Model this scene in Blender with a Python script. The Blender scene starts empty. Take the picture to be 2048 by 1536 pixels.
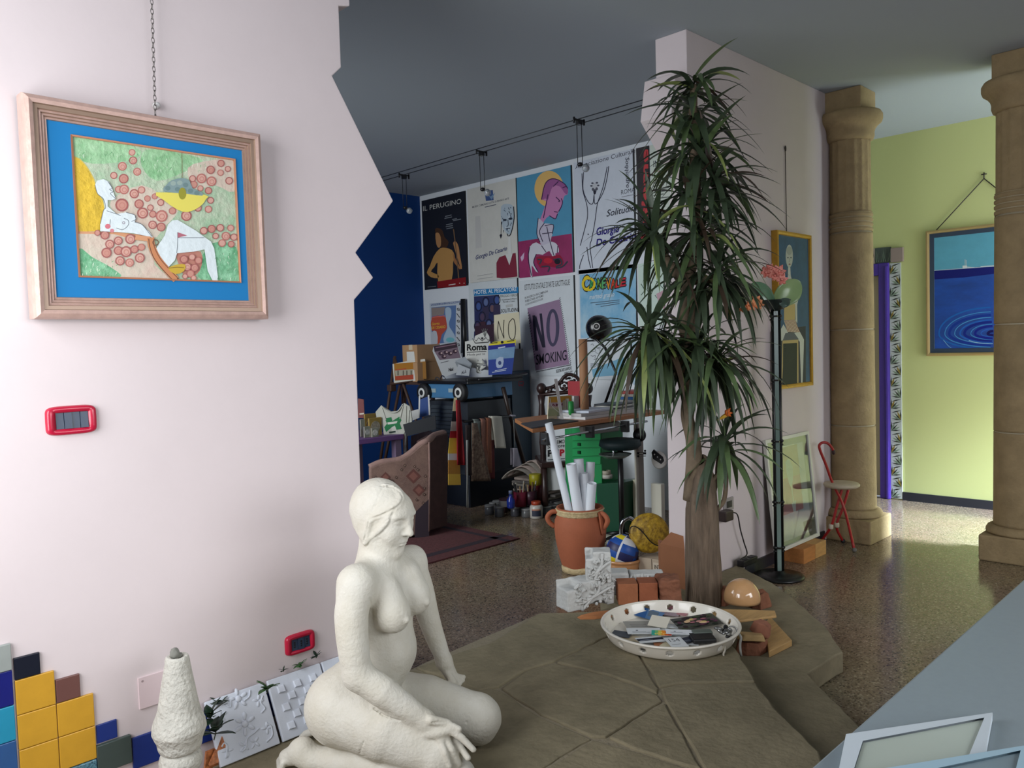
import bpy, math, random
import numpy as np
from mathutils import Vector, Matrix

RN = random.Random(11)
SC = bpy.context.scene
COL = SC.collection
PI = math.pi

# ---------------------------------------------------------------- camera (real position: eye height 1.5 m, world metres)
F_PX = 1606.0
YAW, PIT, ROL = (math.radians(a) for a in (45.04, -2.7686, -1.766))
EYE = np.array([0.0, 0.0, 1.5])
FW = np.array([math.cos(YAW) * math.cos(PIT), math.sin(YAW) * math.cos(PIT), math.sin(PIT)])
_r = np.array([math.sin(YAW), -math.cos(YAW), 0.0])
_u = np.cross(_r, FW)
CR = math.cos(ROL) * _r + math.sin(ROL) * _u
CU = -math.sin(ROL) * _r + math.cos(ROL) * _u


def sight(x, y):
    return FW + CR * (x - 1024) / F_PX - CU * (y - 768) / F_PX


def onX(x, y, a):
    d = sight(x, y)
    return EYE + d * (a - EYE[0]) / d[0]


def onY(x, y, a):
    d = sight(x, y)
    return EYE + d * (a - EYE[1]) / d[1]


def onZ(x, y, a):
    d = sight(x, y)
    return EYE + d * (a - EYE[2]) / d[2]


def onP(x, y, p, n):
    d = sight(x, y)
    n = np.array(n, float)
    return EYE + d * (np.dot(np.array(p, float) - EYE, n) / np.dot(d, n))


# ---------------------------------------------------------------- materials
def lin(c):
    out = []
    for v in c[:3]:
        v = v / 255.0
        out.append(v / 12.92 if v <= 0.04045 else ((v + 0.055) / 1.055) ** 2.4)
    return out


_M = {}


def mat(name, col, rough=0.6, metal=0.0, var=None, bump=None, spec=0.5, trans=0.0, coat=0.0, emis=0.0, alpha=1.0, col2=None, aniso=None):
    """Principled material; var=(scale, amount) mottles the colour, bump=(scale, strength) roughens the surface."""
    if name in _M:
        return _M[name]
    m = bpy.data.materials.new(name)
    m.use_nodes = True
    nt = m.node_tree
    b = nt.nodes['Principled BSDF']
    c = lin(col)
    b.inputs['Base Color'].default_value = (*c, 1)
    b.inputs['Roughness'].default_value = rough
    b.inputs['Metallic'].default_value = metal
    b.inputs['Specular IOR Level'].default_value = spec
    if trans:
        b.inputs['Transmission Weight'].default_value = trans
    if coat:
        b.inputs['Coat Weight'].default_value = coat
        b.inputs['Coat Roughness'].default_value = 0.08
    if emis:
        b.inputs['Emission Color'].default_value = (*c, 1)
        b.inputs['Emission Strength'].default_value = emis
    if alpha < 1:
        b.inputs['Alpha'].default_value = alpha
    if var or bump:
        tc = nt.nodes.new('ShaderNodeTexCoord')
        mp = nt.nodes.new('ShaderNodeMapping')
        nt.links.new(tc.outputs['Object'], mp.inputs['Vector'])
        if aniso:
            mp.inputs['Scale'].default_value = aniso
    if var:
        n = nt.nodes.new('ShaderNodeTexNoise')
        n.inputs['Scale'].default_value = var[0]
        n.inputs['Detail'].default_value = 6
        n.inputs['Roughness'].default_value = 0.65
        nt.links.new(mp.outputs[0], n.inputs['Vector'])
        rp = nt.nodes.new('ShaderNodeValToRGB')
        a = var[1]
        d = lin(col2) if col2 else [min(1, v * (1 + a)) for v in c]
        e = c if col2 else [v * (1 - a) for v in c]
        rp.color_ramp.elements[0].position = 0.32
        rp.color_ramp.elements[1].position = 0.68
        rp.color_ramp.elements[0].color = (*e, 1)
        rp.color_ramp.elements[1].color = (*d, 1)
        nt.links.new(n.outputs['Fac'], rp.inputs['Fac'])
        nt.links.new(rp.outputs['Color'], b.inputs['Base Color'])
    if bump:
        n2 = nt.nodes.new('ShaderNodeTexNoise')
        n2.inputs['Scale'].default_value = bump[0]
        n2.inputs['Detail'].default_value = 5
        nt.links.new(mp.outputs[0], n2.inputs['Vector'])
        bp = nt.nodes.new('ShaderNodeBump')
        bp.inputs['Strength'].default_value = bump[1]
        bp.inputs['Distance'].default_value = 0.01
        nt.links.new(n2.outputs['Fac'], bp.inputs['Height'])
        nt.links.new(bp.outputs[0], b.inputs['Normal'])
    _M[name] = m
    return m


def paint(col, rough=0.65):
    col = tuple(int(v) for v in col)
    return mat('paint_%02x%02x%02x_%d' % (*col, int(rough * 100)), col, rough, spec=0.25)


# ---------------------------------------------------------------- mesh building
def V(*a):
    return np.array(a, float)


def rotz(a):
    c, s = math.cos(a), math.sin(a)
    return np.array([[c, -s, 0], [s, c, 0], [0, 0, 1.0]])


def euler(rx=0, ry=0, rz=0):
    cx, sx, cy, sy = math.cos(rx), math.sin(rx), math.cos(ry), math.sin(ry)
    X = np.array([[1, 0, 0], [0, cx, -sx], [0, sx, cx]])
    Y = np.array([[cy, 0, sy], [0, 1, 0], [-sy, 0, cy]])
    return rotz(rz) @ Y @ X


def unit(v):
    v = np.array(v, float)
    return v / (np.linalg.norm(v) + 1e-12)


class MB:
    def __init__(self, m=None):
        self.v, self.f, self.mi, self.sm, self.mats = [], [], [], [], []
        self.n = 0
        self.cur = 0
        if m:
            self.use(m)

    def use(self, m):
        if m not in self.mats:
            self.mats.append(m)
        self.cur = self.mats.index(m)
        return self

    def add(self, verts, faces, smooth=False):
        o = self.n
        self.v.append(np.array(verts, float).reshape(-1, 3))
        self.n += len(verts)
        for f in faces:
            self.f.append(tuple(i + o for i in f))
            self.mi.append(self.cur)
            self.sm.append(smooth)
        return self

    def box(self, c, s, rot=None, taper=1.0):
        h = np.array(s, float) / 2
        p = np.array([[x, y, z] for z in (-1, 1) for y in (-1, 1) for x in (-1, 1)], float)
        p[4:, :2] *= taper
        p = p * h
        if rot is not None:
            p = p @ np.array(rot).T
        return self.add(p + np.array(c, float), [(0, 2, 3, 1), (4, 5, 7, 6), (0, 1, 5, 4), (2, 6, 7, 3), (0, 4, 6, 2), (1, 3, 7, 5)])

    def bb(self, a, b):
        a, b = np.array(a, float), np.array(b, float)
        return self.box((a + b) / 2, np.abs(b - a))

    def prism(self, pts, ext, smooth=False):
        p = np.array(pts, float)
        n = len(p)
        q = p + np.array(ext, float)
        fs = [tuple(range(n))[::-1], tuple(range(n, 2 * n))] + [(i, (i + 1) % n, n + (i + 1) % n, n + i) for i in range(n)]
        return self.add(np.vstack([p, q]), fs, smooth)

    def quad(self, a, b, c, d):
        return self.add([a, b, c, d], [(0, 1, 2, 3)])

    def tube(self, pts, r, n=8, caps=True, closed=False, flat=1.0, up=None):
        p = np.array(pts, float)
        m = len(p)
        rr = np.full(m, r, float) if np.isscalar(r) else np.array(r, float)
        t = np.zeros_like(p)
        if closed:
            t = np.roll(p, -1, 0) - np.roll(p, 1, 0)
        else:
            t[1:-1] = p[2:] - p[:-2]
            t[0] = p[1] - p[0]
            t[-1] = p[-1] - p[-2]
        t /= (np.linalg.norm(t, axis=1)[:, None] + 1e-12)
        a = np.array(up, float) if up is not None else (V(0, 0, 1) if abs(t[0][2]) < 0.9 else V(1, 0, 0))
        vs = []
        e1 = unit(a - t[0] * np.dot(a, t[0]))
        for i in range(m):
            e1 = unit(e1 - t[i] * np.dot(e1, t[i]))
            e2 = np.cross(t[i], e1)
            for k in range(n):
                w = 2 * PI * k / n
                vs.append(p[i] + rr[i] * (math.cos(w) * e1 * flat + math.sin(w) * e2))
        fs = []
        for i in range(m if closed else m - 1):
            j = (i + 1) % m
            for k in range(n):
                k2 = (k + 1) % n
                fs.append((i * n + k, i * n + k2, j * n + k2, j * n + k))
        self.add(vs, fs, True)
        if caps and not closed:
            o = self.n - m * n
            self.f += [tuple(o + k for k in range(n))[::-1], tuple(o + (m - 1) * n + k for k in range(n))]
            self.mi += [self.cur] * 2
            self.sm += [False] * 2
        return self

    def lathe(self, prof, c=(0, 0, 0), n=32, rot=None, caps=True, flute=None, smooth=True):
        """prof = [(radius, height)...] turned about z; flute(angle, r, z) may modulate the radius."""
        vs = []
        for (r, z) in prof:
            for k in range(n):
                w = 2 * PI * k / n
                q = flute(w, r, z) if flute else r
                vs.append((q * math.cos(w), q * math.sin(w), z))
        vs = np.array(vs)
        if rot is not None:
            vs = vs @ np.array(rot).T
        m = len(prof)
        fs = [(i * n + k, i * n + (k + 1) % n, (i + 1) * n + (k + 1) % n, (i + 1) * n + k) for i in range(m - 1) for k in range(n)]
        self.add(vs + np.array(c, float), fs, smooth)
        if caps:
            o = self.n - m * n
            self.f += [tuple(o + k for k in range(n))[::-1], tuple(o + (m - 1) * n + k for k in range(n))]
            self.mi += [self.cur] * 2
            self.sm += [False] * 2
        return self

    def ell(self, c, r, rot=None, nu=16, nv=10):
        if np.isscalar(r):
            r = (r, r, r)
        vs, fs = [], []
        for i in range(nv + 1):
            th = PI * i / nv
            for k in range(nu):
                w = 2 * PI * k / nu
                vs.append((math.sin(th) * math.cos(w), math.sin(th) * math.sin(w), -math.cos(th)))
        vs = np.array(vs) * np.array(r)
        if rot is not None:
            vs = vs @ np.array(rot).T
        for i in range(nv):
            for k in range(nu):
                fs.append((i * nu + k, i * nu + (k + 1) % nu, (i + 1) * nu + (k + 1) % nu, (i + 1) * nu + k))
        return self.add(vs + np.array(c, float), fs, True)

    def grid(self, fn, nu, nv, smooth=True):
        vs = [fn(i / nu, j / nv) for j in range(nv + 1) for i in range(nu + 1)]
        fs = [(j * (nu + 1) + i, j * (nu + 1) + i + 1, (j + 1) * (nu + 1) + i + 1, (j + 1) * (nu + 1) + i) for j in range(nv) for i in range(nu)]
        return self.add(vs, fs, smooth)

    def verts(self):
        return np.vstack(self.v)


def build(name, mb, parent=None, bevel=0.0, solid=0.0, subsurf=0, world=True, loc=None, weld=False):
    vs = mb.verts().copy()
    o_loc = np.zeros(3)
    if parent is not None:
        if world:
            p = parent
            while p.parent:
                p = p.parent
            inv = np.array((Matrix.Translation(p.location) @ p.rotation_euler.to_matrix().to_4x4()).inverted())
            vs = vs @ inv[:3, :3].T + inv[:3, 3]
    elif world:
        lo, hi = vs.min(0), vs.max(0)
        o_loc = np.array([(lo[0] + hi[0]) / 2, (lo[1] + hi[1]) / 2, lo[2]]) if loc is None else np.array(loc, float)
        vs = vs - o_loc
    me = bpy.data.meshes.new(name)
    me.from_pydata(vs.tolist(), [], mb.f)
    for m in mb.mats:
        me.materials.append(m)
    if len(mb.mats) > 1:
        me.polygons.foreach_set('material_index', mb.mi)
    me.polygons.foreach_set('use_smooth', mb.sm)
    me.update()
    o = bpy.data.objects.new(name, me)
    o.location = o_loc
    COL.objects.link(o)
    if parent is not None:
        o.parent = parent
    if weld:
        md = o.modifiers.new('weld', 'WELD')
        md.merge_threshold = 0.0004
    if solid:
        md = o.modifiers.new('thickness', 'SOLIDIFY')
        md.thickness = solid
    if bevel:
        md = o.modifiers.new('soft_edges', 'BEVEL')
        md.width = bevel
        md.segments = 2
        md.limit_method = 'ANGLE'
        md.angle_limit = math.radians(40)
    if subsurf:
        md = o.modifiers.new('smooth', 'SUBSURF')
        md.levels = md.render_levels = subsurf
    return o


def tag(o, label, cat, group=None, kind=None):
    o['label'] = label
    o['category'] = cat
    if group:
        o['group'] = group
    if kind:
        o['kind'] = kind
    return o


def thing(name, label, cat, loc=(0, 0, 0), rz=0.0, group=None):
    o = bpy.data.objects.new(name, None)
    o.empty_display_size = 0.05
    o.location = tuple(float(v) for v in loc)
    o.rotation_euler = (0, 0, rz)
    COL.objects.link(o)
    return tag(o, label, cat, group)


def single(name, mb, label, cat, group=None, **kw):
    return tag(build(name, mb, None, **kw), label, cat, group)


def struct(name, mb, label=None, cat=None, **kw):
    o = build(name, mb, None, **kw)
    o['kind'] = 'structure'
    if label:
        o['label'] = label
        o['category'] = cat
    return o


def dup(root, loc, rz=None, label=None, group=None):
    r = root.copy()
    COL.objects.link(r)
    r.location = tuple(float(v) for v in loc)
    if rz is not None:
        r.rotation_euler = (0, 0, rz)
    if label:
        r['label'] = label
    if group:
        r['group'] = group
    for ch in list(root.children):
        c = ch.copy()
        COL.objects.link(c)
        c.parent = r
        for g in list(ch.children):
            d = g.copy()
            COL.objects.link(d)
            d.parent = c
    return r


def spline(pts, n=8):
    """Catmull-Rom through the points."""
    p = [np.array(q, float) for q in pts]
    p = [2 * p[0] - p[1]] + p + [2 * p[-1] - p[-2]]
    out = []
    for i in range(1, len(p) - 2):
        a, b, c, d = p[i - 1:i + 3]
        for k in range(n):
            t = k / n
            out.append(0.5 * (2 * b + (c - a) * t + (2 * a - 5 * b + 4 * c - d) * t * t + (3 * b - a - 3 * c + d) * t ** 3))
    out.append(p[-2])
    return out


# ---------------------------------------------------------------- flat artwork: shapes drawn on a real plane
_TXT = {}


def text_shape(s, bold=0.0, shear=0.0):
    key = (s, bold, shear)
    if key in _TXT:
        return _TXT[key]
    cu = bpy.data.curves.new('lettering', 'FONT')
    cu.body = s
    cu.offset = bold
    cu.shear = shear
    cu.resolution_u = 3
    ob = bpy.data.objects.new('lettering', cu)
    COL.objects.link(ob)
    dg = bpy.context.evaluated_depsgraph_get()
    ev = ob.evaluated_get(dg)
    me = ev.to_mesh()
    vs = np.array([v.co[:] for v in me.vertices]).reshape(-1, 3)
    fs = [tuple(p.vertices) for p in me.polygons]
    ev.to_mesh_clear()
    bpy.data.objects.remove(ob)
    bpy.data.curves.remove(cu)
    _TXT[key] = (vs, fs)
    return vs, fs


class Art(MB):
    """Flat shapes given in photo-plane coordinates and laid on a plane of the room; each layer lies 0.25 mm above the last."""

    def __init__(self, mp, normal, ox=0.0, oy=0.0, s=1.0, step=0.00025):
        super().__init__()
        self.mp, self.nrm, self.lay, self.step = mp, unit(normal), 0, step
        self.ox, self.oy, self.s = ox, oy, s

    def view(self, ox, oy, s):
        self.ox, self.oy, self.s = ox, oy, s
        return self

    def P(self, x, y):
        return self.mp(self.ox + x / self.s, self.oy + y / self.s) + self.nrm * self.lay * self.step

    def put(self, pts, faces, col, rough=0.65):
        self.lay += 1
        self.use(col if not isinstance(col, tuple) else paint(col, rough))
        self.add([self.P(x, y) for x, y in pts], faces)
        return self

    def poly(self, pts, col, sm=0):
        if sm:
            p = [np.array(q, float) for q in pts]
            n = len(p)
            o = []
            for i in range(n):
                a, b, c, d = p[i - 1], p[i], p[(i + 1) % n], p[(i + 2) % n]
                for k in range(sm):
                    t = k / sm
                    o.append(0.5 * (2 * b + (c - a) * t + (2 * a - 5 * b + 4 * c - d) * t * t + (3 * b - a - 3 * c + d) * t ** 3))
            pts = o
        return self.put(pts, [tuple(range(len(pts)))], col)

    def rect(self, x0, y0, x1, y1, col):
        return self.poly([(x0, y0), (x1, y0), (x1, y1), (x0, y1)], col)

    def ell(self, cx, cy, rx, ry, col, rot=0.0, n=20):
        c, s = math.cos(rot), math.sin(rot)
        pts = []
        for k in range(n):
            a, b = rx * math.cos(2 * PI * k / n), ry * math.sin(2 * PI * k / n)
            pts.append((cx + a * c - b * s, cy + a * s + b * c))
        return self.put(pts, [tuple(range(n))], col)

    def ring(self, cx, cy, r, w, col, n=16, ry=None):
        ry = ry or r
        pts = [(cx + r * math.cos(2 * PI * k / n), cy + ry * math.sin(2 * PI * k / n)) for k in range(n)]
        pts += [(cx + (r - w) * math.cos(2 * PI * k / n), cy + (ry - w) * math.sin(2 * PI * k / n)) for k in range(n)]
        return self.put(pts, [(k, (k + 1) % n, n + (k + 1) % n, n + k) for k in range(n)], col)

    def stroke(self, pts, w, col, sm=4, w1=None):
        p = np.array(spline([(a, b) for a, b in pts], sm) if sm and len(pts) > 2 else pts, float)
        t = np.gradient(p, axis=0)
        t /= (np.linalg.norm(t, axis=1)[:, None] + 1e-9)
        nn = np.stack([-t[:, 1], t[:, 0]], 1)
        ws = np.linspace(w, w if w1 is None else w1, len(p))[:, None] / 2
        a, b = p + nn * ws, p - nn * ws
        m = len(p)
        return self.put(np.vstack([a, b]).tolist(), [(i, i + 1, m + i + 1, m + i) for i in range(m - 1)], col)

    def text(self, s, x0, y0, x1, y1, h, col, bold=0.0, shear=0.0, up=None):
        """lettering whose baseline runs from (x0,y0) to (x1,y1) with capital height h."""
        vs, fs = text_shape(s, bold, shear)
        if len(vs) == 0:
            return self
        lo, hi = vs[:, 0].min(), vs[:, 0].max()
        d = np.array([x1 - x0, y1 - y0], float)
        if up is None:
            up = np.array([0.0, -1.0])
        up = np.array(up, float)
        pts = [np.array([x0, y0]) + d * (v[0] - lo) / (hi - lo + 1e-9) + up * h * v[1] / 0.69 for v in vs]
        return self.put(pts, fs, col)


# ---------------------------------------------------------------- sculpted solids: distance field -> surface nets
class Field:
    def __init__(self, lo, hi, h):
        self.lo, self.h = np.array(lo, float), h
        self.n = np.ceil((np.array(hi, float) - self.lo) / h).astype(int) + 1
        self.ax = [(self.lo[i] + h * np.arange(self.n[i])).astype(np.float32) for i in range(3)]
        self.d = np.full(tuple(self.n), 0.3, np.float32)

    def _sub(self, lo, hi, pad):
        s = []
        for i in range(3):
            a = int(max(0, math.floor((lo[i] - pad - self.lo[i]) / self.h)))
            b = int(min(self.n[i], math.ceil((hi[i] + pad - self.lo[i]) / self.h) + 1))
            if b <= a:
                return None, None
            s.append(slice(a, b))
        X = self.ax[0][s[0]][:, None, None]
        Y = self.ax[1][s[1]][None, :, None]
        Z = self.ax[2][s[2]][None, None, :]
        return tuple(s), (X, Y, Z)

    def _apply(self, s, nd, k, mode):
        o = self.d[s]
        if mode == 'add':
            if k > 0:
                hh = np.maximum(k - np.abs(o - nd), 0) / k
                self.d[s] = np.minimum(o, nd) - hh * hh * k * 0.25
            else:
                self.d[s] = np.minimum(o, nd)
        else:
            nd = -nd
            if k > 0:
                hh = np.maximum(k - np.abs(o - nd), 0) / k
                self.d[s] = np.maximum(o, nd) + hh * hh * k * 0.25
            else:
                self.d[s] = np.maximum(o, nd)

    def cone(self, a, b, ra, rb, k=0.02, mode='add'):
        a, b = np.array(a, float), np.array(b, float)
        r = max(ra, rb)
        s, P = self._sub(np.minimum(a, b) - r, np.maximum(a, b) + r, k * 1.5 + 4 * self.h)
        if s is None:
            return self
        ab = b - a
        L2 = float(ab @ ab) + 1e-12
        t = np.clip(((P[0] - a[0]) * ab[0] + (P[1] - a[1]) * ab[1] + (P[2] - a[2]) * ab[2]) / L2, 0, 1)
        q = np.sqrt((P[0] - a[0] - t * ab[0]) ** 2 + (P[1] - a[1] - t * ab[1]) ** 2 + (P[2] - a[2] - t * ab[2]) ** 2)
        self._apply(s, (q - (ra + (rb - ra) * t)).astype(np.float32), k, mode)
        return self

    def chain(self, pts, rs, k=0.02, mode='add', sm=0):
        """tapering limb through the points, added as one piece"""
        P4 = [np.array([*p, r]) for p, r in zip(pts, rs)]
        if sm and len(P4) > 2:
            P4 = spline(P4, sm)
        q = np.array(P4)
        r = q[:, 3].max()
        s, P = self._sub(q[:, :3].min(0) - r, q[:, :3].max(0) + r, k * 1.5 + 4 * self.h)
        if s is None:
            return self
        best = None
        for i in range(len(q) - 1):
            a, b = q[i, :3], q[i + 1, :3]
            ab = b - a
            L2 = float(ab @ ab) + 1e-12
            t = np.clip(((P[0] - a[0]) * ab[0] + (P[1] - a[1]) * ab[1] + (P[2] - a[2]) * ab[2]) / L2, 0, 1)
            d = np.sqrt((P[0] - a[0] - t * ab[0]) ** 2 + (P[1] - a[1] - t * ab[1]) ** 2 + (P[2] - a[2] - t * ab[2]) ** 2) - (q[i, 3] + (q[i + 1, 3] - q[i, 3]) * t)
            best = d if best is None else np.minimum(best, d)
        self._apply(s, best.astype(np.float32), k, mode)
        return self

    def ell(self, c, r, A=None, k=0.02, mode='add'):
        c = np.array(c, float)
        A = np.eye(3) if A is None else np.array(A, float)      # rows = local axes
        m = max(r)
        s, P = self._sub(c - m, c + m, k * 1.5 + 4 * self.h)
        if s is None:
            return self
        q = [(P[0] - c[0]) * A[i][0] + (P[1] - c[1]) * A[i][1] + (P[2] - c[2]) * A[i][2] for i in range(3)]
        k0 = np.sqrt(sum((q[i] / r[i]) ** 2 for i in range(3)))
        k1 = np.sqrt(sum((q[i] / r[i] ** 2) ** 2 for i in range(3))) + 1e-9
        self._apply(s, (k0 * (k0 - 1) / k1).astype(np.float32), k, mode)
        return self

    def box(self, c, hs, A=None, rd=0.0, k=0.0, mode='add'):
        c = np.array(c, float)
        A = np.eye(3) if A is None else np.array(A, float)
        m = float(np.linalg.norm(hs))
        s, P = self._sub(c - m, c + m, k * 1.5 + 4 * self.h)
        if s is None:
            return self
        q = [np.abs((P[0] - c[0]) * A[i][0] + (P[1] - c[1]) * A[i][1] + (P[2] - c[2]) * A[i][2]) - (hs[i] - rd) for i in range(3)]
        out = np.sqrt(sum(np.maximum(v, 0) ** 2 for v in q))
        ins = np.minimum(np.maximum(np.maximum(q[0], q[1]), q[2]), 0)
        self._apply(s, (out + ins - rd).astype(np.float32), k, mode)
        return self

    def wobble(self, amp, fr, seed=0, aniso=(1, 1, 1)):
        g = np.random.RandomState(seed)
        X, Y, Z = self.ax[0][:, None, None], self.ax[1][None, :, None], self.ax[2][None, None, :]
        tot = 0
        for o in range(4):
            w = g.normal(size=3)
            w = w / np.linalg.norm(w) * fr * (1 + 0.6 * o) * np.array(aniso)
            p = g.uniform(0, 6, 1)[0]
            w2 = g.normal(size=3)
            w2 = w2 / np.linalg.norm(w2) * fr * (1 + 0.5 * o) * np.array(aniso)
            tot = tot + np.sin(X * w[0] + Y * w[1] + Z * w[2] + p) * np.sin(X * w2[0] + Y * w2[1] + Z * w2[2] + 2 * p) / (1 + 0.5 * o)
        self.d += (amp * tot).astype(np.float32)
        return self

    def sample(self, p):
        i = np.clip(np.round((np.array(p) - self.lo) / self.h).astype(int), 0, self.n - 1)
        return float(self.d[tuple(i)])

    def hit(self, x, y, t0=1.2, t1=6.0):
        """first surface point seen along the sight line through photo point (x, y)"""
        d = sight(x, y)
        for t in np.arange(t0, t1, self.h * 0.5):
            p = EYE + d * t
            if np.all(p > self.lo) and np.all(p < self.lo + self.h * (self.n - 1)) and self.sample(p) < 0:
                return p
        return None

    def mesh(self, mb):
        d, h = self.d, self.h
        ins = d < 0
        c = [(i, j, k) for i in (0, 1) for j in (0, 1) for k in (0, 1)]
        nx, ny, nz = d.shape

        def cor(a, o):
            return a[o[0]:nx - 1 + o[0], o[1]:ny - 1 + o[1], o[2]:nz - 1 + o[2]]
        cnt = sum(cor(ins, o).astype(np.int8) for o in c)
        I, J, K = np.nonzero((cnt > 0) & (cnt < 8))
        idx = np.full((nx - 1, ny - 1, nz - 1), -1, np.int32)
        idx[I, J, K] = np.arange(len(I))
        acc = np.zeros((len(I), 3))
        num = np.zeros(len(I))
        for a in c:
            for b in c:
                if sum(b) - sum(a) == 1 and all(b[i] >= a[i] for i in range(3)):
                    va = d[I + a[0], J + a[1], K + a[2]]
                    vb = d[I + b[0], J + b[1], K + b[2]]
                    m = (va < 0) != (vb < 0)
                    t = np.where(m, va / np.where(m, va - vb, 1), 0)
                    for i in range(3):
                        acc[:, i] += np.where(m, a[i] + t * (b[i] - a[i]), 0)
                    num += m
        vs = self.lo + h * (np.stack([I, J, K], 1) + acc / num[:, None])
        fs = []
        for ax in range(3):
            o1, o2 = (ax + 1) % 3, (ax + 2) % 3
            sl0 = [slice(1, -1)] * 3
            sl1 = [slice(1, -1)] * 3
            sl0[ax] = slice(0, d.shape[ax] - 1)
            sl1[ax] = slice(1, d.shape[ax])
            a, b = ins[tuple(sl0)], ins[tuple(sl1)]
            for flip in (False, True):
                g = np.stack(np.nonzero((a & ~b) if not flip else (~a & b)), 1)
                off = np.ones(3, int)
                off[ax] = 0
                g = g + off
                q = []
                for (u, w) in ((-1, -1), (0, -1), (0, 0), (-1, 0)):
                    e = g.copy()
                    e[:, o1] += u
                    e[:, o2] += w
                    q.append(idx[e[:, 0], e[:, 1], e[:, 2]])
                q = np.stack(q, 1)
                q = q[(q >= 0).all(1)]
                fs.append(q[:, ::-1] if flip else q)
        fs = np.vstack(fs)
        o = mb.n
        mb.v.append(vs)
        mb.n += len(vs)
        mb.f += [tuple(t) for t in (fs + o).tolist()]
        mb.mi += [mb.cur] * len(fs)
        mb.sm += [True] * len(fs)
        return mb


def frame_profile(mbx, x0, x1, z0, z1, prof, ms, nrm=(0, -1, 0), ux=(1, 0, 0), org=(0, 0, 0)):
    """mitred moulding: prof = [(inset, forward)...] swept round the rectangle"""
    ux, nrm, org = np.array(ux, float), np.array(nrm, float), np.array(org, float)
    for k in range(len(prof) - 1):
        (a, da), (b, db) = prof[k], prof[k + 1]
        mbx.use(ms[min(k, len(ms) - 1)])
        ra = [(x0 + a, z0 + a), (x1 - a, z0 + a), (x1 - a, z1 - a), (x0 + a, z1 - a)]
        rb = [(x0 + b, z0 + b), (x1 - b, z0 + b), (x1 - b, z1 - b), (x0 + b, z1 - b)]
        vs = [org + ux * x + V(0, 0, z) + nrm * da for x, z in ra] + [org + ux * x + V(0, 0, z) + nrm * db for x, z in rb]
        mbx.add(vs, [(i, (i + 1) % 4, 4 + (i + 1) % 4, 4 + i) for i in range(4)])
    return mbx
# ================================================================ THE ROOM
ZC = 3.25          # ceiling height
YW = 2.53          # front face of the jagged pink wall
XP = 5.925         # white wall of posters
XY = 7.53          # yellow hall wall

pink = mat('pink_plaster', (216, 204, 204), 0.75, var=(3, 0.02), bump=(60, 0.03), spec=0.2)
white_wall = mat('white_wall_paint', (222, 226, 230), 0.7, spec=0.2)
blue_wall = mat('deep_blue_wall_paint', (14, 62, 128), 0.6, spec=0.25)
yellow_wall = mat('lime_yellow_wall_paint', (200, 206, 144), 0.75, bump=(50, 0.03), spec=0.2)
ceil_m = mat('ceiling_paint', (170, 178, 184), 0.8, spec=0.15)
dark_base = mat('dark_slate_skirting', (34, 36, 46), 0.4)


def terrazzo():
    m = bpy.data.materials.new('terrazzo')
    m.use_nodes = True
    nt = m.node_tree
    b = nt.nodes['Principled BSDF']
    L = nt.links.new
    tc = nt.nodes.new('ShaderNodeTexCoord')
    vo = nt.nodes.new('ShaderNodeTexVoronoi')
    vo.inputs['Scale'].default_value = 130
    L(tc.outputs['Object'], vo.inputs['Vector'])
    sep = nt.nodes.new('ShaderNodeSeparateColor')
    L(vo.outputs['Color'], sep.inputs[0])
    rp = nt.nodes.new('ShaderNodeValToRGB')
    e = rp.color_ramp.elements
    e[0].position, e[0].color = 0.0, (*lin((70, 60, 50)), 1)
    e[1].position, e[1].color = 1.0, (*lin((176, 160, 138)), 1)
    for p, c in ((0.12, (100, 87, 73)), (0.24, (132, 115, 96)), (0.85, (146, 127, 106))):
        q = e.new(p)
        q.color = (*lin(c), 1)
    L(sep.outputs[0], rp.inputs['Fac'])
    n = nt.nodes.new('ShaderNodeTexNoise')
    n.inputs['Scale'].default_value = 1.3
    n.inputs['Detail'].default_value = 4
    L(tc.outputs['Object'], n.inputs['Vector'])
    mx = nt.nodes.new('ShaderNodeMix')
    mx.data_type = 'RGBA'
    mx.blend_type = 'MULTIPLY'
    mx.inputs[0].default_value = 0.35
    L(rp.outputs[0], mx.inputs[6])
    L(n.outputs['Color'], mx.inputs[7])
    L(mx.outputs[2], b.inputs['Base Color'])
    b.inputs['Roughness'].default_value = 0.16
    b.inputs['Specular IOR Level'].default_value = 0.5
    return m


terr = terrazzo()
mb = MB(terr).bb((-0.55, -2.7, -0.1), (7.7, 7.5, 0))
struct('floor', mb)
mb = MB(ceil_m).bb((-0.55, -2.7, ZC), (7.7, 7.5, ZC + 0.12))
struct('ceiling', mb)

# pink wall on both sides of the jagged opening
LW = [(-0.42, 0), (1.70, 0), (1.708, 0.993), (1.712, 1.686), (1.802, 1.772), (1.727, 1.862), (1.909, 2.071), (1.656, 2.494), (1.696, 2.533),
      (1.696, 2.753), (1.744, 2.766), (1.744, ZC), (-0.42, ZC)]
mb = MB(pink).prism([(x, YW, z) for x, z in LW], (0, 0.2, 0))
struct('wall_left', mb, bevel=0.004)
RW = [(4.03, 0), (6.02, 0), (6.02, ZC), (4.0, ZC), (4.0, 3.0), (3.885, 2.985), (3.835, 2.75), (4.14, 2.46), (4.045, 2.0)]
mb = MB(pink).prism([(x, YW, z) for x, z in RW], (0, 0.21, 0))
struct('wall_right', mb, bevel=0.004)
mb = MB(dark_base).bb((4.55, YW - 0.012, 0), (5.7, YW, 0.075))
struct('baseboard_right', mb)

mb = MB(blue_wall).bb((0.3, 7.35, 0), (6.05, 7.47, ZC))
struct('wall_blue', mb)
mb = MB(white_wall).bb((XP, 2.74, 0), (6.05, 7.35, ZC))
struct('wall_posters', mb)
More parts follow.
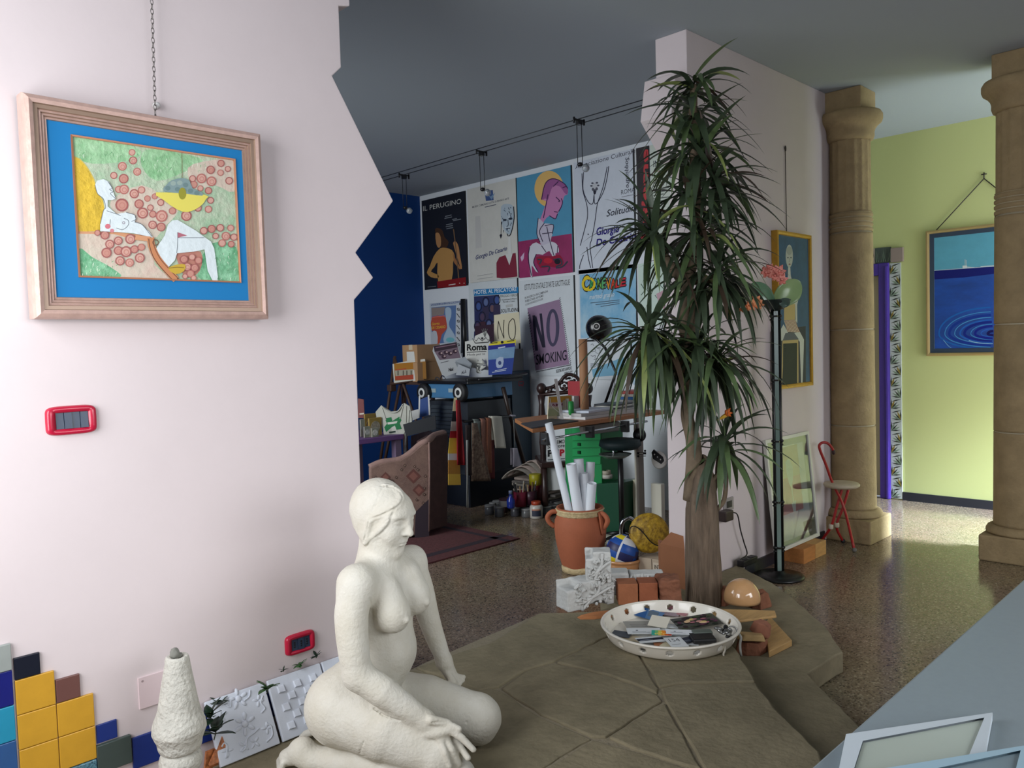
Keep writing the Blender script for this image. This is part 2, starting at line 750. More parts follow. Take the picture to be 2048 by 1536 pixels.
# yellow wall of the hall with its doorway
mb = MB(yellow_wall)
dR = onX(1760, 700, XY)[1]       # right jamb of the doorway
dT = onX(1760, 551, XY)[2]
dL = dR + 0.85
mb.bb((XY, -2.7, 0), (XY + 0.12, dR, ZC)).bb((XY, dL, 0), (XY + 0.12, 4.6, ZC)).bb((XY, dR, dT), (XY + 0.12, dL, ZC))
struct('wall_yellow', mb)
pT = onX(1804, 700, XY)[1]
mb = MB(dark_base).bb((XY - 0.014, -2.6, 0), (XY, pT - 0.002, 0.075))
struct('baseboard_yellow', mb)
mb = MB(mat('grey_plaster', (190, 186, 180), 0.8)).bb((6.05, 4.5, 0), (XY, 4.6, ZC))
struct('wall_hall', mb)
mb = MB(pink).bb((5.93, -2.6, 0), (6.05, 1.08, ZC))
struct('wall_divider', mb)


def windowed_wall(name, m, a, b, lo, hi, axis, thick):
    """wall panel from a to b along one axis with a window opening lo..hi = (t, z)"""
    mb = MB(m)

    def bx(t0, t1, z0, z1):
        if axis == 'x':
            mb.bb((thick[0], t0, z0), (thick[1], t1, z1))
        else:
            mb.bb((t0, thick[0], z0), (t1, thick[1], z1))
    bx(a, lo[0], 0, ZC)
    bx(hi[0], b, 0, ZC)
    bx(lo[0], hi[0], 0, lo[1])
    bx(lo[0], hi[0], hi[1], ZC)
    return struct(name, mb)


def window_frame(name, axis, c, lo, hi):
    mb = MB(mat('white_window_frame', (230, 232, 233), 0.4))
    w = 0.05

    def bx(t0, t1, z0, z1):
        if axis == 'x':
            mb.bb((c - 0.03, t0, z0), (c + 0.03, t1, z1))
        else:
            mb.bb((t0, c - 0.03, z0), (t1, c + 0.03, z1))
    bx(lo[0], hi[0], lo[1], lo[1] + w)
    bx(lo[0], hi[0], hi[1] - w, hi[1])
    bx(lo[0], lo[0] + w, lo[1] + w, hi[1] - w)
    bx(hi[0] - w, hi[0], lo[1] + w, hi[1] - w)
    mid = (lo[0] + hi[0]) / 2
    bx(mid - w / 2, mid + w / 2, lo[1] + w, hi[1] - w)
    return struct(name, mb)


windowed_wall('wall_west', pink, -2.6, 2.53, (1.02, 0.95), (2.42, 2.65), 'x', (-0.55, -0.42))
window_frame('window_1', 'x', -0.49, (1.02, 0.95), (2.42, 2.65))
windowed_wall('wall_south', pink, -0.55, 6.05, (0.4, 0.9), (4.6, 2.8), 'y', (-2.7, -2.58))
window_frame('window_2', 'y', -2.64, (0.4, 0.9), (4.6, 2.8))
windowed_wall('wall_studio', white_wall, 2.73, 7.47, (3.4, 0.9), (6.8, 2.7), 'x', (0.18, 0.3))
window_frame('window_3', 'x', 0.24, (3.4, 0.9), (6.8, 2.7))
windowed_wall('wall_hall_end', yellow_wall, 6.05, 7.65, (6.15, 0.02), (7.4, 2.4), 'y', (-0.75, -0.63))
window_frame('window_4', 'y', -0.69, (6.15, 0.02), (7.4, 2.4))

# doorway in the yellow hall: tan leaf, purple casing, painted tile surround
purple = mat('purple_gloss_paint', (74, 50, 150), 0.35, var=(8, 0.05))
door = thing('door_1', 'tan door leaf in the yellow hall wall inside a purple casing', 'door', (XY, (dR + dL) / 2, 0))
door['kind'] = 'structure'
build('door_leaf', MB(mat('tan_door_paint', (196, 180, 150), 0.5)).bb((XY + 0.05, dR, 0.01), (XY + 0.09, dL, dT)), door, bevel=0.003)
cR = onX(1780.5, 700, XY)[1]
cT = onX(1760, 527, XY)[2]
mb = MB(purple)
for a, b in (((XY - 0.03, cR, 0), (XY + 0.04, dR, cT)), ((XY - 0.03, dL, 0), (XY + 0.04, dL + (dR - cR), cT)), ((XY - 0.03, dR, dT), (XY + 0.04, dL, cT))):
    mb.bb(a, b)
mb.bb((XY - 0.045, cR + 0.005, 0), (XY - 0.03, cR + 0.03, cT - 0.03))
build('door_casing', mb, door, bevel=0.006)
tl = MB(mat('grout_grey', (150, 150, 148), 0.8))
tl.bb((XY - 0.012, pT, 0), (XY - 0.002, cR - 0.001, cT))
tw = cR - pT
zz = 0.01
sage, cream, dkg = mat('tile_glaze_sage', (130, 148, 128), 0.25), mat('tile_glaze_pale', (196, 202, 200), 0.25), mat('tile_glaze_dark', (44, 46, 40), 0.25)
och = mat('tile_glaze_ochre', (150, 130, 62), 0.25)
i = 0
tm = MB()
xf = XY - 0.013


def leafmark(mbx, y0, z0, y1, z1, m, w):
    a, b = V(xf - 0.0006 * (1 + i % 2), y0, z0), V(xf - 0.0006 * (1 + i % 2), y1, z1)
    d = b - a
    n = unit(np.cross(d, (1, 0, 0))) * w
    mbx.use(m).add([a, a + d * 0.5 + n, b, a + d * 0.5 - n], [(0, 1, 2, 3)])


while zz < cT - 0.02:
    z1 = min(zz + tw, cT)
    tm.use(cream).bb((xf, pT + 0.002, zz + 0.001), (XY - 0.001, cR - 0.003, z1 - 0.001))
    yc = (pT + cR) / 2
    sg = 1 if i % 2 else -1
    for q, mm in enumerate((dkg, sage, dkg, och if i % 3 else sage, dkg)):
        an = (0.15 + q * 0.34) * sg + (PI if sg < 0 else 0)
        y0, z0 = yc - sg * tw * 0.42, zz + 0.06 * tw
        leafmark(tm, y0, z0, yc - sg * tw * 0.42 + math.cos(an) * sg * tw * 0.85 * sg, z0 + abs(math.sin(0.15 + q * 0.34)) * tw * 0.9, mm, 0.006 + 0.003 * (q % 2))
    leafmark(tm, pT + 0.005, z1 - 0.005, cR - 0.01, zz + tw * 0.7, dkg, 0.006)
    zz += tw
    i += 1
build('door_tile_surround', tm, door)
tm = MB(mat('tile_glaze_green_grey', (74, 84, 78), 0.25))
zt0, zt1 = cT + 0.002, onX(1760, 496, XY)[2]
yA, yB, yC, yD = (onX(x, 510, XY)[1] for x in (1739, 1751, 1783, 1808))
tm.bb((XY - 0.014, yC + 0.002, zt0), (XY - 0.001, yB - 0.001, zt1))
tm.use(mat('tile_glaze_ivory', (176, 160, 146), 0.3)).bb((XY - 0.014, yB + 0.001, zt0), (XY - 0.001, yB + 0.14, zt1))
tm.use(dkg).ell((XY - 0.014, yB + 0.045, (zt0 + zt1) / 2), (0.002, 0.035, 0.045))
for k in range(14):
    yy = yC + 0.004 + k * (yB - yC) / 14
    tm.use(dkg if k % 2 else sage).add([(XY - 0.0146, yy, zt0 + 0.01), (XY - 0.0146, yy + 0.004, zt0 + 0.01), (XY - 0.0146, yy + 0.03 * math.sin(k * 2.1), zt1 - 0.01)], [(0, 1, 2)])
build('door_head_tile', tm, door)
build('door_corner_tile', MB(mat('tile_glaze_taupe', (150, 132, 126), 0.3)).bb((XY - 0.03, yD, zt0 - 0.002), (XY - 0.001, yC - 0.002, zt1 - 0.015)), door, bevel=0.003)

# ---------------------------------------------------------------- two stone columns
stone = mat('tufa_stone', (158, 138, 104), 0.9, var=(7, 0.16), bump=(45, 0.5), spec=0.15)
joint = mat('pale_mortar', (196, 186, 160), 0.9)


def column(name, cx, cy, label):
    c = thing(name, label, 'column', (cx, cy, 0), group=None)
    c['kind'] = 'thing'
    mb = MB(stone).box((cx, cy, 0.085), (0.4, 0.4, 0.17))
    mb.lathe([(0.2, 0.17), (0.205, 0.19), (0.19, 0.215), (0.172, 0.225)], (cx, cy, 0), 40)
    build('base', mb, c, bevel=0.012)
    zs = [0.22, 0.838, 1.537, 2.235, 2.385]
    for a, b in zip(zs[:-1], zs[1:]):
        ra, rb = 0.16 - 0.012 * a / 2.4, 0.16 - 0.012 * b / 2.4
        if b < 2.3 or b > 3:
            pr = [(ra, a + 0.004), (ra, a + 0.02), (rb, b - 0.02), (rb, b - 0.004)]
        else:
            pr = [(ra, a + 0.004)]
            for k in range(4):                       # ring mouldings under the flutes
                zz = 2.24 + k * 0.035
                pr += [(rb - 0.009, zz), (rb + 0.003, zz + 0.009), (rb + 0.003, zz + 0.024), (rb - 0.009, zz + 0.033)]
            pr.append((rb, b - 0.004))
        build('shaft_drum', MB(stone).lathe(pr, (cx, cy, 0), 48), c)
    build('mortar_joint', MB(joint).lathe([(0.1, 0.21), (0.154, 0.21), (0.1405, 2.38), (0.1, 2.38)], (cx, cy, 0), 40), c)
    fl = lambda w, r, z: r - 0.006 * (0.5 + 0.5 * math.cos(16 * w)) ** 0.6
    build('fluted_neck', MB(stone).lathe([(0.143, 2.38), (0.142, 2.39), (0.140, 2.88), (0.144, 2.9)], (cx, cy, 0), 128, flute=fl), c)
    mb = MB(stone).lathe([(0.14, 2.89), (0.158, 2.9), (0.166, 2.925), (0.165, 2.95), (0.172, 2.975), (0.19, 3.0), (0.215, 3.02), (0.222, 3.04), (0.222, 3.07), (0.21, 3.09), (0.17, 3.1)], (cx, cy, 0), 48)
    build('capital', mb, c)
    build('abacus', MB(stone).box((cx, cy, 3.172), (0.27, 0.27, 0.155)), c, bevel=0.008)
    return c


C1 = (5.95, 2.41)
C2 = (6.01, 1.345)
column('stone_column', *C1, 'tan stone column at the end of the pink wall, behind the cane stool')
column('stone_column', *C2, 'tan stone column standing free before the blue sea painting')
# ================================================================ ON AND BY THE PINK WALL
# ---- framed painting
fx0, fx1, fz0, fz1 = 0.636, 1.33, 1.612, 2.222
fr = thing('framed_painting', 'painting of a pale reclining nude among red rings, blue mat, pink gilt frame', 'painting', ((fx0 + fx1) / 2, 2.5, fz0))
copper = mat('rose_gilt_wood', (192, 160, 148), 0.38, metal=0.2, var=(30, 0.12), bump=(90, 0.08))
gilt = mat('brown_gilt_moulding', (150, 126, 108), 0.35, metal=0.35)
YF = 2.463


prof = [(0, -0.055), (0, -0.012), (0.004, -0.002), (0.014, 0.003), (0.024, 0.0), (0.026, -0.006), (0.036, -0.006), (0.038, -0.012), (0.044, -0.010), (0.046, -0.016),
        (0.052, -0.014), (0.054, -0.020), (0.060, -0.018), (0.062, -0.024), (0.0625, -0.034)]
mb = frame_profile(MB(), fx0, fx1, fz0, fz1, prof, [copper, copper, copper, copper, gilt, gilt, gilt, copper, gilt, copper, gilt, copper, gilt, gilt], org=(0, YF, 0))
build('frame', mb, fr)
build('backing_board', MB(mat('brown_backing', (90, 70, 55), 0.9)).bb((fx0 + 0.01, YF + 0.036, fz0 + 0.01), (fx1 - 0.01, YF + 0.05, fz1 - 0.01)), fr)
blue_mat = mat('cobalt_blue_mat', (34, 122, 182), 0.8, spec=0.2)
p0, p1 = onY(141.9, 270.9, 2.487), onY(479.8, 564.7, 2.487)
ax0, ax1, az0, az1 = p0[0], p1[0], p1[2], p0[2]
mb = MB(blue_mat)
yb = 2.485
for a, b in (((fx0 + .06, yb, fz0 + .06), (ax0, yb + .003, fz1 - .06)), ((ax1, yb, fz0 + .06), (fx1 - .06, yb + .003, fz1 - .06)),
             ((ax0, yb, az1), (ax1, yb + .003, fz1 - .06)), ((ax0, yb, fz0 + .06), (ax1, yb + .003, az0))):
    mb.bb(a, b)
build('mat_board', mb, fr)
mb = frame_profile(MB(), ax0 - 0.002, ax1 + 0.002, az0 - 0.002, az1 + 0.002, [(0, 0), (0, 0.004), (0.005, 0.003), (0.005, -0.002)], [mat('orange_gilt_fillet', (178, 120, 88), 0.4, metal=0.3)], org=(0, yb, 0))
build('inner_fillet', mb, fr)
YA = 2.4865
A = Art(lambda x, y: onY(x, y, YA), (0, -1, 0), 120, 250, 4.655, step=0.00002)
bgm = mat('oil_paint_green_ground', (136, 178, 140), 0.6, var=(11, 0.1), bump=(60, 0.4), col2=(196, 200, 178))
A.lay = 0
A.use(bgm)
A.add([(ax0, YA, az0), (ax1, YA, az0), (ax1, YA, az1), (ax0, YA, az1)], [(0, 1, 2, 3)])
gdk = mat('oil_paint_emerald', (60, 142, 92), 0.6, var=(26, 0.3), bump=(60, 0.4), col2=(150, 205, 165))
glt = mat('oil_paint_leaf_green', (122, 176, 124), 0.6, var=(30, 0.2), bump=(60, 0.4), col2=(170, 208, 165))
yel = mat('oil_paint_yellow', (214, 178, 52), 0.6, var=(16, 0.16), bump=(50, 0.5))
pnk = mat('oil_paint_rose_ground', (206, 178, 164), 0.6, var=(9, 0.12), bump=(50, 0.3), col2=(200, 196, 176))
skin_w = mat('oil_paint_pale_blue_white', (214, 224, 226), 0.55, bump=(50, 0.2))
A.poly([(112, 110), (560, 160), (760, 250), (640, 330), (300, 360), (120, 270)], glt, 3)
A.poly([(800, 230), (1120, 262), (1330, 330), (1150, 440), (900, 520), (760, 380)], glt, 3)
A.poly([(480, 700), (760, 560), (1000, 700), (1100, 800), (980, 940), (860, 1060), (700, 900), (520, 820)], pnk, 3)
A.poly([(1190, 400), (1400, 330), (1612, 330), (1622, 620), (1440, 560), (1260, 600)], pnk, 3)
A.poly([(165, 1010), (420, 1010), (830, 1060), (880, 1300), (1020, 1436), (560, 1425), (420, 1300), (200, 1240)], pnk, 3)
A.poly([(175, 1150), (300, 1230), (480, 1330), (560, 1420), (175, 1412)], gdk, 3)
A.poly([(1420, 1100), (1640, 1140), (1665, 1465), (1330, 1452), (1290, 1300)], gdk, 3)
A.poly([(118, 290), (180, 310), (260, 410), (325, 530), (340, 620), (400, 700), (412, 770), (385, 900), (370, 990), (165, 992)], yel)
A.stroke([(118, 290), (190, 325), (262, 410), (322, 520)], 10, (206, 182, 90))
A.poly([(165, 990), (520, 996), (830, 1030), (840, 1080), (700, 1070), (500, 1015), (165, 1012)], (206, 150, 112))
red, rlt = (176, 110, 102), (206, 160, 146)
rings = [(670, 255, 32), (680, 330, 38), (580, 385, 42), (718, 435, 38), (500, 470, 34), (592, 500, 46), (545, 600, 34), (595, 600, 46), (690, 640, 44), (758, 605, 34), (575, 745, 62), (735, 735, 44),
         (812, 685, 30), (880, 665, 28), (936, 722, 32), (768, 820, 52), (840, 770, 30), (862, 830, 34), (945, 848, 56), (1045, 800, 34), (940, 950, 42), (860, 930, 40), (1175, 845, 50), (1282, 772, 36), (1380, 785, 34),
         (1400, 702, 32), (1380, 612, 34), (1305, 590, 28), (1242, 555, 36), (1232, 500, 32), (1315, 498, 46), (1408, 525, 46), (1400, 418, 40), (1496, 358, 34), (1492, 445, 30), (1560, 410, 28), (1572, 520, 36),
         (415, 1025, 42), (540, 1078, 40), (652, 1062, 48), (460, 1110, 42), (430, 1190, 48), (540, 1170, 42), (612, 1180, 52), (690, 1158, 38), (755, 1138, 34), (740, 1238, 46), (555, 1265, 44), (645, 1282, 40),
         (1335, 985, 36), (1408, 968, 38), (1488, 958, 36), (1585, 960, 32), (1445, 1035, 30), (1540, 1035, 40), (1615, 1045, 34), (1505, 1100, 36), (1590, 1110, 32), (345, 1005, 28),
         (1150, 1250, 38), (1225, 1230, 32), (1285, 1262, 34), (1180, 1320, 40), (1250, 1330, 38), (1210, 1385, 36), (1160, 1410, 26), (1240, 1425, 26)]
A.poly([(1090, 1190), (1310, 1180), (1300, 1360), (1180, 1420), (1120, 1330)], (186, 128, 112), 3)
for (cx, cy, r) in rings:
    A.ell(cx, cy, r * 0.92, r, rlt if (cx + cy) % 3 else (196, 142, 128), n=14)
    A.lay -= 0
    A.ring(cx, cy, r, max(7, r * 0.26), red if (cx * 7 + cy) % 2 else (160, 96, 92), n=14)
    if r > 36:
        A.ring(cx + 3, cy + 4, r * 0.5, r * 0.16, (188, 128, 116), n=12)
# hanging lamp
A.stroke([(1130, 255), (1135, 495)], 5, (120, 100, 70), 0)
A.poly([(890, 628), (1340, 650), (1355, 690), (1300, 760), (1190, 812), (1090, 790), (960, 700)], (222, 210, 98), 2)
A.poly([(960, 620), (985, 560), (1040, 515), (1135, 495), (1200, 520), (1230, 590), (1310, 625), (1320, 660), (1160, 640)], (128, 150, 150), 2)
for cx, cy in ((1000, 590), (1050, 545), (1110, 540), (1165, 560), (1090, 600), (1150, 610), (1210, 615), (1270, 635)):
    A.ell(cx, cy, 26, 22, (108, 132, 132) if cx % 3 else (150, 168, 160), n=10)
A.ell(1135, 640, 36, 56, (150, 146, 52), n=14)
# reclining figure
A.poly([(322, 560), (340, 520), (400, 505), (450, 530), (480, 590), (500, 650), (515, 690), (480, 700), (440, 700), (440, 760), (520, 830), (610, 815), (690, 840), (700, 880), (690, 905), (760, 930), (830, 1000), (860, 1050),
        (800, 1035), (680, 1010), (560, 1000), (370, 990), (370, 930), (400, 800), (420, 770), (400, 690), (345, 640)], skin_w)
A.poly([(1000, 930), (1040, 890), (1090, 885), (1150, 920), (1260, 985), (1340, 1045), (1400, 1085), (1430, 1150), (1445, 1250), (1470, 1460), (1420, 1460), (1370, 1360), (1340, 1160), (1240, 1180), (1085, 1195), (1065, 1260), (1000, 1330), (950, 1290), (890, 1150),
        (930, 1090), (970, 1030)], skin_w)
lnc = (96, 104, 112)
for pts in ([(322, 560), (345, 640), (400, 690), (420, 770), (400, 800), (372, 920)], [(440, 525), (480, 590), (455, 600), (490, 625), (465, 640), (515, 690)], [(430, 800), (520, 830), (560, 845)], [(465, 880), (460, 930)],
            [(520, 960), (580, 975), (630, 935), (630, 890), (590, 870)], [(690, 905), (760, 930), (850, 1040)], [(1090, 1000), (1090, 1100), (1082, 1195)], [(1090, 1050), (1340, 1050)], [(610, 815), (690, 840), (700, 880), (660, 900)]):
    A.stroke(pts, 5, lnc)
A.poly([(1092, 1000), (1180, 1030), (1092, 1050)], (176, 106, 118))
A.ring(588, 912, 14, 6, (150, 140, 150), n=10)
A.ell(440, 945, 26, 24, (206, 116, 126), n=10)
A.ell(480, 985, 20, 18, (206, 130, 138), n=10)
# chair arm and cup
A.poly([(700, 1025), (840, 1040), (820, 1085), (690, 1070)], (206, 150, 112))
A.stroke([(838, 1050), (850, 1130), (900, 1240), (980, 1340), (1075, 1440)], 66, (196, 132, 92))
A.stroke([(822, 1060), (830, 1130), (870, 1240), (950, 1345), (1040, 1440)], 7, (96, 66, 56))
A.stroke([(870, 1060), (872, 1130), (925, 1240), (1005, 1335), (1105, 1440)], 8, (126, 80, 60))
A.ring(885, 1095, 30, 7, (110, 72, 58), n=14)
A.poly([(1000, 1335), (1085, 1300), (1160, 1300), (1150, 1360), (1070, 1390)], (196, 164, 62), 2)
A.stroke([(1005, 1335), (1080, 1325), (1150, 1330)], 6, (128, 100, 40))
rr = random.Random(4)
for _ in range(110):                       # impasto dabs
    x, y = rr.choice([(rr.uniform(150, 1000), rr.uniform(170, 330)), (rr.uniform(185, 540), rr.uniform(1240, 1400)), (rr.uniform(1440, 1640), rr.uniform(1180, 1440)), (rr.uniform(780, 1350), rr.uniform(280, 470))])
    if y < 140 + x * 0.16:
        continue
    a = rr.uniform(-0.9, 0.3)
    l = rr.uniform(14, 34)
    A.stroke([(x, y), (x + l * math.sin(a), y + l * math.cos(a))], 6, rr.choice([(196, 216, 190), (150, 190, 150), (90, 150, 100), (214, 226, 206)]), 0, w1=2)
build('canvas_picture', A, fr)
# glass and chain
mb = MB(mat('steel_chain', (120, 116, 112), 0.35, metal=0.8))
topz, hz, hx = ZC - 0.01, fz1 + 0.012, 1.004
nlk = 70
yc0 = 2.505
for k in range(nlk):
    t = (k + 0.5) / nlk
    p = V(hx + 0.02 * t, yc0, hz + (topz - hz) * t)
    hh = (topz - hz) / nlk * 0.68
    d1 = V(1, 0, 0) if k % 2 else V(0, 1, 0)
    loop = [p + V(0, 0, 1) * hh * math.sin(a) + d1 * 0.0042 * math.cos(a) for a in np.linspace(0, 2 * PI, 9)[:-1]]
    mb.tube(loop, 0.0011, 4, closed=True)
ch = single('hanging_chain', mb, 'thin steel chain hanging from the ceiling to the pink gilt frame', 'chain')
mb = MB(mat('steel_chain', (1, 1, 1))).tube([(hx, yc0, fz1 - 0.02), (hx, yc0, hz)], 0.003, 6)
build('hanging_eye', mb, fr)
pin = MB(mat('clear_plastic_pin', (210, 208, 206), 0.2)).lathe([(0.004, 0), (0.012, 0.004), (0.009, 0.016), (0.003, 0.02)], onY(311, 212, 2.528), 14, rot=euler(PI / 2, 0, 0))
single('wall_pin', pin, 'small clear plastic pin in the pink wall above the frame', 'pin')

# ---- red light switch and red socket
red_p = mat('red_plastic', (178, 14, 52), 0.3, coat=0.3)
navy_p = mat('navy_plastic', (40, 54, 76), 0.35)


def wall_plate(name, x0, x1, z0, z1, label, keys):
    t = thing(name, label, 'switch' if keys == 4 else 'socket', ((x0 + x1) / 2, YW, z0))
    cx, cz, w, h = (x0 + x1) / 2, (z0 + z1) / 2, (x1 - x0) / 2, (z1 - z0) / 2
    n = 40
    out, inn = [], []
    for k in range(n):
        a = 2 * PI * k / n
        c, s = math.cos(a), math.sin(a)
        out.append((cx + w * math.copysign(abs(c) ** 0.45, c) * (1 - 0.0 * s), cz + h * math.copysign(abs(s) ** 0.3, s)))
        q = max(abs(c) , abs(s))
        inn.append((cx + w * 0.64 * math.copysign(min(1, abs(c) * 1.5), c), cz + h * 0.56 * math.copysign(min(1, abs(s) * 1.5), s)))
    vs = [(x, YW, z) for x, z in out] + [(cx + (x - cx) * .97, YW - 0.010, cz + (z - cz) * .96) for x, z in out] + [(cx + (x - cx) * 0.9, YW - 0.014, cz + (z - cz) * 0.88) for x, z in out] + [(x, YW - 0.012, z) for x, z in inn] + [(x, YW - 0.002, z) for x, z in inn]
    fs = [(j * n + i, j * n + (i + 1) % n, (j + 1) * n + (i + 1) % n, (j + 1) * n + i) for j in range(4) for i in range(n)]
    build('plate', MB(red_p).add(vs, fs, True), t)
    a0, a1 = cx - w * 0.63, cx + w * 0.63
    b0, b1 = cz - h * 0.55, cz + h * 0.55
    for k in range(keys):
        u0, u1 = a0 + (a1 - a0) * k / keys, a0 + (a1 - a0) * (k + 1) / keys
        d = 0.010 + (0.003 if k % 2 else 0)
        mb = MB(navy_p).prism([(u0 + .0006, YW - d, b0), (u1 - .0006, YW - d - .001, b0), (u1 - .0006, YW - d + .003, b1), (u0 + .0006, YW - d + .003, b1)], (0, d - .002, 0))
        if keys == 3:
            mb.use(mat('black_plastic', (18, 18, 20), 0.4))
            for dz in (-0.2, 0, 0.2):
                mb.lathe([(0.0032, 0), (0.0032, 0.0012)], ((u0 + u1) / 2, YW - d + 0.001, cz + dz * (b1 - b0)), 10, rot=euler(PI / 2, 0, 0))
        build('switch_key' if keys == 4 else 'socket_module', mb, t)
    return t


wall_plate('light_switch', 0.662, 0.797, 1.282, 1.366, 'red switch plate with four dark blue keys on the pink wall', 4)
wall_plate('power_socket', 1.366, 1.482, 0.436, 0.509, 'red socket plate with dark insert low on the pink wall above the relief tiles', 3)
jp = MB(mat('pink_painted_plastic', (222, 202, 204), 0.45)).prism([(0.872, YW, .424), (1.02, YW, .424), (1.02, YW, .521), (0.872, YW, .521)], (0, -0.007, 0))
jp.use(mat('pink_screw', (170, 150, 152), 0.5)).lathe([(0.004, 0), (0.004, 0.001)], (0.884, YW - 0.0065, 0.509), 10, rot=euler(PI / 2, 0, 0))
single('junction_cover', jp, 'blank cover plate painted pink on the pink wall behind the stone cone', 'cover plate', bevel=0.004)

# ---- stepped coloured tiles glued to the wall foot
tiles = thing('wall_tile_cladding', 'stepped patch of yellow, blue and grey square tiles at the foot of the pink wall', 'tiles', (0.75, YW, 0.2))
TG = {'grey': (150, 156, 152), 'navy': (14, 20, 36), 'deep': (16, 24, 110), 'cyan': (36, 140, 172), 'steel': (44, 84, 136), 'yellow': (202, 152, 46), 'brown': (108, 72, 66), 'blue': (28, 50, 122), 'moss': (66, 78, 74), 'teal': (50, 92, 112)}
U = 0.0985
tx, tz = onY(27.9, 1360.4, YW)[0], onY(27.9, 1360.4, YW)[2]


def wtile(u0, v0, u1, v1, c, d=0.009):
    m = mat('tile_' + c, TG[c], 0.32, var=(14, 0.06), spec=0.45)
    if c == 'teal':
        m = mat('tile_teal_mottled', (22, 40, 56), 0.3, var=(160, 0.4), col2=(110, 160, 176))
    z1, z0 = tz - v0 * U, max(tz - v1 * U, 0.003)
    if z1 - z0 < 0.01:
        return
    build('square_tile', MB(m).bb((tx + u0 * U + .0008, YW - d, z0 + .0008), (tx + u1 * U - .0008, YW, z1 - .0008)), tiles, bevel=0.002)


for i in range(4):
    wtile(0, i, 1, i + 1, 'yellow')
for i in range(1, 4):
    wtile(1.0, i, 2.0, i + 1, 'yellow' if i < 3 else 'blue')
wtile(0, -0.64, 0.66, 0, 'navy')
wtile(1.01, 0.3, 1.66, 1.0, 'brown')
wtile(-1.05, -1.1, -0.04, -0.34, 'grey', 0.012)
for i, c in enumerate(('deep', 'cyan', 'steel', 'deep')):
    wtile(-1.05, -0.34 + i, -0.04, 0.66 + i, c)
wtile(2.02, 2.02, 2.62, 2.6, 'blue', 0.006)
wtile(1.98, 2.62, 2.98, 3.5, 'moss', 0.014)
wtile(1.05, 3.0, 1.98, 3.6, 'teal', 0.013)
for u in (3.0, 4.0, 5.0, 6.0, 7.0):
    wtile(u, 2.78, u + 1, 3.78, 'blue')
wtile(1.0, 4, 2.0, 4.4, 'yellow')

# ---- stone cone finial on its baluster
rough_st = mat('weathered_limestone', (192, 190, 180), 0.95, var=(22, 0.12), bump=(70, 0.9), spec=0.1)
cc = V(0.9, 2.3, 0)
fin = thing('stone_finial', 'weathered limestone cone with a collar standing by the pink wall', 'finial', (cc[0], cc[1], 0))
fd = Field((cc[0] - .1, cc[1] - .1, 0.34), (cc[0] + .1, cc[1] + .1, 0.68), 0.0028)
fd.cone(cc + V(0, 0, .435), cc + V(0.004, 0, .622), .066, .034, 0.004)
fd.cone(cc + V(0, 0, .395), cc + V(0, 0, .425), .062, .074, 0.012)
fd.box(cc + V(0, 0, .69), (.1, .1, .05), mode='sub')
fd.ell(cc + V(0.004, -0.004, .643), (.02, .02, .012), k=.004, mode='sub')
fd.box(cc + V(0, 0, .335), (.1, .1, .03), k=.008, mode='sub')
fd.d += (0.0022 * np.sin(fd.ax[2][None, None, :] * 0)).astype(np.float32)
fd.wobble(0.0005, 150, 3)
build('cone', fd.mesh(MB(rough_st)), fin)
build('baluster', MB(rough_st).lathe([(.055, 0), (.055, .03), (.04, .06), (.035, .2), (.045, .3), (.056, .318), (.06, .335), (.056, .352), (.05, .366)], (cc[0], cc[1], 0), 28), fin)
gl = Field(cc + V(-.03, -.03, .62), cc + V(.04, .03, .69), 0.0022)
gl.ell(cc + V(-.004, -.004, .648), (.013, .012, .018), k=.004).ell(cc + V(.012, .0, .64), (.009, .008, .008), k=.006).wobble(.0015, 220, 5)
build('cement_lump', gl.mesh(MB(mat('grey_cement', (122, 122, 114), 0.95))), fin)

# ---- three white plaster relief tiles leaning on the wall
plaster = mat('white_plaster', (214, 220, 230), 0.7, bump=(40, 0.15), spec=0.2)


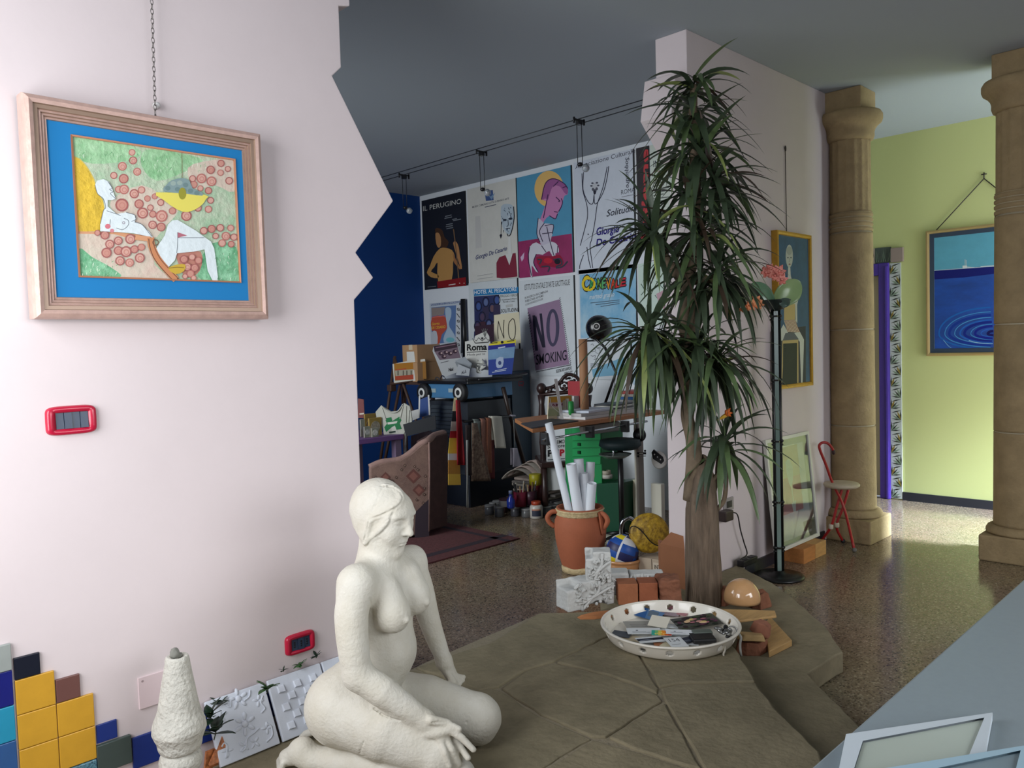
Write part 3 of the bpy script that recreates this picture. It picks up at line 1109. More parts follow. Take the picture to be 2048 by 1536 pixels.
def relief_tile(x0, kind, label, wd=0.205, rz=0.0):
    ln = 0.205
    bot, top = V(x0, 2.415, 0.203), V(x0, 2.512, 0.385)
    ex, ey = V(1, 0, 0), unit(top - bot)
    nn = np.cross(ex, ey)             # faces the room
    g = bot + V(0, 0, 0)

    def L(u, v, d=0.0):
        return g + ex * u * wd + ey * v * ln + nn * d
    t = thing('relief_tile', label, 'plaster tile', L(0.5, 0, 0))
    slab = MB(plaster).prism([L(0, 0), L(1, 0), L(1, 1), L(0, 1)], -nn * 0.014)
    build('slab', slab, t, bevel=0.0025)
    r = MB(plaster)
    if kind == 'checker':
        for i in range(5):
            for j in range(5):
                if (i + j) % 2 == 0:
                    u, v, s = 0.13 + i * 0.15, 0.14 + j * 0.15, 0.125
                    q = [L(u, v), L(u + s, v), L(u + s, v + s), L(u, v + s)]
                    q2 = [L(u + .015, v + .015, .008), L(u + s - .01, v + .005, .009), L(u + s - .01, v + s - .02, .006), L(u + .015, v + s - .02, .004)]
                    r.add(q + q2, [(4, 5, 6, 7)] + [(k, (k + 1) % 4, 4 + (k + 1) % 4, 4 + k) for k in range(4)])
    else:
        def flower(u, v, s, n):
            r.ell(L(u, v, .001), (s * .022, s * .022, .005), rot=np.stack([ex, ey, nn], 1), nu=8, nv=6)
            for k in range(n):
                a = 2 * PI * k / n + .3
                d1 = ex * math.cos(a) + ey * math.sin(a)
                d2 = np.cross(nn, d1)
                r.ell(L(u, v) + d1 * s * .045, (s * .026, s * .013, .005), rot=np.stack([d1, d2, nn], 1), nu=8, nv=6)

        def scroll(pts, w=.0028):
            r.tube(spline([L(u, v, .001) for u, v in pts], 6), w, 6)
        if kind == 'floral':
            flower(.52, .48, .55, 6)
            flower(.52, .88, .5, 5)
            for c in ((.15, .2), (.2, .72), (.85, .3), (.83, .75), (.6, .16), (.42, .17)):
                for k in range(4):
                    a = k * 1.6 + c[0] * 9
                    d1 = ex * math.cos(a) + ey * math.sin(a)
                    r.ell(L(*c) + d1 * .011, (.010, .005, .003), rot=np.stack([d1, np.cross(nn, d1), nn], 1), nu=8, nv=6)
            scroll([(.1, .1), (.16, .25), (.13, .32), (.08, .28)])
            scroll([(.36, .1), (.44, .14), (.5, .26), (.62, .3), (.72, .34)])
            scroll([(.78, .1), (.9, .16), (.92, .3), (.86, .36)])
            scroll([(.6, .82), (.7, .86), (.74, .95)])
            scroll([(.3, .86), (.36, .8), (.4, .9)])
            scroll([(.82, .55), (.9, .6), (.86, .7), (.92, .8)])
        else:
            scroll([(.2, .86), (.14, .7), (.2, .56), (.34, .5)], .004)
            scroll([(.3, .84), (.26, .72), (.32, .62)], .004)
            flower(.62, .8, .6, 5)
            scroll([(.5, .6), (.6, .5), (.56, .36), (.7, .3)], .004)
            flower(.3, .25, .5, 6)
    build('relief', r, t)
    return t


relief_tile(1.068, 'floral', 'white plaster tile with flower and scroll relief, beside the stone cone')
relief_tile(1.285, 'checker', 'white plaster tile with raised checker squares under the red socket')
relief_tile(1.497, 'scroll', 'white plaster tile with curling relief mostly behind the statue')
# ---- artificial ivy and succulents behind the tiles
leafm = mat('ivy_leaf_green', (52, 92, 46), 0.5, var=(20, 0.3))
leafd = mat('ivy_leaf_dark', (28, 50, 34), 0.5, var=(20, 0.25))


def sprig(base, n, r, label, seed, m, up=V(0, -0.3, 0.8), name='ivy_sprig', stem=0.05):
    q = random.Random(seed)
    base = np.array(base, float)
    t = thing(name, label, 'plant', base)
    st = MB(mat('ivy_stem', (60, 72, 40), 0.7))
    lf = MB(m)
    top = base + unit(up) * stem
    st.tube([base, base + (top - base) * .5 + V(.003, 0, 0), top], .0018, 5)
    for k in range(n):
        a = 2 * PI * k / n * 1.0 + q.uniform(-.3, .3)
        el = q.uniform(0.1, 1.0)
        d = unit(V(math.cos(a) * math.cos(el), math.sin(a) * math.cos(el) * .7 - .25, math.sin(el)))
        s = unit(np.cross(d, V(.1, .2, 1)))
        nn = np.cross(s, d)
        o = base + (top - base) * q.uniform(.5, 1)
        l, w = r * q.uniform(.8, 1.15), r * q.uniform(.28, .36)
        pts = []
        prof = [(0, .15), (.25, .8), (.5, 1), (.75, .7), (1, 0.02)]
        vs, fs = [], []
        for (u, ww) in prof:
            b = -0.25 * r * u * u
            vs += [o + d * l * u + nn * b - s * w * ww, o + d * l * u + nn * (b - .12 * w), o + d * l * u + nn * b + s * w * ww]
        for j in range(4):
            fs += [(j * 3, j * 3 + 1, j * 3 + 4, j * 3 + 3), (j * 3 + 1, j * 3 + 2, j * 3 + 5, j * 3 + 4)]
        lf.add(vs, fs, True)
    build('stem', st, t)
    build('leaf_tuft', lf, t, solid=.0006)
    return t


sprig(onY(533, 1388, 2.46), 8, .042, 'green succulent sprig between the two nearest plaster tiles', 3, leafm, up=V(-.1, -.4, .7), stem=.035)
sprig(onY(598, 1335, 2.515), 7, .026, 'green ivy sprig on top of the checkered plaster tile', 5, leafm, stem=.015)
sprig(onY(632, 1316, 2.515), 8, .022, 'dark ivy tips above the joint of checkered and curled plaster tiles', 8, leafd, stem=.012)
sprig(onY(566, 1343, 2.515), 5, .016, 'tiny ivy tip on the checkered tile, close to the succulent', 9, leafd, stem=.008)
for k, (x, y, Y_, r) in enumerate(((418, 1425, 2.46, .05), (428, 1455, 2.44, .06), (436, 1400, 2.515, .03))):
    sprig(onY(x, y + 25, Y_), 8, r, ('dark green ivy sprig behind the stone cone collar', 'lowest dark ivy sprig between stone cone and floral plaster tile', 'small dark ivy tuft over the corner of the floral plaster tile')[k], 20 + k, leafd, stem=.05)
# hazard-coloured broken tile on the floor between finial and plaster tile
q0 = onY(437, 1502, 2.44)
sh = MB(mat('orange_tile_shard', (172, 104, 60), 0.5, var=(60, 0.5)))
sh.prism([q0 + V(-.035, -.012, -.03), q0 + V(.03, -.012, -.03), q0 + V(.02, .01, .035)], (0, .012, 0))
sh.prism([q0 + V(-.06, .02, -.2), q0 + V(.06, .02, -.2), q0 + V(.03, .02, .0), q0 + V(-.03, .02, -.0)], (0, .01, 0))
single('tile_shard', sh, 'orange triangular tile shard in the dark gap beside the floral plaster tile', 'shard')
# ================================================================ KNEELING PLASTER WOMAN (one sculpted surface)
def make_statue():
    f = unit(V(.54, -.84, 0))
    L = V(-f[1], f[0], 0)
    Zv = V(0, 0, 1)
    P0 = V(1.40, 2.13, .2)

    def M(x, y, l):                       # the sight line met at sideways distance l from the body's mid plane
        return onP(x, y, P0 + l * L, L)

    def W(a, b, c):
        return P0 + f * a + L * b + Zv * c
    FD = Field(W(0, 0, 0) + V(-.36, -.50, -.004), W(0, 0, 0) + V(.50, .30, .93), 0.0034)
    tf = V(math.cos(math.radians(-76)), math.sin(math.radians(-76)), 0)
    tl = V(-tf[1], tf[0], 0)
    TA = np.stack([tf, tl, Zv])
    BA = np.stack([f, L, Zv])
    # pelvis and seat
    FD.ell(M(712, 1398, 0), (.112, .15, .11), BA, .03)
    FD.ell(M(682, 1414, -.085), (.108, .10, .11), BA, .05)
    FD.ell(M(695, 1400, .085), (.11, .10, .11), BA, .05)
    # trunk
    FD.cone(M(728, 1378, 0), M(770, 1300, .01), .104, .088, .05)
    FD.ell(M(770, 1300, .012), (.076, .110, .095), TA, .05)
    FD.ell(M(760, 1215, 0), (.090, .125, .12), TA, .05)
    FD.ell(M(760, 1160, 0), (.072, .135, .07), TA, .05)
    # shoulders
    shN, shF = M(713, 1168, -.155), M(822, 1122, .14)
    FD.cone(M(750, 1140, -.03), shN, .045, .05, .05)
    FD.cone(M(775, 1128, .03), shF, .044, .045, .05)
    # neck
    FD.cone(M(756, 1140, 0), M(757, 1075, 0), .064, .05, .035)
    FD.cone(M(752, 1130, 0), M(748, 1085, 0), .046, .04, .03)
    # breasts
    for (x, y, l, r) in ((786, 1230, -.085, .052), (829, 1196, .045, .050)):
        c = M(x, y, l)
        FD.ell(c, (r, r, r * 1.02), TA, .016)
        FD.ell(c + V(0, 0, .04) - tf * .012, (r * .75, r * .85, r * 1.25), TA, .04)
        FD.ell(c + tf * r * .97 - Zv * .008, (.008, .008, .008), TA, .012)
    # navel fold
    FD.ell(M(800, 1352, -.06), (.008, .008, .012), TA, .02, 'sub')
    # near arm
    elN = M(716, 1350, -.20)
    wrN = M(850, 1440, -.158)
    FD.chain([shN, M(703, 1230, -.185), M(707, 1300, -.2), elN], [.052, .049, .045, .041], .03, sm=4)
    FD.chain([elN, M(765, 1383, -.19), wrN], [.042, .044, .028], .02)
    # far arm, hand flat on the stone
    elF, wrF = M(860, 1245, .205), M(888, 1322, .245)
    FD.chain([shF, M(842, 1180, .175), elF, wrF], [.046, .042, .036, .026], .03, sm=4)
    hF = M(903, 1352, .26)
    FD.cone(wrF, hF, .026, .022, .015)
    for k, (dx, dy) in enumerate(((22, 2), (20, 9), (15, 15), (8, 19))):
        FD.chain([M(905 + dx * .3, 1352 + dy * .4, .262 - k * .006), M(905 + dx, 1352 + dy, .266 - k * .012)], [.010, .008], .006)
    FD.chain([M(895, 1345, .235), M(908, 1362, .225)], [.011, .008], .006)
    # legs: thighs forward, shins folded under, feet behind
    FD.chain([M(690, 1415, -.10), M(775, 1455, -.125), M(868, 1503, -.13)], [.108, .098, .068], .035)
    FD.ell(M(884, 1512, -.13), (.062, .062, .062), BA, .03)
    FD.chain([M(735, 1400, .10), M(850, 1410, .135), M(945, 1432, .145)], [.105, .095, .074], .035)
    FD.ell(M(962, 1437, .145), (.066, .07, .068), BA, .03)
    FD.chain([W(.36, -.13, .045), W(.16, -.125, .056), W(-.02, -.105, .046), W(-.13, -.095, .04)], [.05, .062, .046, .032], .016)
    FD.chain([W(.35, .148, .05), W(.2, .14, .056), W(.0, .115, .046), W(-.12, .10, .04)], [.05, .062, .046, .032], .016)
    # near hand lies on the knee: palm, then five fingers over its front
    def on(x, y, up=.004):
        p = FD.hit(x, y)
        if p is None or (p - P0) @ L > -.06:
            p = M(x, y, -.15)
        return p - unit(sight(x, y)) * up
    kn = on(884, 1468, .010)
    tips = [[on(x, y, .0035) for x, y in q] for q in (((902, 1460), (924, 1476), (947, 1499)), ((897, 1467), (917, 1489), (936, 1516)), ((889, 1473), (904, 1500), (918, 1528)), ((879, 1478), (891, 1506), (900, 1532)))]
    thumb = [on(862, 1440, .004), on(893, 1446, .002), on(918, 1458, .002)]
    for q, r in zip(tips, (.0105, .0108, .0104, .0094)):
        FD.chain([wrN * .35 + q[0] * .65, q[0], q[1], q[2]], [r * 1.15, r * 1.18, r, r * .8], .0045)
    FD.cone(wrN, kn, .027, .024, .012)
    FD.ell(wrN * .3 + kn * .7, (.038, .031, .019), np.stack([unit(kn - wrN), unit(np.cross(Zv, kn - wrN)), Zv]), .010)
    FD.chain(thumb, [.014, .0115, .009], .006)
    for s in (-1, 1):
        l0 = -.10 if s < 0 else .105
        FD.chain([W(-.12, l0, .045), W(-.17, l0 - .0 * s, .055), W(-.205, l0, .04)], [.036, .034, .026], .02)
        FD.ell(W(-.15, l0, .075), (.036, .034, .034), BA, .02)
        for q in range(5):
            lt = l0 + s * (-.026 + q * .0135)
            FD.chain([W(-.205, lt, .035), W(-.232 + .006 * q, lt, .024), W(-.244 + .007 * q, lt, .012)], [.0125 - .0008 * q] * 3, .006)
    # ---------------- head
    ya = math.radians(-45 - 30)
    h0 = V(math.cos(ya), math.sin(ya), 0)
    pt = math.radians(-14)
    hf = h0 * math.cos(pt) + Zv * math.sin(pt)
    hs = V(-h0[1], h0[0], 0)
    hu = np.cross(hf, hs)
    A = np.stack([hf, hs, hu])
    hc = M(764, 1034, .005)

    def Hd(a, b, c):
        return hc + hf * a + hs * b + hu * c
    FD.ell(Hd(0, 0, .012), (.097, .074, .094), A, .02)
    FD.ell(Hd(.034, 0, -.036), (.063, .059, .074), A, .03)
    FD.ell(Hd(.046, 0, .034), (.052, .062, .056), A, .02)
    FD.ell(Hd(.073, 0, -.088), (.020, .021, .017), A, .022)
    for s in (-1, 1):
        FD.chain([Hd(.0, s * .062, -.05), Hd(.05, s * .032, -.088)], [.014, .014], .03)
        FD.ell(Hd(.063, s * .037, -.018), (.024, .02, .028), A, .022)
        FD.ell(Hd(.082, s * .028, .036), (.012, .024, .007), A, .014)
        FD.ell(Hd(.103, s * .031, .018), (.014, .018, .010), A, .012, 'sub')
        FD.ell(Hd(.079, s * .031, .017), (.0135, .0165, .0115), A, .004)
        FD.chain([Hd(.096, s * .016, .012), Hd(.0955, s * .031, .0085), Hd(.086, s * .046, .012)], [.0015, .0024, .0015], .003, 'sub')
        FD.chain([Hd(.095, s * .016, .024), Hd(.095, s * .031, .028), Hd(.085, s * .047, .022)], [.001, .0018, .001], .003, 'sub')
        FD.ell(Hd(.100, s * .0115, -.018), (.010, .0085, .0075), A, .006)
    FD.chain([Hd(.092, 0, .034), Hd(.104, 0, .006), Hd(.115, 0, -.0145)], [.0075, .0085, .0095], .010)
    FD.ell(Hd(.093, 0, -.047), (.009, .019, .006), A, .007)
    FD.ell(Hd(.0915, 0, -.0565), (.009, .016, .006), A, .007)
    FD.chain([Hd(.090, -.022, -.052), Hd(.1030, 0, -.0515), Hd(.090, .022, -.052)], [.0016, .0026, .0016], .003, 'sub')
    FD.ell(Hd(.097, 0, -.069), (.006, .014, .004), A, .010, 'sub')
    # hair: close cap swept back to the nape, over the ears
    FD.ell(Hd(-.018, 0, .026), (.094, .083, .092), A, .006)
    FD.chain([Hd(-.06, 0, .0), Hd(-.058, 0, -.035), Hd(-.05, 0, -.07)], [.05, .042, .022], .02)
    for s in (-1, 1):
        FD.ell(Hd(-.012, s * .05, -.012), (.052, .028, .055), A, .010)

    def ridge(pts, r, k=.006, emb=.004):
        ps = [FD.hit(x, y) for x, y in pts]
        ps = [p + unit(sight(*q)) * emb for p, q in zip(ps, pts) if p is not None]
        FD.chain(ps, list(np.interp(np.linspace(0, 1, len(ps)), np.linspace(0, 1, len(r)), r)), k)
    sh_ = lambda pts: [(660 + x / 5.909, 940 + y / 5.909) for x, y in pts]
    ridge(sh_([(640, 190), (740, 215), (810, 270), (835, 340), (800, 400), (740, 440), (640, 500), (540, 545), (480, 575)]), [.008, .012, .013, .012, .010])
    ridge(sh_([(735, 490), (700, 560), (660, 630), (600, 700), (530, 770), (470, 820), (430, 870)]), [.008, .012, .013, .012, .008])
    ridge(sh_([(470, 600), (450, 680), (430, 760), (420, 850)]), [.010, .013, .013, .010])
    FD.wobble(0.0004, 75, 8)

    def scratch(pts, r, k=.003):
        ps = [FD.hit(x, y) for x, y in pts]
        ps = [p for p in ps if p is not None]
        return (ps, r, k)
    cuts = []
    sc = lambda pts: [(560 + x / 2.494, 920 + y / 2.494) for x, y in pts]
    hl = [([(600, 190), (740, 200), (830, 255), (862, 320), (850, 380), (800, 430), (700, 490), (580, 545), (475, 582)], .0030), ([(765, 465), (725, 560), (700, 640), (640, 710), (560, 780), (480, 840), (425, 905)], .0030),
          ([(460, 585), (440, 670), (425, 760), (395, 850)], .0022), ([(740, 500), (690, 580), (600, 650), (510, 725)], .0016), ([(760, 200), (790, 175), (850, 165)], .0014), ([(330, 640), (335, 740)], .0012),
          ([(560, 400), (520, 440), (510, 460)], .0014), ([(630, 200), (580, 290), (540, 390)], .0013), ([(400, 400), (350, 450)], .0010)]
    for pts, r in hl:
        cuts.append(scratch(sh_(pts), r))
    for pts, r in (([(450, 690), (462, 760), (466, 820)], .003), ([(150, 1360), (220, 1420), (300, 1465), (420, 1480)], .004), ([(760, 1310), (860, 1305), (930, 1308)], .003),
                   ([(420, 1400), (405, 1440), (396, 1470)], .0016), ([(470, 1240), (520, 1275), (600, 1300)], .003)):
        cuts.append(scratch(sc(pts), r))
    for ps, r, k in cuts:
        if len(ps) > 1:
            FD.chain(ps, [r] * len(ps), k, 'sub')
    FD.box(W(0, 0, -.05), (.8, .8, .052), mode='sub')
    clay = mat('aged_white_plaster', (196, 191, 176), 0.85, var=(9, 0.11), bump=(110, 0.28), spec=0.15, col2=(206, 203, 192))
    mb = FD.mesh(MB(clay))
    single('kneeling_statue', mb, 'kneeling nude woman in aged white plaster, head bowed, hand on knee, on the stone paving', 'statue')


make_statue()
# ================================================================ STONE PAVING AND WHAT LIES ON IT
slab_m = mat('old_paving_stone', (134, 125, 102), 0.92, var=(5, 0.2), bump=(35, 0.55), spec=0.12)
mort = mat('sandy_mortar', (140, 130, 108), 0.95, bump=(60, 0.6))
ZU, ZL = 0.2, 0.1
plat = thing('stone_platform', 'raised paving of broken old stone slabs under the statue and the tray', 'paving', (2.2, 1.9, 0))
rs = random.Random(5)


def slab(px, z, th=0.055, name='paving_slab', jit=.004, shrink=.004, par=plat):
    p = [onZ(x, y, z)[:2] for x, y in px]
    p = [np.array([q[0], min(q[1], 2.515) if (q[0] > 3.98 or q[0] < 1.75) else q[1]]) for q in p]
    out = []
    n = len(p)
    ar = sum(p[i][0] * p[(i + 1) % n][1] - p[(i + 1) % n][0] * p[i][1] for i in range(n))
    if ar < 0:
        p = p[::-1]
    for i in range(n):
        a, b = p[i], p[(i + 1) % n]
        m = max(1, int(np.linalg.norm(b - a) / .05))
        nn = unit(np.array([-(b - a)[1], (b - a)[0]]))
        for k in range(m):
            q = a + (b - a) * k / m + nn * (shrink + (rs.uniform(-jit, jit) if k else 0))
            out.append((q[0], q[1], z - th))
    return build(name, MB(slab_m).prism(out, (0, 0, th + rs.uniform(-.003, .001))), par, bevel=.006)


SA = [(830, 1335), (905, 1308), (985, 1283), (1075, 1226), (1195, 1222), (1250, 1258), (1202, 1277), (1160, 1298), (1108, 1322), (1050, 1340), (1000, 1372), (960, 1380)]
SB = [(1112, 1324), (1204, 1279), (1252, 1260), (1283, 1318), (1318, 1376), (1316, 1386), (1220, 1350)]
SC_ = [(1252, 1259), (1198, 1221), (1260, 1195), (1400, 1205), (1475, 1300), (1512, 1362), (1440, 1364), (1360, 1366), (1319, 1374), (1284, 1317)]
SD = [(1320, 1377), (1362, 1368), (1512, 1364), (1560, 1425), (1640, 1502), (1660, 1560), (1450, 1610), (1407, 1536), (1350, 1437), (1328, 1400)]
SE = [(1108, 1325), (1220, 1352), (1316, 1388), (1326, 1401), (1267, 1437), (1213, 1473), (1185, 1473), (1080, 1428), (1002, 1376), (1050, 1342)]
SF = [(1328, 1404), (1349, 1438), (1405, 1535), (1380, 1533), (1267, 1497), (1216, 1474), (1268, 1439)]
SG = [(560, 1478), (640, 1442), (720, 1400), (828, 1338), (1000, 1378), (1080, 1430), (1184, 1475), (1081, 1537), (1000, 1592), (880, 1700), (640, 1700), (420, 1600), (400, 1545)]
SH = [(1187, 1477), (1267, 1499), (1380, 1535), (1406, 1538), (1450, 1612), (1330, 1750), (1100, 1800), (900, 1730), (1001, 1593), (1082, 1539)]
for s_ in (SA, SB, SC_, SD, SE, SF, SG, SH):
    slab(s_, ZU)
# lower step at the side of the hall
LOW = [(1198, 1190), (1330, 1145), (1430, 1118), (1500, 1143), (1545, 1165), (1580, 1190), (1650, 1250), (1688, 1304), (1676, 1309), (1617, 1347), (1640, 1372), (1710, 1440), (1770, 1505), (1820, 1580), (1560, 1600), (1400, 1400), (1300, 1250)]
slab(LOW, ZL, .095, 'lower_step')
core = [onZ(x, y, .14)[:2] for x, y in [(850, 1350), (1075, 1250), (1200, 1250), (1370, 1225), (1465, 1365), (1580, 1500), (1610, 1570), (1440, 1640), (1300, 1800), (900, 1740), (640, 1710), (440, 1610), (425, 1560), (580, 1490)]]
build('mortar_bed', MB(mort).prism([(p[0], p[1], 0.001) for p in core], (0, 0, .19)), plat)

# ---- white perforated tray
TC = V(2.908, 1.981, ZU)
tray = thing('round_tray', 'round white ceramic tray with oval holes in its rim, full of cards', 'tray', TC)
tray_m = mat('cream_glaze', (236, 230, 216), 0.3, coat=0.4, var=(6, 0.04))
N, R_B, R_T, HT = 256, 0.262, 0.297, 0.062
vs, fs = [], []
rows = 14
for j in range(rows + 1):
    u = j / rows
    r = R_B + (R_T - R_B) * (u ** 0.7)
    z = ZU + 0.004 + HT * u
    for k in range(N):
        a = 2 * PI * k / N
        vs.append((TC[0] + r * math.cos(a), TC[1] + r * math.sin(a), z))
for j in range(rows):
    for k in range(N):
        a = (k + .5) / N * 16 % 1.0 - 0.5
        b = ((j + .5) / rows - 0.58)
        arc = a * 2 * PI * .28 / 16
        if (arc / .0135) ** 2 + (b * HT / .0125) ** 2 < 1:
            continue
        fs.append((j * N + k, j * N + (k + 1) % N, (j + 1) * N + (k + 1) % N, (j + 1) * N + k))
build('rim', MB(tray_m).add(vs, fs, True), tray, solid=0.009)
build('dish', MB(tray_m).lathe([(0.02, ZU), (.235, ZU), (.255, ZU + .004), (R_B + .004, ZU + .010), (R_B - .004, ZU + .012), (.24, ZU + .009), (.02, ZU + .009)], (TC[0], TC[1], 0), 64), tray)
build('rim_bead', MB(tray_m).tube([(TC[0] + R_T * math.cos(a), TC[1] + R_T * math.sin(a), ZU + HT + .004) for a in np.linspace(0, 2 * PI, 97)[:-1]], .0055, 8, closed=True), tray)

card_w = mat('white_card', (222, 226, 226), 0.5)


def flat_card(name, px, py, w, h, rz, z, label, cat, face, tilt=(0, 0), th=.0008, group=None, art=None):
    c = onZ(px, py, z)
    Rm = rotz(rz) @ euler(tilt[0], tilt[1], 0)
    mb = MB(face).box(c, (w, h, th), Rm)
    if art:
        nrm = Rm @ V(0, 0, 1)
        A = Art(lambda x, y: c + Rm @ V((x - .5) * w, (y - .5) * h, th / 2), nrm, step=.00006)
        art(A)
        for m, vv in ((None, None),):
            base = mb.n
            mb.v += A.v
            mb.n += A.n
            for fc, mi, s in zip(A.f, A.mi, A.sm):
                mb.use(A.mats[mi])
                mb.f.append(tuple(i + base for i in fc))
                mb.mi.append(mb.cur)
                mb.sm.append(s)
    return single(name, mb, label, cat, group)


def a_flower(A):
    q = random.Random(3)
    for _ in range(26):
        A.ell(q.uniform(.08, .92), q.uniform(.1, .9), q.uniform(.04, .12), q.uniform(.05, .12), q.choice([(40, 46, 36), (70, 78, 56), (96, 56, 76), (54, 40, 44), (28, 30, 26)]), n=9)
    for _ in range(12):
        A.ell(q.uniform(.25, .7), q.uniform(.3, .75), q.uniform(.05, .1), q.uniform(.05, .09), q.choice([(206, 150, 140), (226, 190, 150), (176, 110, 120), (220, 200, 120)]), q.uniform(0, 3), n=9)


def a_lines(col, n=4):
    def f(A):
        for k in range(n):
            A.rect(.15, .25 + k * .14, .15 + .5 - .1 * (k % 2), .29 + k * .14, col)
    return f


def a_rainbow(A):
    for k, c in enumerate([(60, 170, 150), (120, 190, 120), (220, 200, 90), (240, 150, 50), (226, 110, 40), (196, 70, 40)]):
        A.rect(k / 6, 0, (k + 1) / 6 + .001, 1, c)
    for k in range(7):
        A.ell(.2 + .1 * k, .3 + .08 * (k % 4), .05, .1, (250, 220, 120), n=8)


def a_dots(A):
    A.ell(.78, .3, .03, .05, (60, 120, 90), n=8)
    A.ell(.3, .6, .04, .06, (40, 46, 60), n=8)
    a_lines((130, 134, 140), 2)(A)


def a_band(A):
    A.rect(0, .35, 1, .75, (28, 34, 48))
    A.rect(.1, .45, .6, .52, (150, 156, 166))


def a_qtext(A):
    A.text('154', .2, .55, .8, .55, .3, (60, 60, 66), up=(0, 1))
    a_lines((150, 150, 150), 1)(A)


zt = ZU + .012
black = mat('black_leather', (26, 26, 28), 0.45)
slate = mat('dark_slate_card', (74, 78, 84), 0.5)
kraft = mat('beige_card', (196, 180, 150), 0.7)
CARDS = [
    ('folder_leaflet', 1243, 1268, .085, .055, -.9, zt + .012, 'dark slate leaflet at the tray rim on the statue side', slate, a_lines((110, 114, 120), 2), (.1, 0)),
    ('leaflet_stack', 1283, 1250, .15, .10, -.35, zt + .010, 'grey folded leaflet in the tray behind the slate one', mat('grey_paper', (160, 158, 150), .7), a_lines((110, 110, 106), 3), (0, .05)),
    ('blue_postcard', 1298, 1228, .12, .085, -1.05, zt + .014, 'blue photo postcard leaning on the far rim of the tray', mat('steel_blue_print', (76, 116, 160), .4), lambda A: (A.poly([(0, 0), (.5, 0), (.3, 1), (0, 1)], (46, 92, 150)), A.poly([(.5, .3), (.9, .3), (.8, .9), (.4, .9)], (96, 112, 128))), (.18, .1)),
    ('striped_leaflet', 1332, 1224, .12, .07, -.7, zt + .012, 'grey printed leaflet next to the blue postcard', mat('mauve_print', (150, 132, 140), .5), a_lines((80, 70, 84), 4), (.1, .05)),
    ('pink_leaflet', 1356, 1222, .11, .07, -1.1, zt + .013, 'dusky pink leaflet against the far tray rim', mat('dusky_pink_print', (168, 112, 118), .5), a_lines((220, 190, 190), 3), (.15, 0)),
    ('flower_magazine', 1393, 1243, .20, .13, -.25, zt + .024, 'large dark magazine with a flower picture, on top in the tray', mat('dark_olive_print', (52, 54, 46), .35), a_flower, (.05, -.06)),
    ('white_envelope', 1318, 1243, .085, .085, -.85, zt + .028, 'blank cream envelope standing out in the middle of the tray', mat('cream_paper', (228, 222, 204), .6), None, (.25, .05)),
    ('wide_card', 1288, 1262, .15, .07, -.45, zt + .018, 'long white printed card in front of the cream envelope', card_w, a_dots, (.02, .02)),
    ('rainbow_card', 1323, 1266, .085, .05, -.62, zt + .026, 'card printed in turquoise and orange, in the middle of the tray', card_w, a_rainbow, (.08, 0)),
    ('white_ticket', 1362, 1264, .13, .055, -.55, zt + .027, 'bright white ticket beside the turquoise and orange card', mat('bright_card', (236, 240, 242), .5), a_dots, (.03, .03)),
    ('lettered_card', 1352, 1284, .075, .10, -.25, zt + .020, 'white card with dark lettering at the front rim of the tray', card_w, a_qtext, (.05, .02)),
    ('navy_card', 1301, 1279, .12, .06, -.15, zt + .020, 'white card with a navy band near the front rim of the tray', card_w, a_band, (.03, .05)),
    ('beige_card', 1262, 1276, .11, .06, -1.0, zt + .004, 'beige card lying low at the front rim below the slate leaflet', kraft, None, (0, 0)),
    ('orange_card', 1322, 1289, .06, .05, -.5, zt + .006, 'small orange-brown card at the front rim beside the navy card', mat('tan_orange_card', (186, 124, 84), .6), None, (0, 0)),
    ('cream_card', 1339, 1291, .07, .05, -1.1, zt + .008, 'pale cream card under the lettered card at the front rim', mat('pale_cream_card', (222, 212, 180), .6), None, (0, 0)),
    ('dark_brochure', 1376, 1279, .14, .05, .1, zt + .012, 'dark blue narrow brochure left of the black wallet in the tray', mat('ink_blue_card', (36, 44, 62), .45), a_lines((150, 160, 170), 2), (.02, .04)),
]
for nm, x, y, w, h, rz, z, lab, m, art, tilt in CARDS:
    flat_card(nm, x, y, w, h, rz - .35, z, lab.replace('left of', 'next to'), 'card' if 'card' in nm or 'ticket' in nm else 'leaflet', m, tilt, art=art)
q = random.Random(9)
for k in range(9):
    a, r = q.uniform(0, 2 * PI), q.uniform(.05, .2)
    p = TC + V(r * math.cos(a), r * math.sin(a), .010 + .0012 * k)
    mb = MB(card_w if k % 3 else mat('grey_card', (178, 178, 174), .6)).box(p, (.085, .055, .0008), rotz(q.uniform(0, 3)))
    single('loose_card', mb, 'plain pale card in the bottom layer of the round tray', 'card', 'loose cards under the others in the tray')
# black wallet with a grey cover
wl = thing('black_wallet', 'black wallet with a grey green flap lying in the tray', 'wallet', onZ(1405, 1276, zt + .006))
wc = onZ(1405, 1276, zt + .018)
build('body', MB(black).box(wc, (.10, .085, .020), rotz(-.75)), wl, bevel=.006)
build('flap', MB(mat('grey_green_leather', (96, 106, 98), .45)).box(onZ(1404, 1264, zt + .026), (.085, .04, .014), rotz(-.75)), wl, bevel=.005)
st = mat('tarnished_silver', (150, 150, 148), 0.28, metal=0.9)
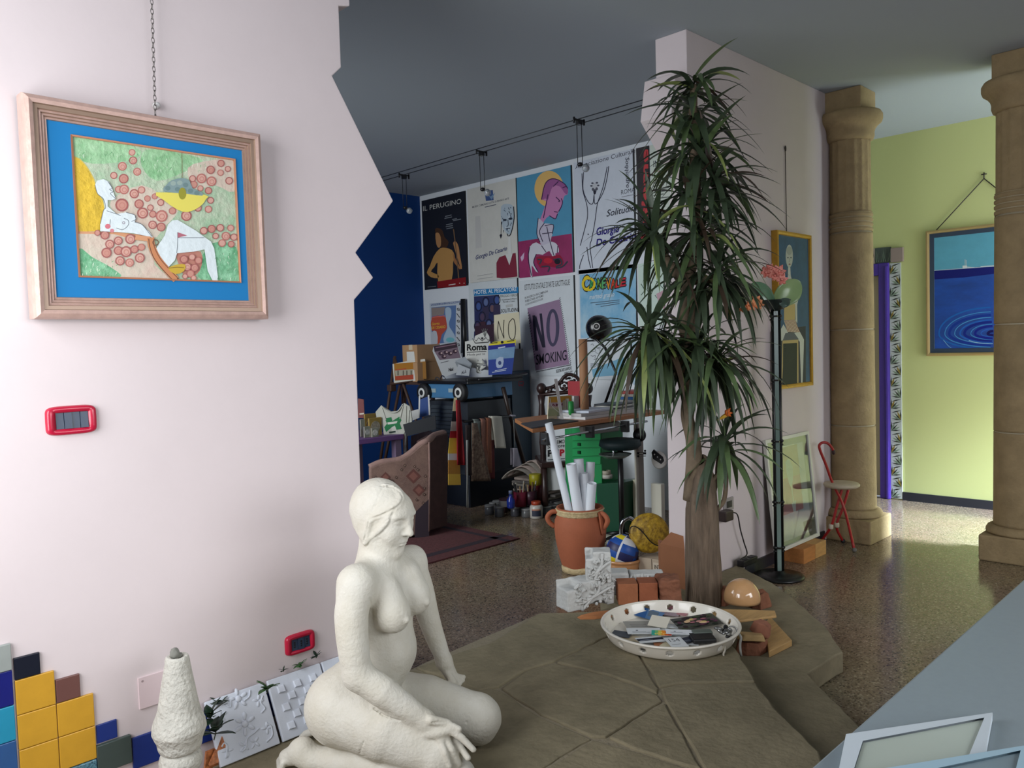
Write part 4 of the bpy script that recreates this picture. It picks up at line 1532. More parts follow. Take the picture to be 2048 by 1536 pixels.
# keyring jumble and two ribbon ends hanging over the rim
kb = thing('trinket_bunch', 'bunch of silver trinkets heaped on the tray rim', 'trinkets', onZ(1456, 1262, ZU + .06))
q = random.Random(2)
kc = onZ(1455, 1262, ZU + .066)
for k in range(9):
    c = kc + V(q.uniform(-.05, .025), q.uniform(-.03, .03), q.uniform(-.012, .012))
    ax = unit(V(q.uniform(-1, 1), q.uniform(-1, 1), q.uniform(-.4, .4)))
    build('charm', MB(st if k % 3 else black).ell(c, (.021, .011, .008), rot=np.stack([ax, unit(np.cross(ax, V(.1, .3, 1))), unit(np.cross(ax, np.cross(ax, V(.1, .3, 1))))], 1), nu=10, nv=7), kb)
build('ring', MB(st).tube([kc + V(.018, -.012, -.002) + .02 * (V(1, -.4, .2) * math.cos(a) + V(0, .5, .8) * math.sin(a)) for a in np.linspace(0, 2 * PI, 25)[:-1]], .0035, 8, closed=True), kb)
for k, (pts, m, lab) in enumerate((([(1447, 1283, .258), (1449, 1289, .262), (1450, 1300, .24), (1447, 1308, .23), (1449, 1320, .21), (1447, 1330, .205)], mat('ivory_cord', (206, 200, 186), .5), 'ivory cord hanging over the tray rim below the trinkets'),
                                  ([(1478, 1268, .262), (1482, 1276, .25), (1480, 1290, .21), (1482, 1312, .15)], mat('pale_grey_ribbon', (186, 186, 180), .5), 'pale grey ribbon hanging off the outer end of the tray'))):
    c0 = TC + V(0, 0, 0)
    pp = []
    for x, y, z in pts:
        d0 = onZ(pts[0][0], pts[0][1], pts[0][2])
        d = unit(V(.2, -1, 0)) if k == 0 else unit(V(1, -.5, 0))
        pp.append(onP(x, y, d0 + d * .006, V(.7, .7, 0)))
    single('ribbon_end', MB(m).tube(spline(pp, 4), .0042 if k == 0 else .0055, 8), lab, 'cord')

# ---- terracotta blocks, shards and boards
terra = mat('terracotta', (168, 104, 68), 0.75, var=(9, 0.12), bump=(60, 0.25))
terra_d = mat('terracotta_rough', (140, 90, 66), 0.9, var=(14, 0.2), bump=(40, 0.8))
ed = unit(onZ(1317, 1208, ZU) - onZ(1236, 1210, ZU))
en = V(-ed[1], ed[0], 0)
if np.dot(en, V(1, 1, 0)) < 0:
    en = -en


def tblock(x0, x1, yb, ht, dp, label, m, z=ZU, name='terracotta_brick', bevel=.003):
    a, b = onZ(x0, yb, z), onZ(x1, yb, z)
    b = a + ed * np.dot(b - a, ed)
    mb = MB(m).prism([a, b, b + en * dp, a + en * dp], (0, 0, ht))
    return single(name, mb, label, 'brick', bevel=bevel)


tblock(1237, 1277, 1210, .104, .105, 'smooth orange terracotta cube next to the carved white blocks', terra)
tblock(1279, 1317, 1209, .106, .105, 'redder smooth terracotta cube in the middle of the brick row', mat('terracotta_red', (160, 92, 60), 0.75, var=(9, 0.1), bump=(60, .25)))
a, b = onZ(1320, 1209, ZU), onZ(1364, 1210, ZU)
fd = Field((min(a[0], b[0]) - .05, min(a[1], b[1]) - .1, ZU), (max(a[0], b[0]) + .22, max(a[1], b[1]) + .22, ZU + .2), .006)
cc_ = (a + b) / 2 + en * .07 + V(0, 0, .06)
fd.box(cc_, (np.linalg.norm(b - a) / 2, .075, .062), np.stack([ed, en, V(0, 0, 1)]), .012)
fd.wobble(.006, 45, 4)
fd.box((a + b) / 2 + V(0, 0, ZU * 0 - .06), (.6, .6, .0602), mode='sub')
single('terracotta_lump', fd.mesh(MB(terra_d)), 'rough terracotta lump between the smooth cubes and the trunk', 'brick')


def shard(name, px, py, z, size, label, m, seed, rz=0., tilt=(0, 0), wob=.1):
    q = random.Random(seed)
    c = onZ(px, py, z)
    n = 9
    pts = []
    for k in range(n):
        a = 2 * PI * k / n
        r = 1 + q.uniform(-.22, .22)
        pts.append(V(size[0] / 2 * r * math.cos(a), size[1] / 2 * r * math.sin(a), 0))
    Rm = rotz(rz) @ euler(*tilt, 0)
    top = [p * (.78 + q.uniform(-.1, .15)) + V(0, 0, size[2] * q.uniform(.8, 1.1)) for p in pts]
    vs = [c + Rm @ p for p in pts] + [c + Rm @ p for p in top]
    lo = min(v[2] for v in vs)
    vs = [v - V(0, 0, min(0, lo - z)) for v in vs]
    mb = MB(m).add(vs, [tuple(range(n))[::-1], tuple(range(n, 2 * n))] + [(k, (k + 1) % n, n + (k + 1) % n, n + k) for k in range(n)])
    return single(name, mb, label, 'shard', bevel=.004)


shard('terracotta_shard', 1210, 1230, ZU, (.26, .09, .012), 'flat orange terracotta shard lying before the carved white blocks', mat('terracotta_light', (188, 122, 74), .8, var=(12, .12)), 2, -.5)
shard('terracotta_shard', 1437, 1208, ZL, (.17, .09, .085), 'broken terracotta piece at the foot of the trunk', terra_d, 3, -.6)
shard('terracotta_shard', 1487, 1205, ZL, (.10, .08, .075), 'cracked round terracotta piece under the glazed dome', mat('terracotta_pink', (150, 98, 76), .85, var=(14, .16)), 4, -.4)
shard('terracotta_shard', 1520, 1212, ZL, (.12, .12, .075), 'brown terracotta wedge behind the pointed plank', terra_d, 5, .2)
shard('terracotta_shard', 1500, 1302, ZL, (.17, .12, .055), 'lowest terracotta lump beside the hanging ribbon', terra_d, 6, -.6)
shard('terracotta_shard', 1522, 1272, ZL + .055, (.11, .10, .05), 'pointed pinkish terracotta shard on top of the lump', mat('terracotta_pink', (1, 1, 1)), 7, -.5, (.3, .2))
shard('terracotta_shard', 1500, 1283, ZL + .052, (.15, .09, .03), 'tan stone flake lying over the lowest terracotta lump', mat('tan_flake', (178, 148, 100), .85, var=(14, .15)), 8, -.8, (-.1, .1))
# glazed dome
dm = thing('glazed_dome', 'glossy tan upturned ceramic bowl beside the trunk', 'bowl', onZ(1484, 1200, ZL))
dc = onZ(1484, 1196, ZL + .075)
build('bowl_shell', MB(mat('tan_glaze', (204, 158, 110), 0.12, coat=0.8, var=(4, .06))).lathe([(.092 * math.cos(t), .10 * math.sin(t)) for t in np.linspace(-.15, PI / 2 - .02, 16)], dc, 40), dm)
# boards
wood = mat('tan_pine', (190, 152, 98), 0.6, var=(5, 0.18), aniso=(1, 9, 9), bump=(30, .15))
pl_ = [(1385, 1212), (1448, 1218), (1500, 1219), (1550, 1221), (1553, 1231), (1524, 1235), (1460, 1243), (1430, 1237), (1400, 1226)]
zpl = ZL + .098
single('pointed_plank', MB(wood).prism([onZ(x, y, zpl) for x, y in pl_], (0, 0, -.012)), 'pointed tan plank lying across the terracotta pieces behind the tray', 'board', bevel=.003)
bd = [(1530, 1246), (1540, 1240), (1585, 1284), (1541, 1308), (1531, 1298)]
single('tan_board', MB(wood).prism([onZ(x, y, ZL + .03) for x, y in [(1527, 1250), (1540, 1232), (1584, 1280), (1538, 1303)]], (0, 0, -.029)), 'rectangular tan board lying outermost beside the terracotta lumps', 'board', bevel=.003)

# ---- three carved white stone pieces
carve_m = mat('white_carved_stone', (206, 206, 202), 0.85, var=(18, .05), bump=(60, .4), spec=.15)


def carved(name, label, org, ux, w, d, h, z0, seed, back):
    """block whose carved front spans w along ux; leaves and stems are raised on front"""
    q = random.Random(seed)
    org = np.array(org, float)
    ux = unit(ux)
    un = np.array(back, float)
    t = thing(name, label, 'carved stone', (org[0], org[1], z0))
    o = V(org[0], org[1], z0)
    h_ = h
    lo = np.minimum.reduce([o, o + ux * w + un * d]) - .03
    hi = np.maximum.reduce([o, o + ux * w + un * d]) + .03
    lo[2], hi[2] = z0 - .01, z0 + h + .03
    lo2 = np.minimum(lo, np.minimum(o + ux * w, o + un * d) - .03)
    hi2 = np.maximum(hi, np.maximum(o + ux * w, o + un * d) + .03)
    fd = Field(lo2, hi2, .0036)
    fd.box(o + ux * w / 2 + un * d / 2 + V(0, 0, h / 2), (w / 2, d / 2, h / 2), np.stack([ux, un, V(0, 0, 1)]), .006)
    fd.box(o + ux * w * .12 + un * d * .2 + V(0, 0, h), (w * .16, d * .7, h * .22), np.stack([ux, un, V(0, 0, 1)]), .01, .01, 'sub')
    fd.ell(o + ux * w * .62 + V(0, 0, h * .02) + un * d * .1, (w * .2, d * .3, h * .2), np.stack([ux, un, V(0, 0, 1)]), .01, 'sub')
    fd.wobble(.0012, 60, seed)
    build('block', fd.mesh(MB(carve_m)), t)
    r = MB(carve_m)

    def S(u, v, e=0.0):
        return o + ux * w * u + V(0, 0, h * v) - un * e
    r.tube(spline([S(.3, .02, .003), S(.45, .35, .009), S(.62, .6, .009), S(.66, .97, .005)], 6), .008, 7)
    r.tube(spline([S(.28, .25, .004), S(.5, .42, .011), S(.8, .62, .010), S(.98, .7, .004)], 6), .007, 7)
    for k in range(34):
        u, v = q.uniform(.16, .95), q.uniform(.06, .94)
        a = q.uniform(0, PI)
        d1 = ux * math.cos(a) + V(0, 0, 1) * math.sin(a)
        d2 = np.cross(un, d1)
        l = q.uniform(.16, .26) * min(w, h * 1.3)
        r.ell(S(u, v, .002), (l * .5, l * .22, .010), rot=np.stack([d1, d2, un], 1), nu=10, nv=6)
        r.tube([S(u, v, .011) - d1 * l * .42, S(u, v, .013), S(u, v, .011) + d1 * l * .42], .0028, 5)
    for k in range(9):
        r.ell(S(q.uniform(.3, .95), q.uniform(.1, .9), .005), .0085, nu=8, nv=6)
    build('leaf_carving', r, t)
    return t


bk = unit(V(.75, .66, 0))
ue = unit(V(.66, -.75, 0))
carved('carved_stone', 'long white carved stone lying lowest before the amphora, its leafy side to the tray', onZ(1136, 1226, ZU), unit(V(.80, -.28, 0)), .27, .12, .135, ZU, 11, unit(V(.28, .80, 0)))
carved('carved_stone', 'white carved stone bar reaching behind the terracotta cubes', onZ(1235, 1190, ZU), ue, .24, .10, .105, ZU, 12, bk)
carved('carved_stone', 'upright white carved stone standing topmost, in front of the amphora', onZ(1172, 1160, .335), ue, .125, .10, .155, .318, 13, bk)
cb = onZ(1200, 1192, ZU)
single('stone_chock', MB(carve_m).prism([cb, cb + ue * .15, cb + ue * .15 + bk * .11, cb + bk * .11], (0, 0, .117)), 'plain white stone chock supporting the upright carved stone', 'stone', bevel=.01)

# ---- behind the paving: pot with volleyball, two cartons, yellow disc
pc = onZ(1246, 1152, 0)
pot = thing('planter_pot', 'low tan ceramic pot holding the volleyball', 'pot', pc)
build('bowl', MB(mat('tan_pot_glaze', (196, 140, 92), 0.3, coat=.4)).lathe([(.07, 0), (.085, .01), (.105, .05), (.112, .09), (.112, .1), (.12, .104), (.12, .118), (.112, .12), (.104, .112), (.1, .08), (.06, .02), (.01, .018)], pc, 40), pot)
bc = pc + V(0, 0, .165)
ball = thing('volleyball', 'blue and yellow volleyball sitting in the tan pot', 'ball', bc - V(0, 0, .105))
Rb = euler(.35, .2, .5)
bl = [mat('ball_' + n, c, .45) for n, c in (('blue', (24, 78, 160)), ('yellow', (226, 206, 40)), ('white', (220, 220, 222)), ('navy', (40, 44, 90)))]
bs = MB()
nu, nv = 48, 30
for j in range(nv):
    for i in range(nu):
        th0, th1 = PI * j / nv, PI * (j + 1) / nv
        p = []
        for th, ii in ((th0, i), (th0, i + 1), (th1, i + 1), (th1, i)):
            w_ = 2 * PI * ii / nu
            p.append(bc + Rb @ (V(math.sin(th) * math.cos(w_), math.sin(th) * math.sin(w_), math.cos(th)) * .105))
        s_ = (i // 8)
        k = 2 if (i % 8 == 7 and s_ % 2 == 0) else ((0, 1, 0, 3)[(j // 4) % 4] if s_ % 2 == 0 else (3, 2, 0)[(j // 5) % 3])
        bs.use(bl[k]).add(p, [(0, 1, 2, 3)], True)
build('panelled_shell', bs, ball, weld=True)
card = mat('corrugated_card', (170, 140, 108), 0.85, var=(6, .08))
card_l = mat('pale_carton', (186, 168, 146), 0.85, var=(6, .06))
tape_m = mat('packing_tape', (206, 190, 160), .35)


def carton(name, a, b, dp, ht, z, label, m, stamp=None, flap=False, tape=False):
    a, b = np.array(a, float), np.array(b, float)
    a[2] = b[2] = z
    u = unit(b - a)
    n_ = V(-u[1], u[0], 0)
    if n_ @ V(1, 1, 0) < 0:
        n_ = -n_
    w = np.linalg.norm(b - a)
    t = thing(name, label, 'box', (a + b) / 2 + n_ * dp / 2)
    build('box_body', MB(m).prism([a, b, b + n_ * dp, a + n_ * dp], (0, 0, ht)), t, bevel=.002)
    up = V(0, 0, 1)
    if flap:
        build('top_flap', MB(m).prism([a + up * ht, b + up * ht, b + up * (ht + .06) + n_ * .07, a + up * (ht + .05) + n_ * .07], n_ * .004 + up * .003), t)
    if tape:
        mb = MB(tape_m)
        c0 = a + u * w * .45 - n_ * .0012
        mb.prism([c0 + up * ht * .72, c0 + u * w * .25 + up * ht * .72, c0 + u * w * .25 + up * (ht + .001), c0 + up * (ht + .001)], n_ * .001)
        build('tape_strip', mb, t)
        mb = MB(mat('white_sticker', (214, 212, 206), .5))
        c1 = a + u * w * .3 - n_ * .0016
        mb.prism([c1 + up * ht * .05, c1 + u * w * .55 + up * ht * .05, c1 + u * w * .5 + up * ht * .62, c1 + up * ht * .62], n_ * .001)
        build('paper_label', mb, t)
    if stamp:
        A = Art(lambda x, y: a + u * w * x + up * ht * y - n_ * .0008, -n_, step=.0002)
        A.stroke([(.47, .99), (.48, .6), (.475, .05)], .02, (70, 56, 44))
        A.rect(.52, .45, .95, .85, (204, 190, 170))
        A.text(stamp, .57, .56, .9, .56, .18, (52, 42, 36), bold=.02, up=(0, 1))
        build('stamp', A, t)
    return t


b0, b1 = onZ(1278, 1156, 0), onZ(1334, 1165, 0)
carton('cardboard_box', b0, b1, .16, .135, 0, 'pale cardboard carton with a stamped label behind the carved stones', card_l, 'INTRE')
k0, k1 = onZ(1322, 1168, ZL), onZ(1371, 1180, ZL)
bx = thing('cardboard_box', 'tall brown cardboard box between the trunk and the pale carton', 'box', (k0 + k1) / 2)
kn_ = unit(V(.75, .66, 0))
brown = mat('brown_card', (150, 98, 66), 0.85, var=(6, .08))
build('box_body', MB(brown).prism([k0, k1, k1 + kn_ * .1, k0 + kn_ * .1], (0, 0, .235)), bx, bevel=.002)
build('top_flap', MB(brown).prism([k0 + V(0, 0, .235), k1 + V(0, 0, .235), k1 + V(0, 0, .295) + kn_ * .04, (k0 + k1) / 2 + V(0, 0, .305) + kn_ * .04], kn_ * .004), bx)
# yellow disc resting on the pale carton
dcn = onP(1298, 1066, (b0 + b1) / 2 + V(.06, .05, 0), V(.7, .7, 0))
yd = thing('yellow_lamp_disc', 'round mottled yellow disc lamp standing on the pale carton', 'lamp', dcn - V(0, 0, .125))
dn = unit(V(-.72, -.62, .15))
dr = np.stack([unit(np.cross(V(0, 0, 1), dn)), np.cross(dn, unit(np.cross(V(0, 0, 1), dn))), dn], 1)
ym = mat('mottled_yellow_resin', (104, 72, 12), 0.5, var=(34, .5), col2=(206, 166, 44), bump=(40, .6))
build('disc', MB(ym).lathe([(.02, -.03), (.1, -.026), (.122, -.012), (.127, 0), (.122, .012), (.1, .026), (.02, .03)], dcn, 48, rot=dr), yd)
cab = [onP(x, y, dcn + dn * .035, dn) for x, y in ((1259, 1068), (1261, 1055), (1271, 1053), (1285, 1064), (1300, 1082), (1312, 1090), (1325, 1091), (1338, 1085))]
build('black_cable', MB(mat('black_rubber', (18, 16, 16), .5)).tube(spline(cab, 5), .0035, 7), yd)
# ================================================================ TALL DRACAENA ON A TREE STUMP
def make_plant():
    q = random.Random(21)
    base = onZ(1406, 1204, ZL)
    pn = V(.70711, .70711, 0)

    def Q(x, y, d=0.0):
        return onP(x, y, base + pn * d, pn)
    root = thing('dracaena_plant', 'tall dracaena with dark strap leaves rising from a grey tree stump', 'plant', base)
    bark = mat('grey_bark', (112, 96, 80), 0.9, var=(7, .32), bump=(22, .9), aniso=(5, 5, .6))
    fd = Field(base + V(-.2, -.2, -.002), base + V(.2, .2, .86), .0055)
    fd.chain([Q(1408, 1230), Q(1408, 1180), Q(1406, 1100), Q(1405, 1020), Q(1404, 960), Q(1402, 925)], [.105, .098, .090, .086, .070, .048], .02)
    for x, x2, r in ((1384, 1388, .024), (1398, 1397, .03), (1425, 1420, .022), (1436, 1428, .018)):
        fd.chain([Q(x, 1215, -.085), Q((x + x2) / 2, 1100, -.075), Q(x2, 990, -.055)], [r, r * .8, r * .6], .02)
    for x, x2 in ((1413, 1412), (1391, 1394)):
        fd.chain([Q(x, 1210, -.12), Q((x + x2) / 2 + 3, 1100, -.105), Q(x2, 1010, -.08)], [.017, .014, .008], .02, 'sub')
    fd.wobble(.0035, 34, 6, aniso=(1, 1, .25))
    fd.ell(Q(1399, 918, -.02), (.03, .03, .035), k=.01, mode='sub')
    fd.ell(Q(1417, 938, .02), (.02, .05, .03), k=.01, mode='sub')
    fd.box(base + V(0, 0, -.05), (.4, .4, .0502), mode='sub')
    build('stump', fd.mesh(MB(bark)), root)
    stemm = mat('dracaena_stem', (120, 104, 84), 0.8, var=(16, .2), bump=(40, .5))
    stems = [([(1384, 1000, .01), (1388, 930, 0), (1386, 880, 0), (1374, 830, 0), (1380, 770, 0), (1376, 690, 0), (1368, 640, 0), (1374, 580, 0), (1388, 500, 0), (1392, 420, 0), (1390, 330, 0), (1386, 240, 0), (1388, 170, 0)],
              [.05, .044, .040, .034, .036, .036, .032, .03, .03, .028, .026, .024, .018]),
             ([(1376, 690, 0), (1390, 610, -.02), (1362, 560, -.03), (1325, 510, -.05), (1306, 478, -.06)], [.03, .028, .026, .024, .018]),
             ([(1376, 740, 0), (1345, 710, -.05), (1310, 690, -.08), (1296, 668, -.09)], [.03, .026, .024, .02]),
             ([(1380, 765, 0), (1400, 725, -.04), (1420, 715, -.06), (1432, 720, -.07)], [.03, .026, .022, .018]),
             ([(1388, 560, 0), (1415, 560, -.04), (1436, 552, -.06)], [.026, .022, .018]),
             ([(1380, 770, 0), (1395, 730, -.06), (1398, 700, -.1)], [.026, .022, .018])]
    for pts, rr_ in stems:
        ps = spline([np.append(Q(*p), r) for p, r in zip(pts, rr_)], 5)
        build('stem', MB(stemm).tube([p[:3] for p in ps], [p[3] for p in ps], 10), root)
    ps = spline([Q(1434, 1020, -.02), Q(1448, 1000, -.03), Q(1452, 965, -.03), Q(1451, 930, -.03), Q(1447, 900, -.03)], 5)
    build('side_branch', MB(stemm).tube(ps, .012, 8), root)
    ps = spline([Q(1422, 965, -.03), Q(1432, 952, -.04), Q(1446, 940, -.04), Q(1450, 915, -.03)], 5)
    build('side_branch', MB(stemm).tube(ps, .011, 8), root)
    g1 = mat('dracaena_leaf', (58, 72, 52), 0.42, var=(9, .25), spec=.4)
    g2 = mat('dracaena_leaf_mid', (84, 104, 66), 0.42, var=(9, .2), spec=.4)
    g3 = mat('dracaena_leaf_pale', (146, 160, 92), 0.45, var=(9, .15))
    gb = mat('dracaena_leaf_brown', (70, 56, 44), 0.5, var=(9, .25))

    def leaf(mb, o, d, L, w, g, m, roll):
        d = unit(d)
        s = unit(np.cross(d, V(0, 0, 1)) + V(0, 0, roll))
        prof = ((0, .45), (.12, .7), (.3, 1.0), (.5, .95), (.7, .72), (.86, .42), (1, .03))
        vs, last = [], None
        p = o.copy()
        t = d.copy()
        pts = [p]
        n = 9
        for i in range(n):
            t = unit(t + V(0, 0, -g / n))
            p = p + t * L / n
            pts.append(p)
        for i, pp in enumerate(pts):
            if pp[0] > 3.80 and pp[1] > 2.50:
                over = pp[1] - 2.50
                pp = V(pp[0], 2.508 - .006 * (i % 2), pp[2] - over * .15)
                pts[i] = pp
        for i, pp in enumerate(pts):
            u = i / n
            ww = w * np.interp(u, [a for a, _ in prof], [b for _, b in prof])
            tt = unit(pts[min(i + 1, n)] - pts[max(i - 1, 0)])
            s2 = unit(s - tt * np.dot(s, tt))
            nn = np.cross(s2, tt)
            vs += [pp - s2 * ww + nn * ww * .25, pp - nn * .0, pp + s2 * ww + nn * ww * .25]
        fs = []
        for i in range(n):
            fs += [(i * 3, i * 3 + 1, i * 3 + 4, i * 3 + 3), (i * 3 + 1, i * 3 + 2, i * 3 + 5, i * 3 + 4)]
        mb.use(m).add(vs, fs, True)

    def rosette(x, y, d, n, L, pal=.06, emin=-.5, emax=1.4, gm=1.0, aim=None, spread=.05):
        o = Q(x, y, d)
        mb = MB(g1)
        for k in range(n):
            a = k * 2.39996 + q.uniform(-.3, .3)
            u = (k + .5) / n
            el = emax + (emin - emax) * u ** .8 + q.uniform(-.15, .15)
            dirv = V(math.cos(a) * math.cos(el), math.sin(a) * math.cos(el), math.sin(el))
            if aim is not None:
                dirv = unit(dirv + aim * .45)
            l = L * q.uniform(.75, 1.12) * (.78 + .22 * min(1, 2 * u))
            m = q.choices([g1, g2, g3, gb], [.68, .22, pal, .07])[0]
            leaf(mb, o + V(0, 0, q.uniform(-spread, spread)), dirv, l, q.uniform(.0135, .0205), gm * (q.uniform(.55, 1.2) + .55 * u), m, q.uniform(-.25, .25))
        build('leaf_rosette', mb, root)
    rt = CR
    rosette(1388, 172, 0, 34, .33, .05, -.35, 1.05, 1.0)
    rosette(1386, 228, 0, 26, .42, .03, -.4, .8, .9)
    rosette(1398, 300, -.02, 40, .42, .08, -.45, 1.2, 1.0)
    rosette(1372, 318, .0, 16, .36, .0, -.4, .8, 1.1, -rt)
    rosette(1425, 365, -.04, 40, .42, .03, -.5, 1.1, 1.1, rt)
    rosette(1380, 400, -.04, 34, .42, .04, -.4, 1.1, 1.2)
    rosette(1306, 472, -.06, 52, .46, .10, -.5, 1.4, 1.2, -rt * .6)
    rosette(1400, 470, -.06, 46, .46, .05, -.5, 1.2, 1.3)
    rosette(1436, 548, -.06, 50, .46, .05, -.6, 1.2, 1.5, rt * .3)
    rosette(1400, 560, -.02, 26, .42, .03, -.6, .9, 1.5)
    rosette(1298, 668, -.10, 60, .52, .08, -.7, 1.3, 1.7, -rt * .35)
    rosette(1330, 690, -.06, 34, .5, .03, -.8, .8, 1.8)
    rosette(1398, 690, -.10, 46, .46, .05, -.7, 1.2, 1.6)
    rosette(1432, 722, -.08, 52, .48, .05, -.7, 1.2, 1.7, rt * .35)
    rosette(1448, 890, -.03, 40, .42, .02, -.5, 1.35, 1.5)
    return root, Q


plant, QP = make_plant()
pet = mat('coral_petal', (168, 62, 54), 0.5, var=(90, .5), col2=(214, 150, 134))
pet_o = mat('orange_petal', (214, 116, 60), 0.5, var=(50, .4), col2=(226, 160, 120))


def orchid(name, centres, stalk, label, m, r, dd):
    t = thing(name, label, 'flower', QP(*stalk[0], dd))
    build('stalk', MB(mat('green_stalk', (70, 86, 50), .6)).tube(spline([QP(x, y, dd) for x, y in stalk], 5), .003, 6), t)
    q = random.Random(len(label))
    for (x, y) in centres:
        c = QP(x, y, dd - .01)
        f_ = unit(V(-.6, -.7, .2))
        a1 = unit(np.cross(V(0, 0, 1), f_))
        a2 = np.cross(f_, a1)
        mb = MB(m)
        for k in range(6):
            a = 2 * PI * k / 6 + q.uniform(-.2, .2)
            d = a1 * math.cos(a) + a2 * math.sin(a) + f_ * .35
            s = unit(np.cross(f_, d))
            ro = r * q.uniform(.8, 1.15)
            vs = [c, c + d * ro * .5 + s * ro * .33, c + d * ro * .9 + s * ro * .2 - f_ * .01, c + d * ro + f_ * .004, c + d * ro * .9 - s * ro * .2 - f_ * .01, c + d * ro * .5 - s * ro * .33]
            mb.add(vs, [(0, 1, 2, 3, 4, 5)], False)
        mb.ell(c + f_ * .008, r * .22, nu=8, nv=6)
        build('blossom', mb, t, solid=.001)
    return t


orchid('artificial_orchid', [(1531, 546), (1540, 538), (1558, 543), (1563, 560), (1549, 552)], [(1440, 548), (1490, 520), (1530, 545), (1562, 556)], 'coral veined artificial orchid spray beside the gold framed portrait', pet, .034, -.10)
orchid('artificial_orchid', [(1512, 602), (1500, 612), (1489, 618), (1517, 610)], [(1432, 600), (1470, 592), (1505, 604)], 'orange fringed artificial flower hanging lower, beside the lamp glass', pet_o, .03, -.10)
sf = thing('artificial_strelitzia', 'orange and yellow bird of paradise flower above the lowest leaf rosette', 'flower', QP(1448, 890, -.05))
build('stalk', MB(mat('green_stalk', (1, 1, 1))).tube(spline([QP(1448, 885, -.05), QP(1449, 860, -.06), QP(1444, 838, -.06)], 5), .004, 6), sf)
mb = MB(mat('yellow_sepal', (230, 180, 60), .5))
mb.tube([QP(1436, 840, -.07), QP(1446, 834, -.07), QP(1456, 828, -.07)], [.003, .010, .012], 8)
build('spathe', mb, sf)
mb = MB(mat('orange_sepal', (224, 110, 40), .5))
for x, y in ((1461, 816), (1466, 826), (1463, 833), (1455, 818)):
    mb.tube([QP(1452, 830, -.075), QP((1452 + x) / 2, (830 + y) / 2 - 2, -.08), QP(x, y, -.08)], [.007, .010, .001], 6)
build('sepals', mb, sf)
# ================================================================ ALONG THE WALL BEHIND THE PLANT, THE HALL, THE COUNTER
gold = mat('yellow_gilt_frame', (196, 150, 50), 0.4, metal=0.35, var=(30, .1))
brass = mat('pale_brass_frame', (196, 170, 116), 0.3, metal=0.6)
# ---- portrait with the long neck, gold frame
px0, px1, pz0, pz1 = 4.965, 5.47, 1.155, 2.197
pf = thing('framed_portrait', 'tall gold-framed painting of a long-necked figure on a dark blue ground', 'painting', ((px0 + px1) / 2, 2.5, pz0))
mb = frame_profile(MB(), px0, px1, pz0, pz1, [(0, -.042), (0, 0), (.012, .003), (.024, -.002), (.026, -.012), (.030, -.014)], [gold], org=(0, 2.486, 0))
build('frame', mb, pf)
YPp = 2.4985
A = Art(lambda x, y: onY(x, y, YPp), (0, -1, 0), 1520, 440, 4.267, step=.00004)
A.use(mat('oil_prussian_blue', (40, 84, 122), .55, var=(7, .2)))
A.add([(px0 + .02, YPp, pz0 + .02), (px1 - .02, YPp, pz0 + .02), (px1 - .02, YPp, pz1 - .02), (px0 + .02, YPp, pz1 - .02)], [(0, 1, 2, 3)])
A.poly([(118, 945), (390, 905), (392, 1400), (118, 1440)], (70, 74, 78))
sk, bn = (206, 210, 200), (196, 176, 120)
A.poly([(240, 405), (258, 405), (262, 470), (280, 520), (330, 560), (318, 720), (200, 740), (196, 580), (222, 530), (238, 480)], sk, 2)
A.ell(250, 308, 31, 98, (190, 196, 186))
A.ell(250, 262, 24, 36, (166, 172, 162))
for x in (238, 264):
    A.ell(x, 322, 8, 5, (92, 100, 100), n=10)
A.stroke([(251, 325), (254, 350), (246, 356)], 3, (120, 120, 112))
A.ell(252, 378, 9, 7, (140, 96, 96), n=10)
A.poly([(205, 720), (300, 716), (300, 850), (205, 856)], bn)
A.poly([(300, 700), (316, 700), (318, 880), (304, 860)], sk)
A.poly([(205, 858), (300, 850), (340, 960), (232, 955)], (214, 200, 176))
for k in range(9):
    A.stroke([(212 + k * 10, 858 - k), (236 + k * 13, 954 + k * .5)], 4, (146, 90, 70), 0)
A.poly([(178, 930), (200, 890), (238, 960), (190, 1030), (180, 1030)], sk)
A.poly([(285, 965), (340, 955), (374, 1020), (372, 1110), (362, 1395), (350, 1395), (340, 1120), (338, 1040)], sk)
A.poly([(190, 1030), (326, 1020), (328, 1400), (316, 1400), (316, 1048), (196, 1055), (196, 1230), (186, 1420), (182, 1420)], bn)
A.poly([(196, 1055), (315, 1048), (315, 1400), (194, 1408)], (58, 64, 58))
A.poly([(216, 965), (290, 962), (330, 1018), (192, 1030)], (104, 110, 112))
build('canvas_picture', A, pf)
mb = MB(mat('dark_cord', (52, 44, 40), .6))
p = onY(1571, 300, 2.522)
mb.tube([(p[0], 2.522, pz1 - .01), (p[0], 2.524, p[2])], .0025, 6)
mb.ell((p[0], 2.522, p[2] + .01), (.008, .006, .02), nu=8, nv=6)
build('hanging_cord', mb, pf)

# ---- framed print leaning on the wall over two wood blocks
lean = thing('leaning_print', 'white framed reddish print leaning on the pink wall over wood blocks', 'picture', (5.115, 2.46, .10))
bl_, tl_ = V(4.80, 2.435, .102), V(4.80, 2.505, .835)
uy = unit(tl_ - bl_)
hh = np.linalg.norm(tl_ - bl_)
nn = unit(np.cross(V(1, 0, 0), uy))
white_f = mat('white_lacquer_frame', (214, 214, 206), 0.4)
W_ = .63


def LP(x, y, d=0.0):
    return bl_ + V(1, 0, 0) * x + uy * y + nn * d


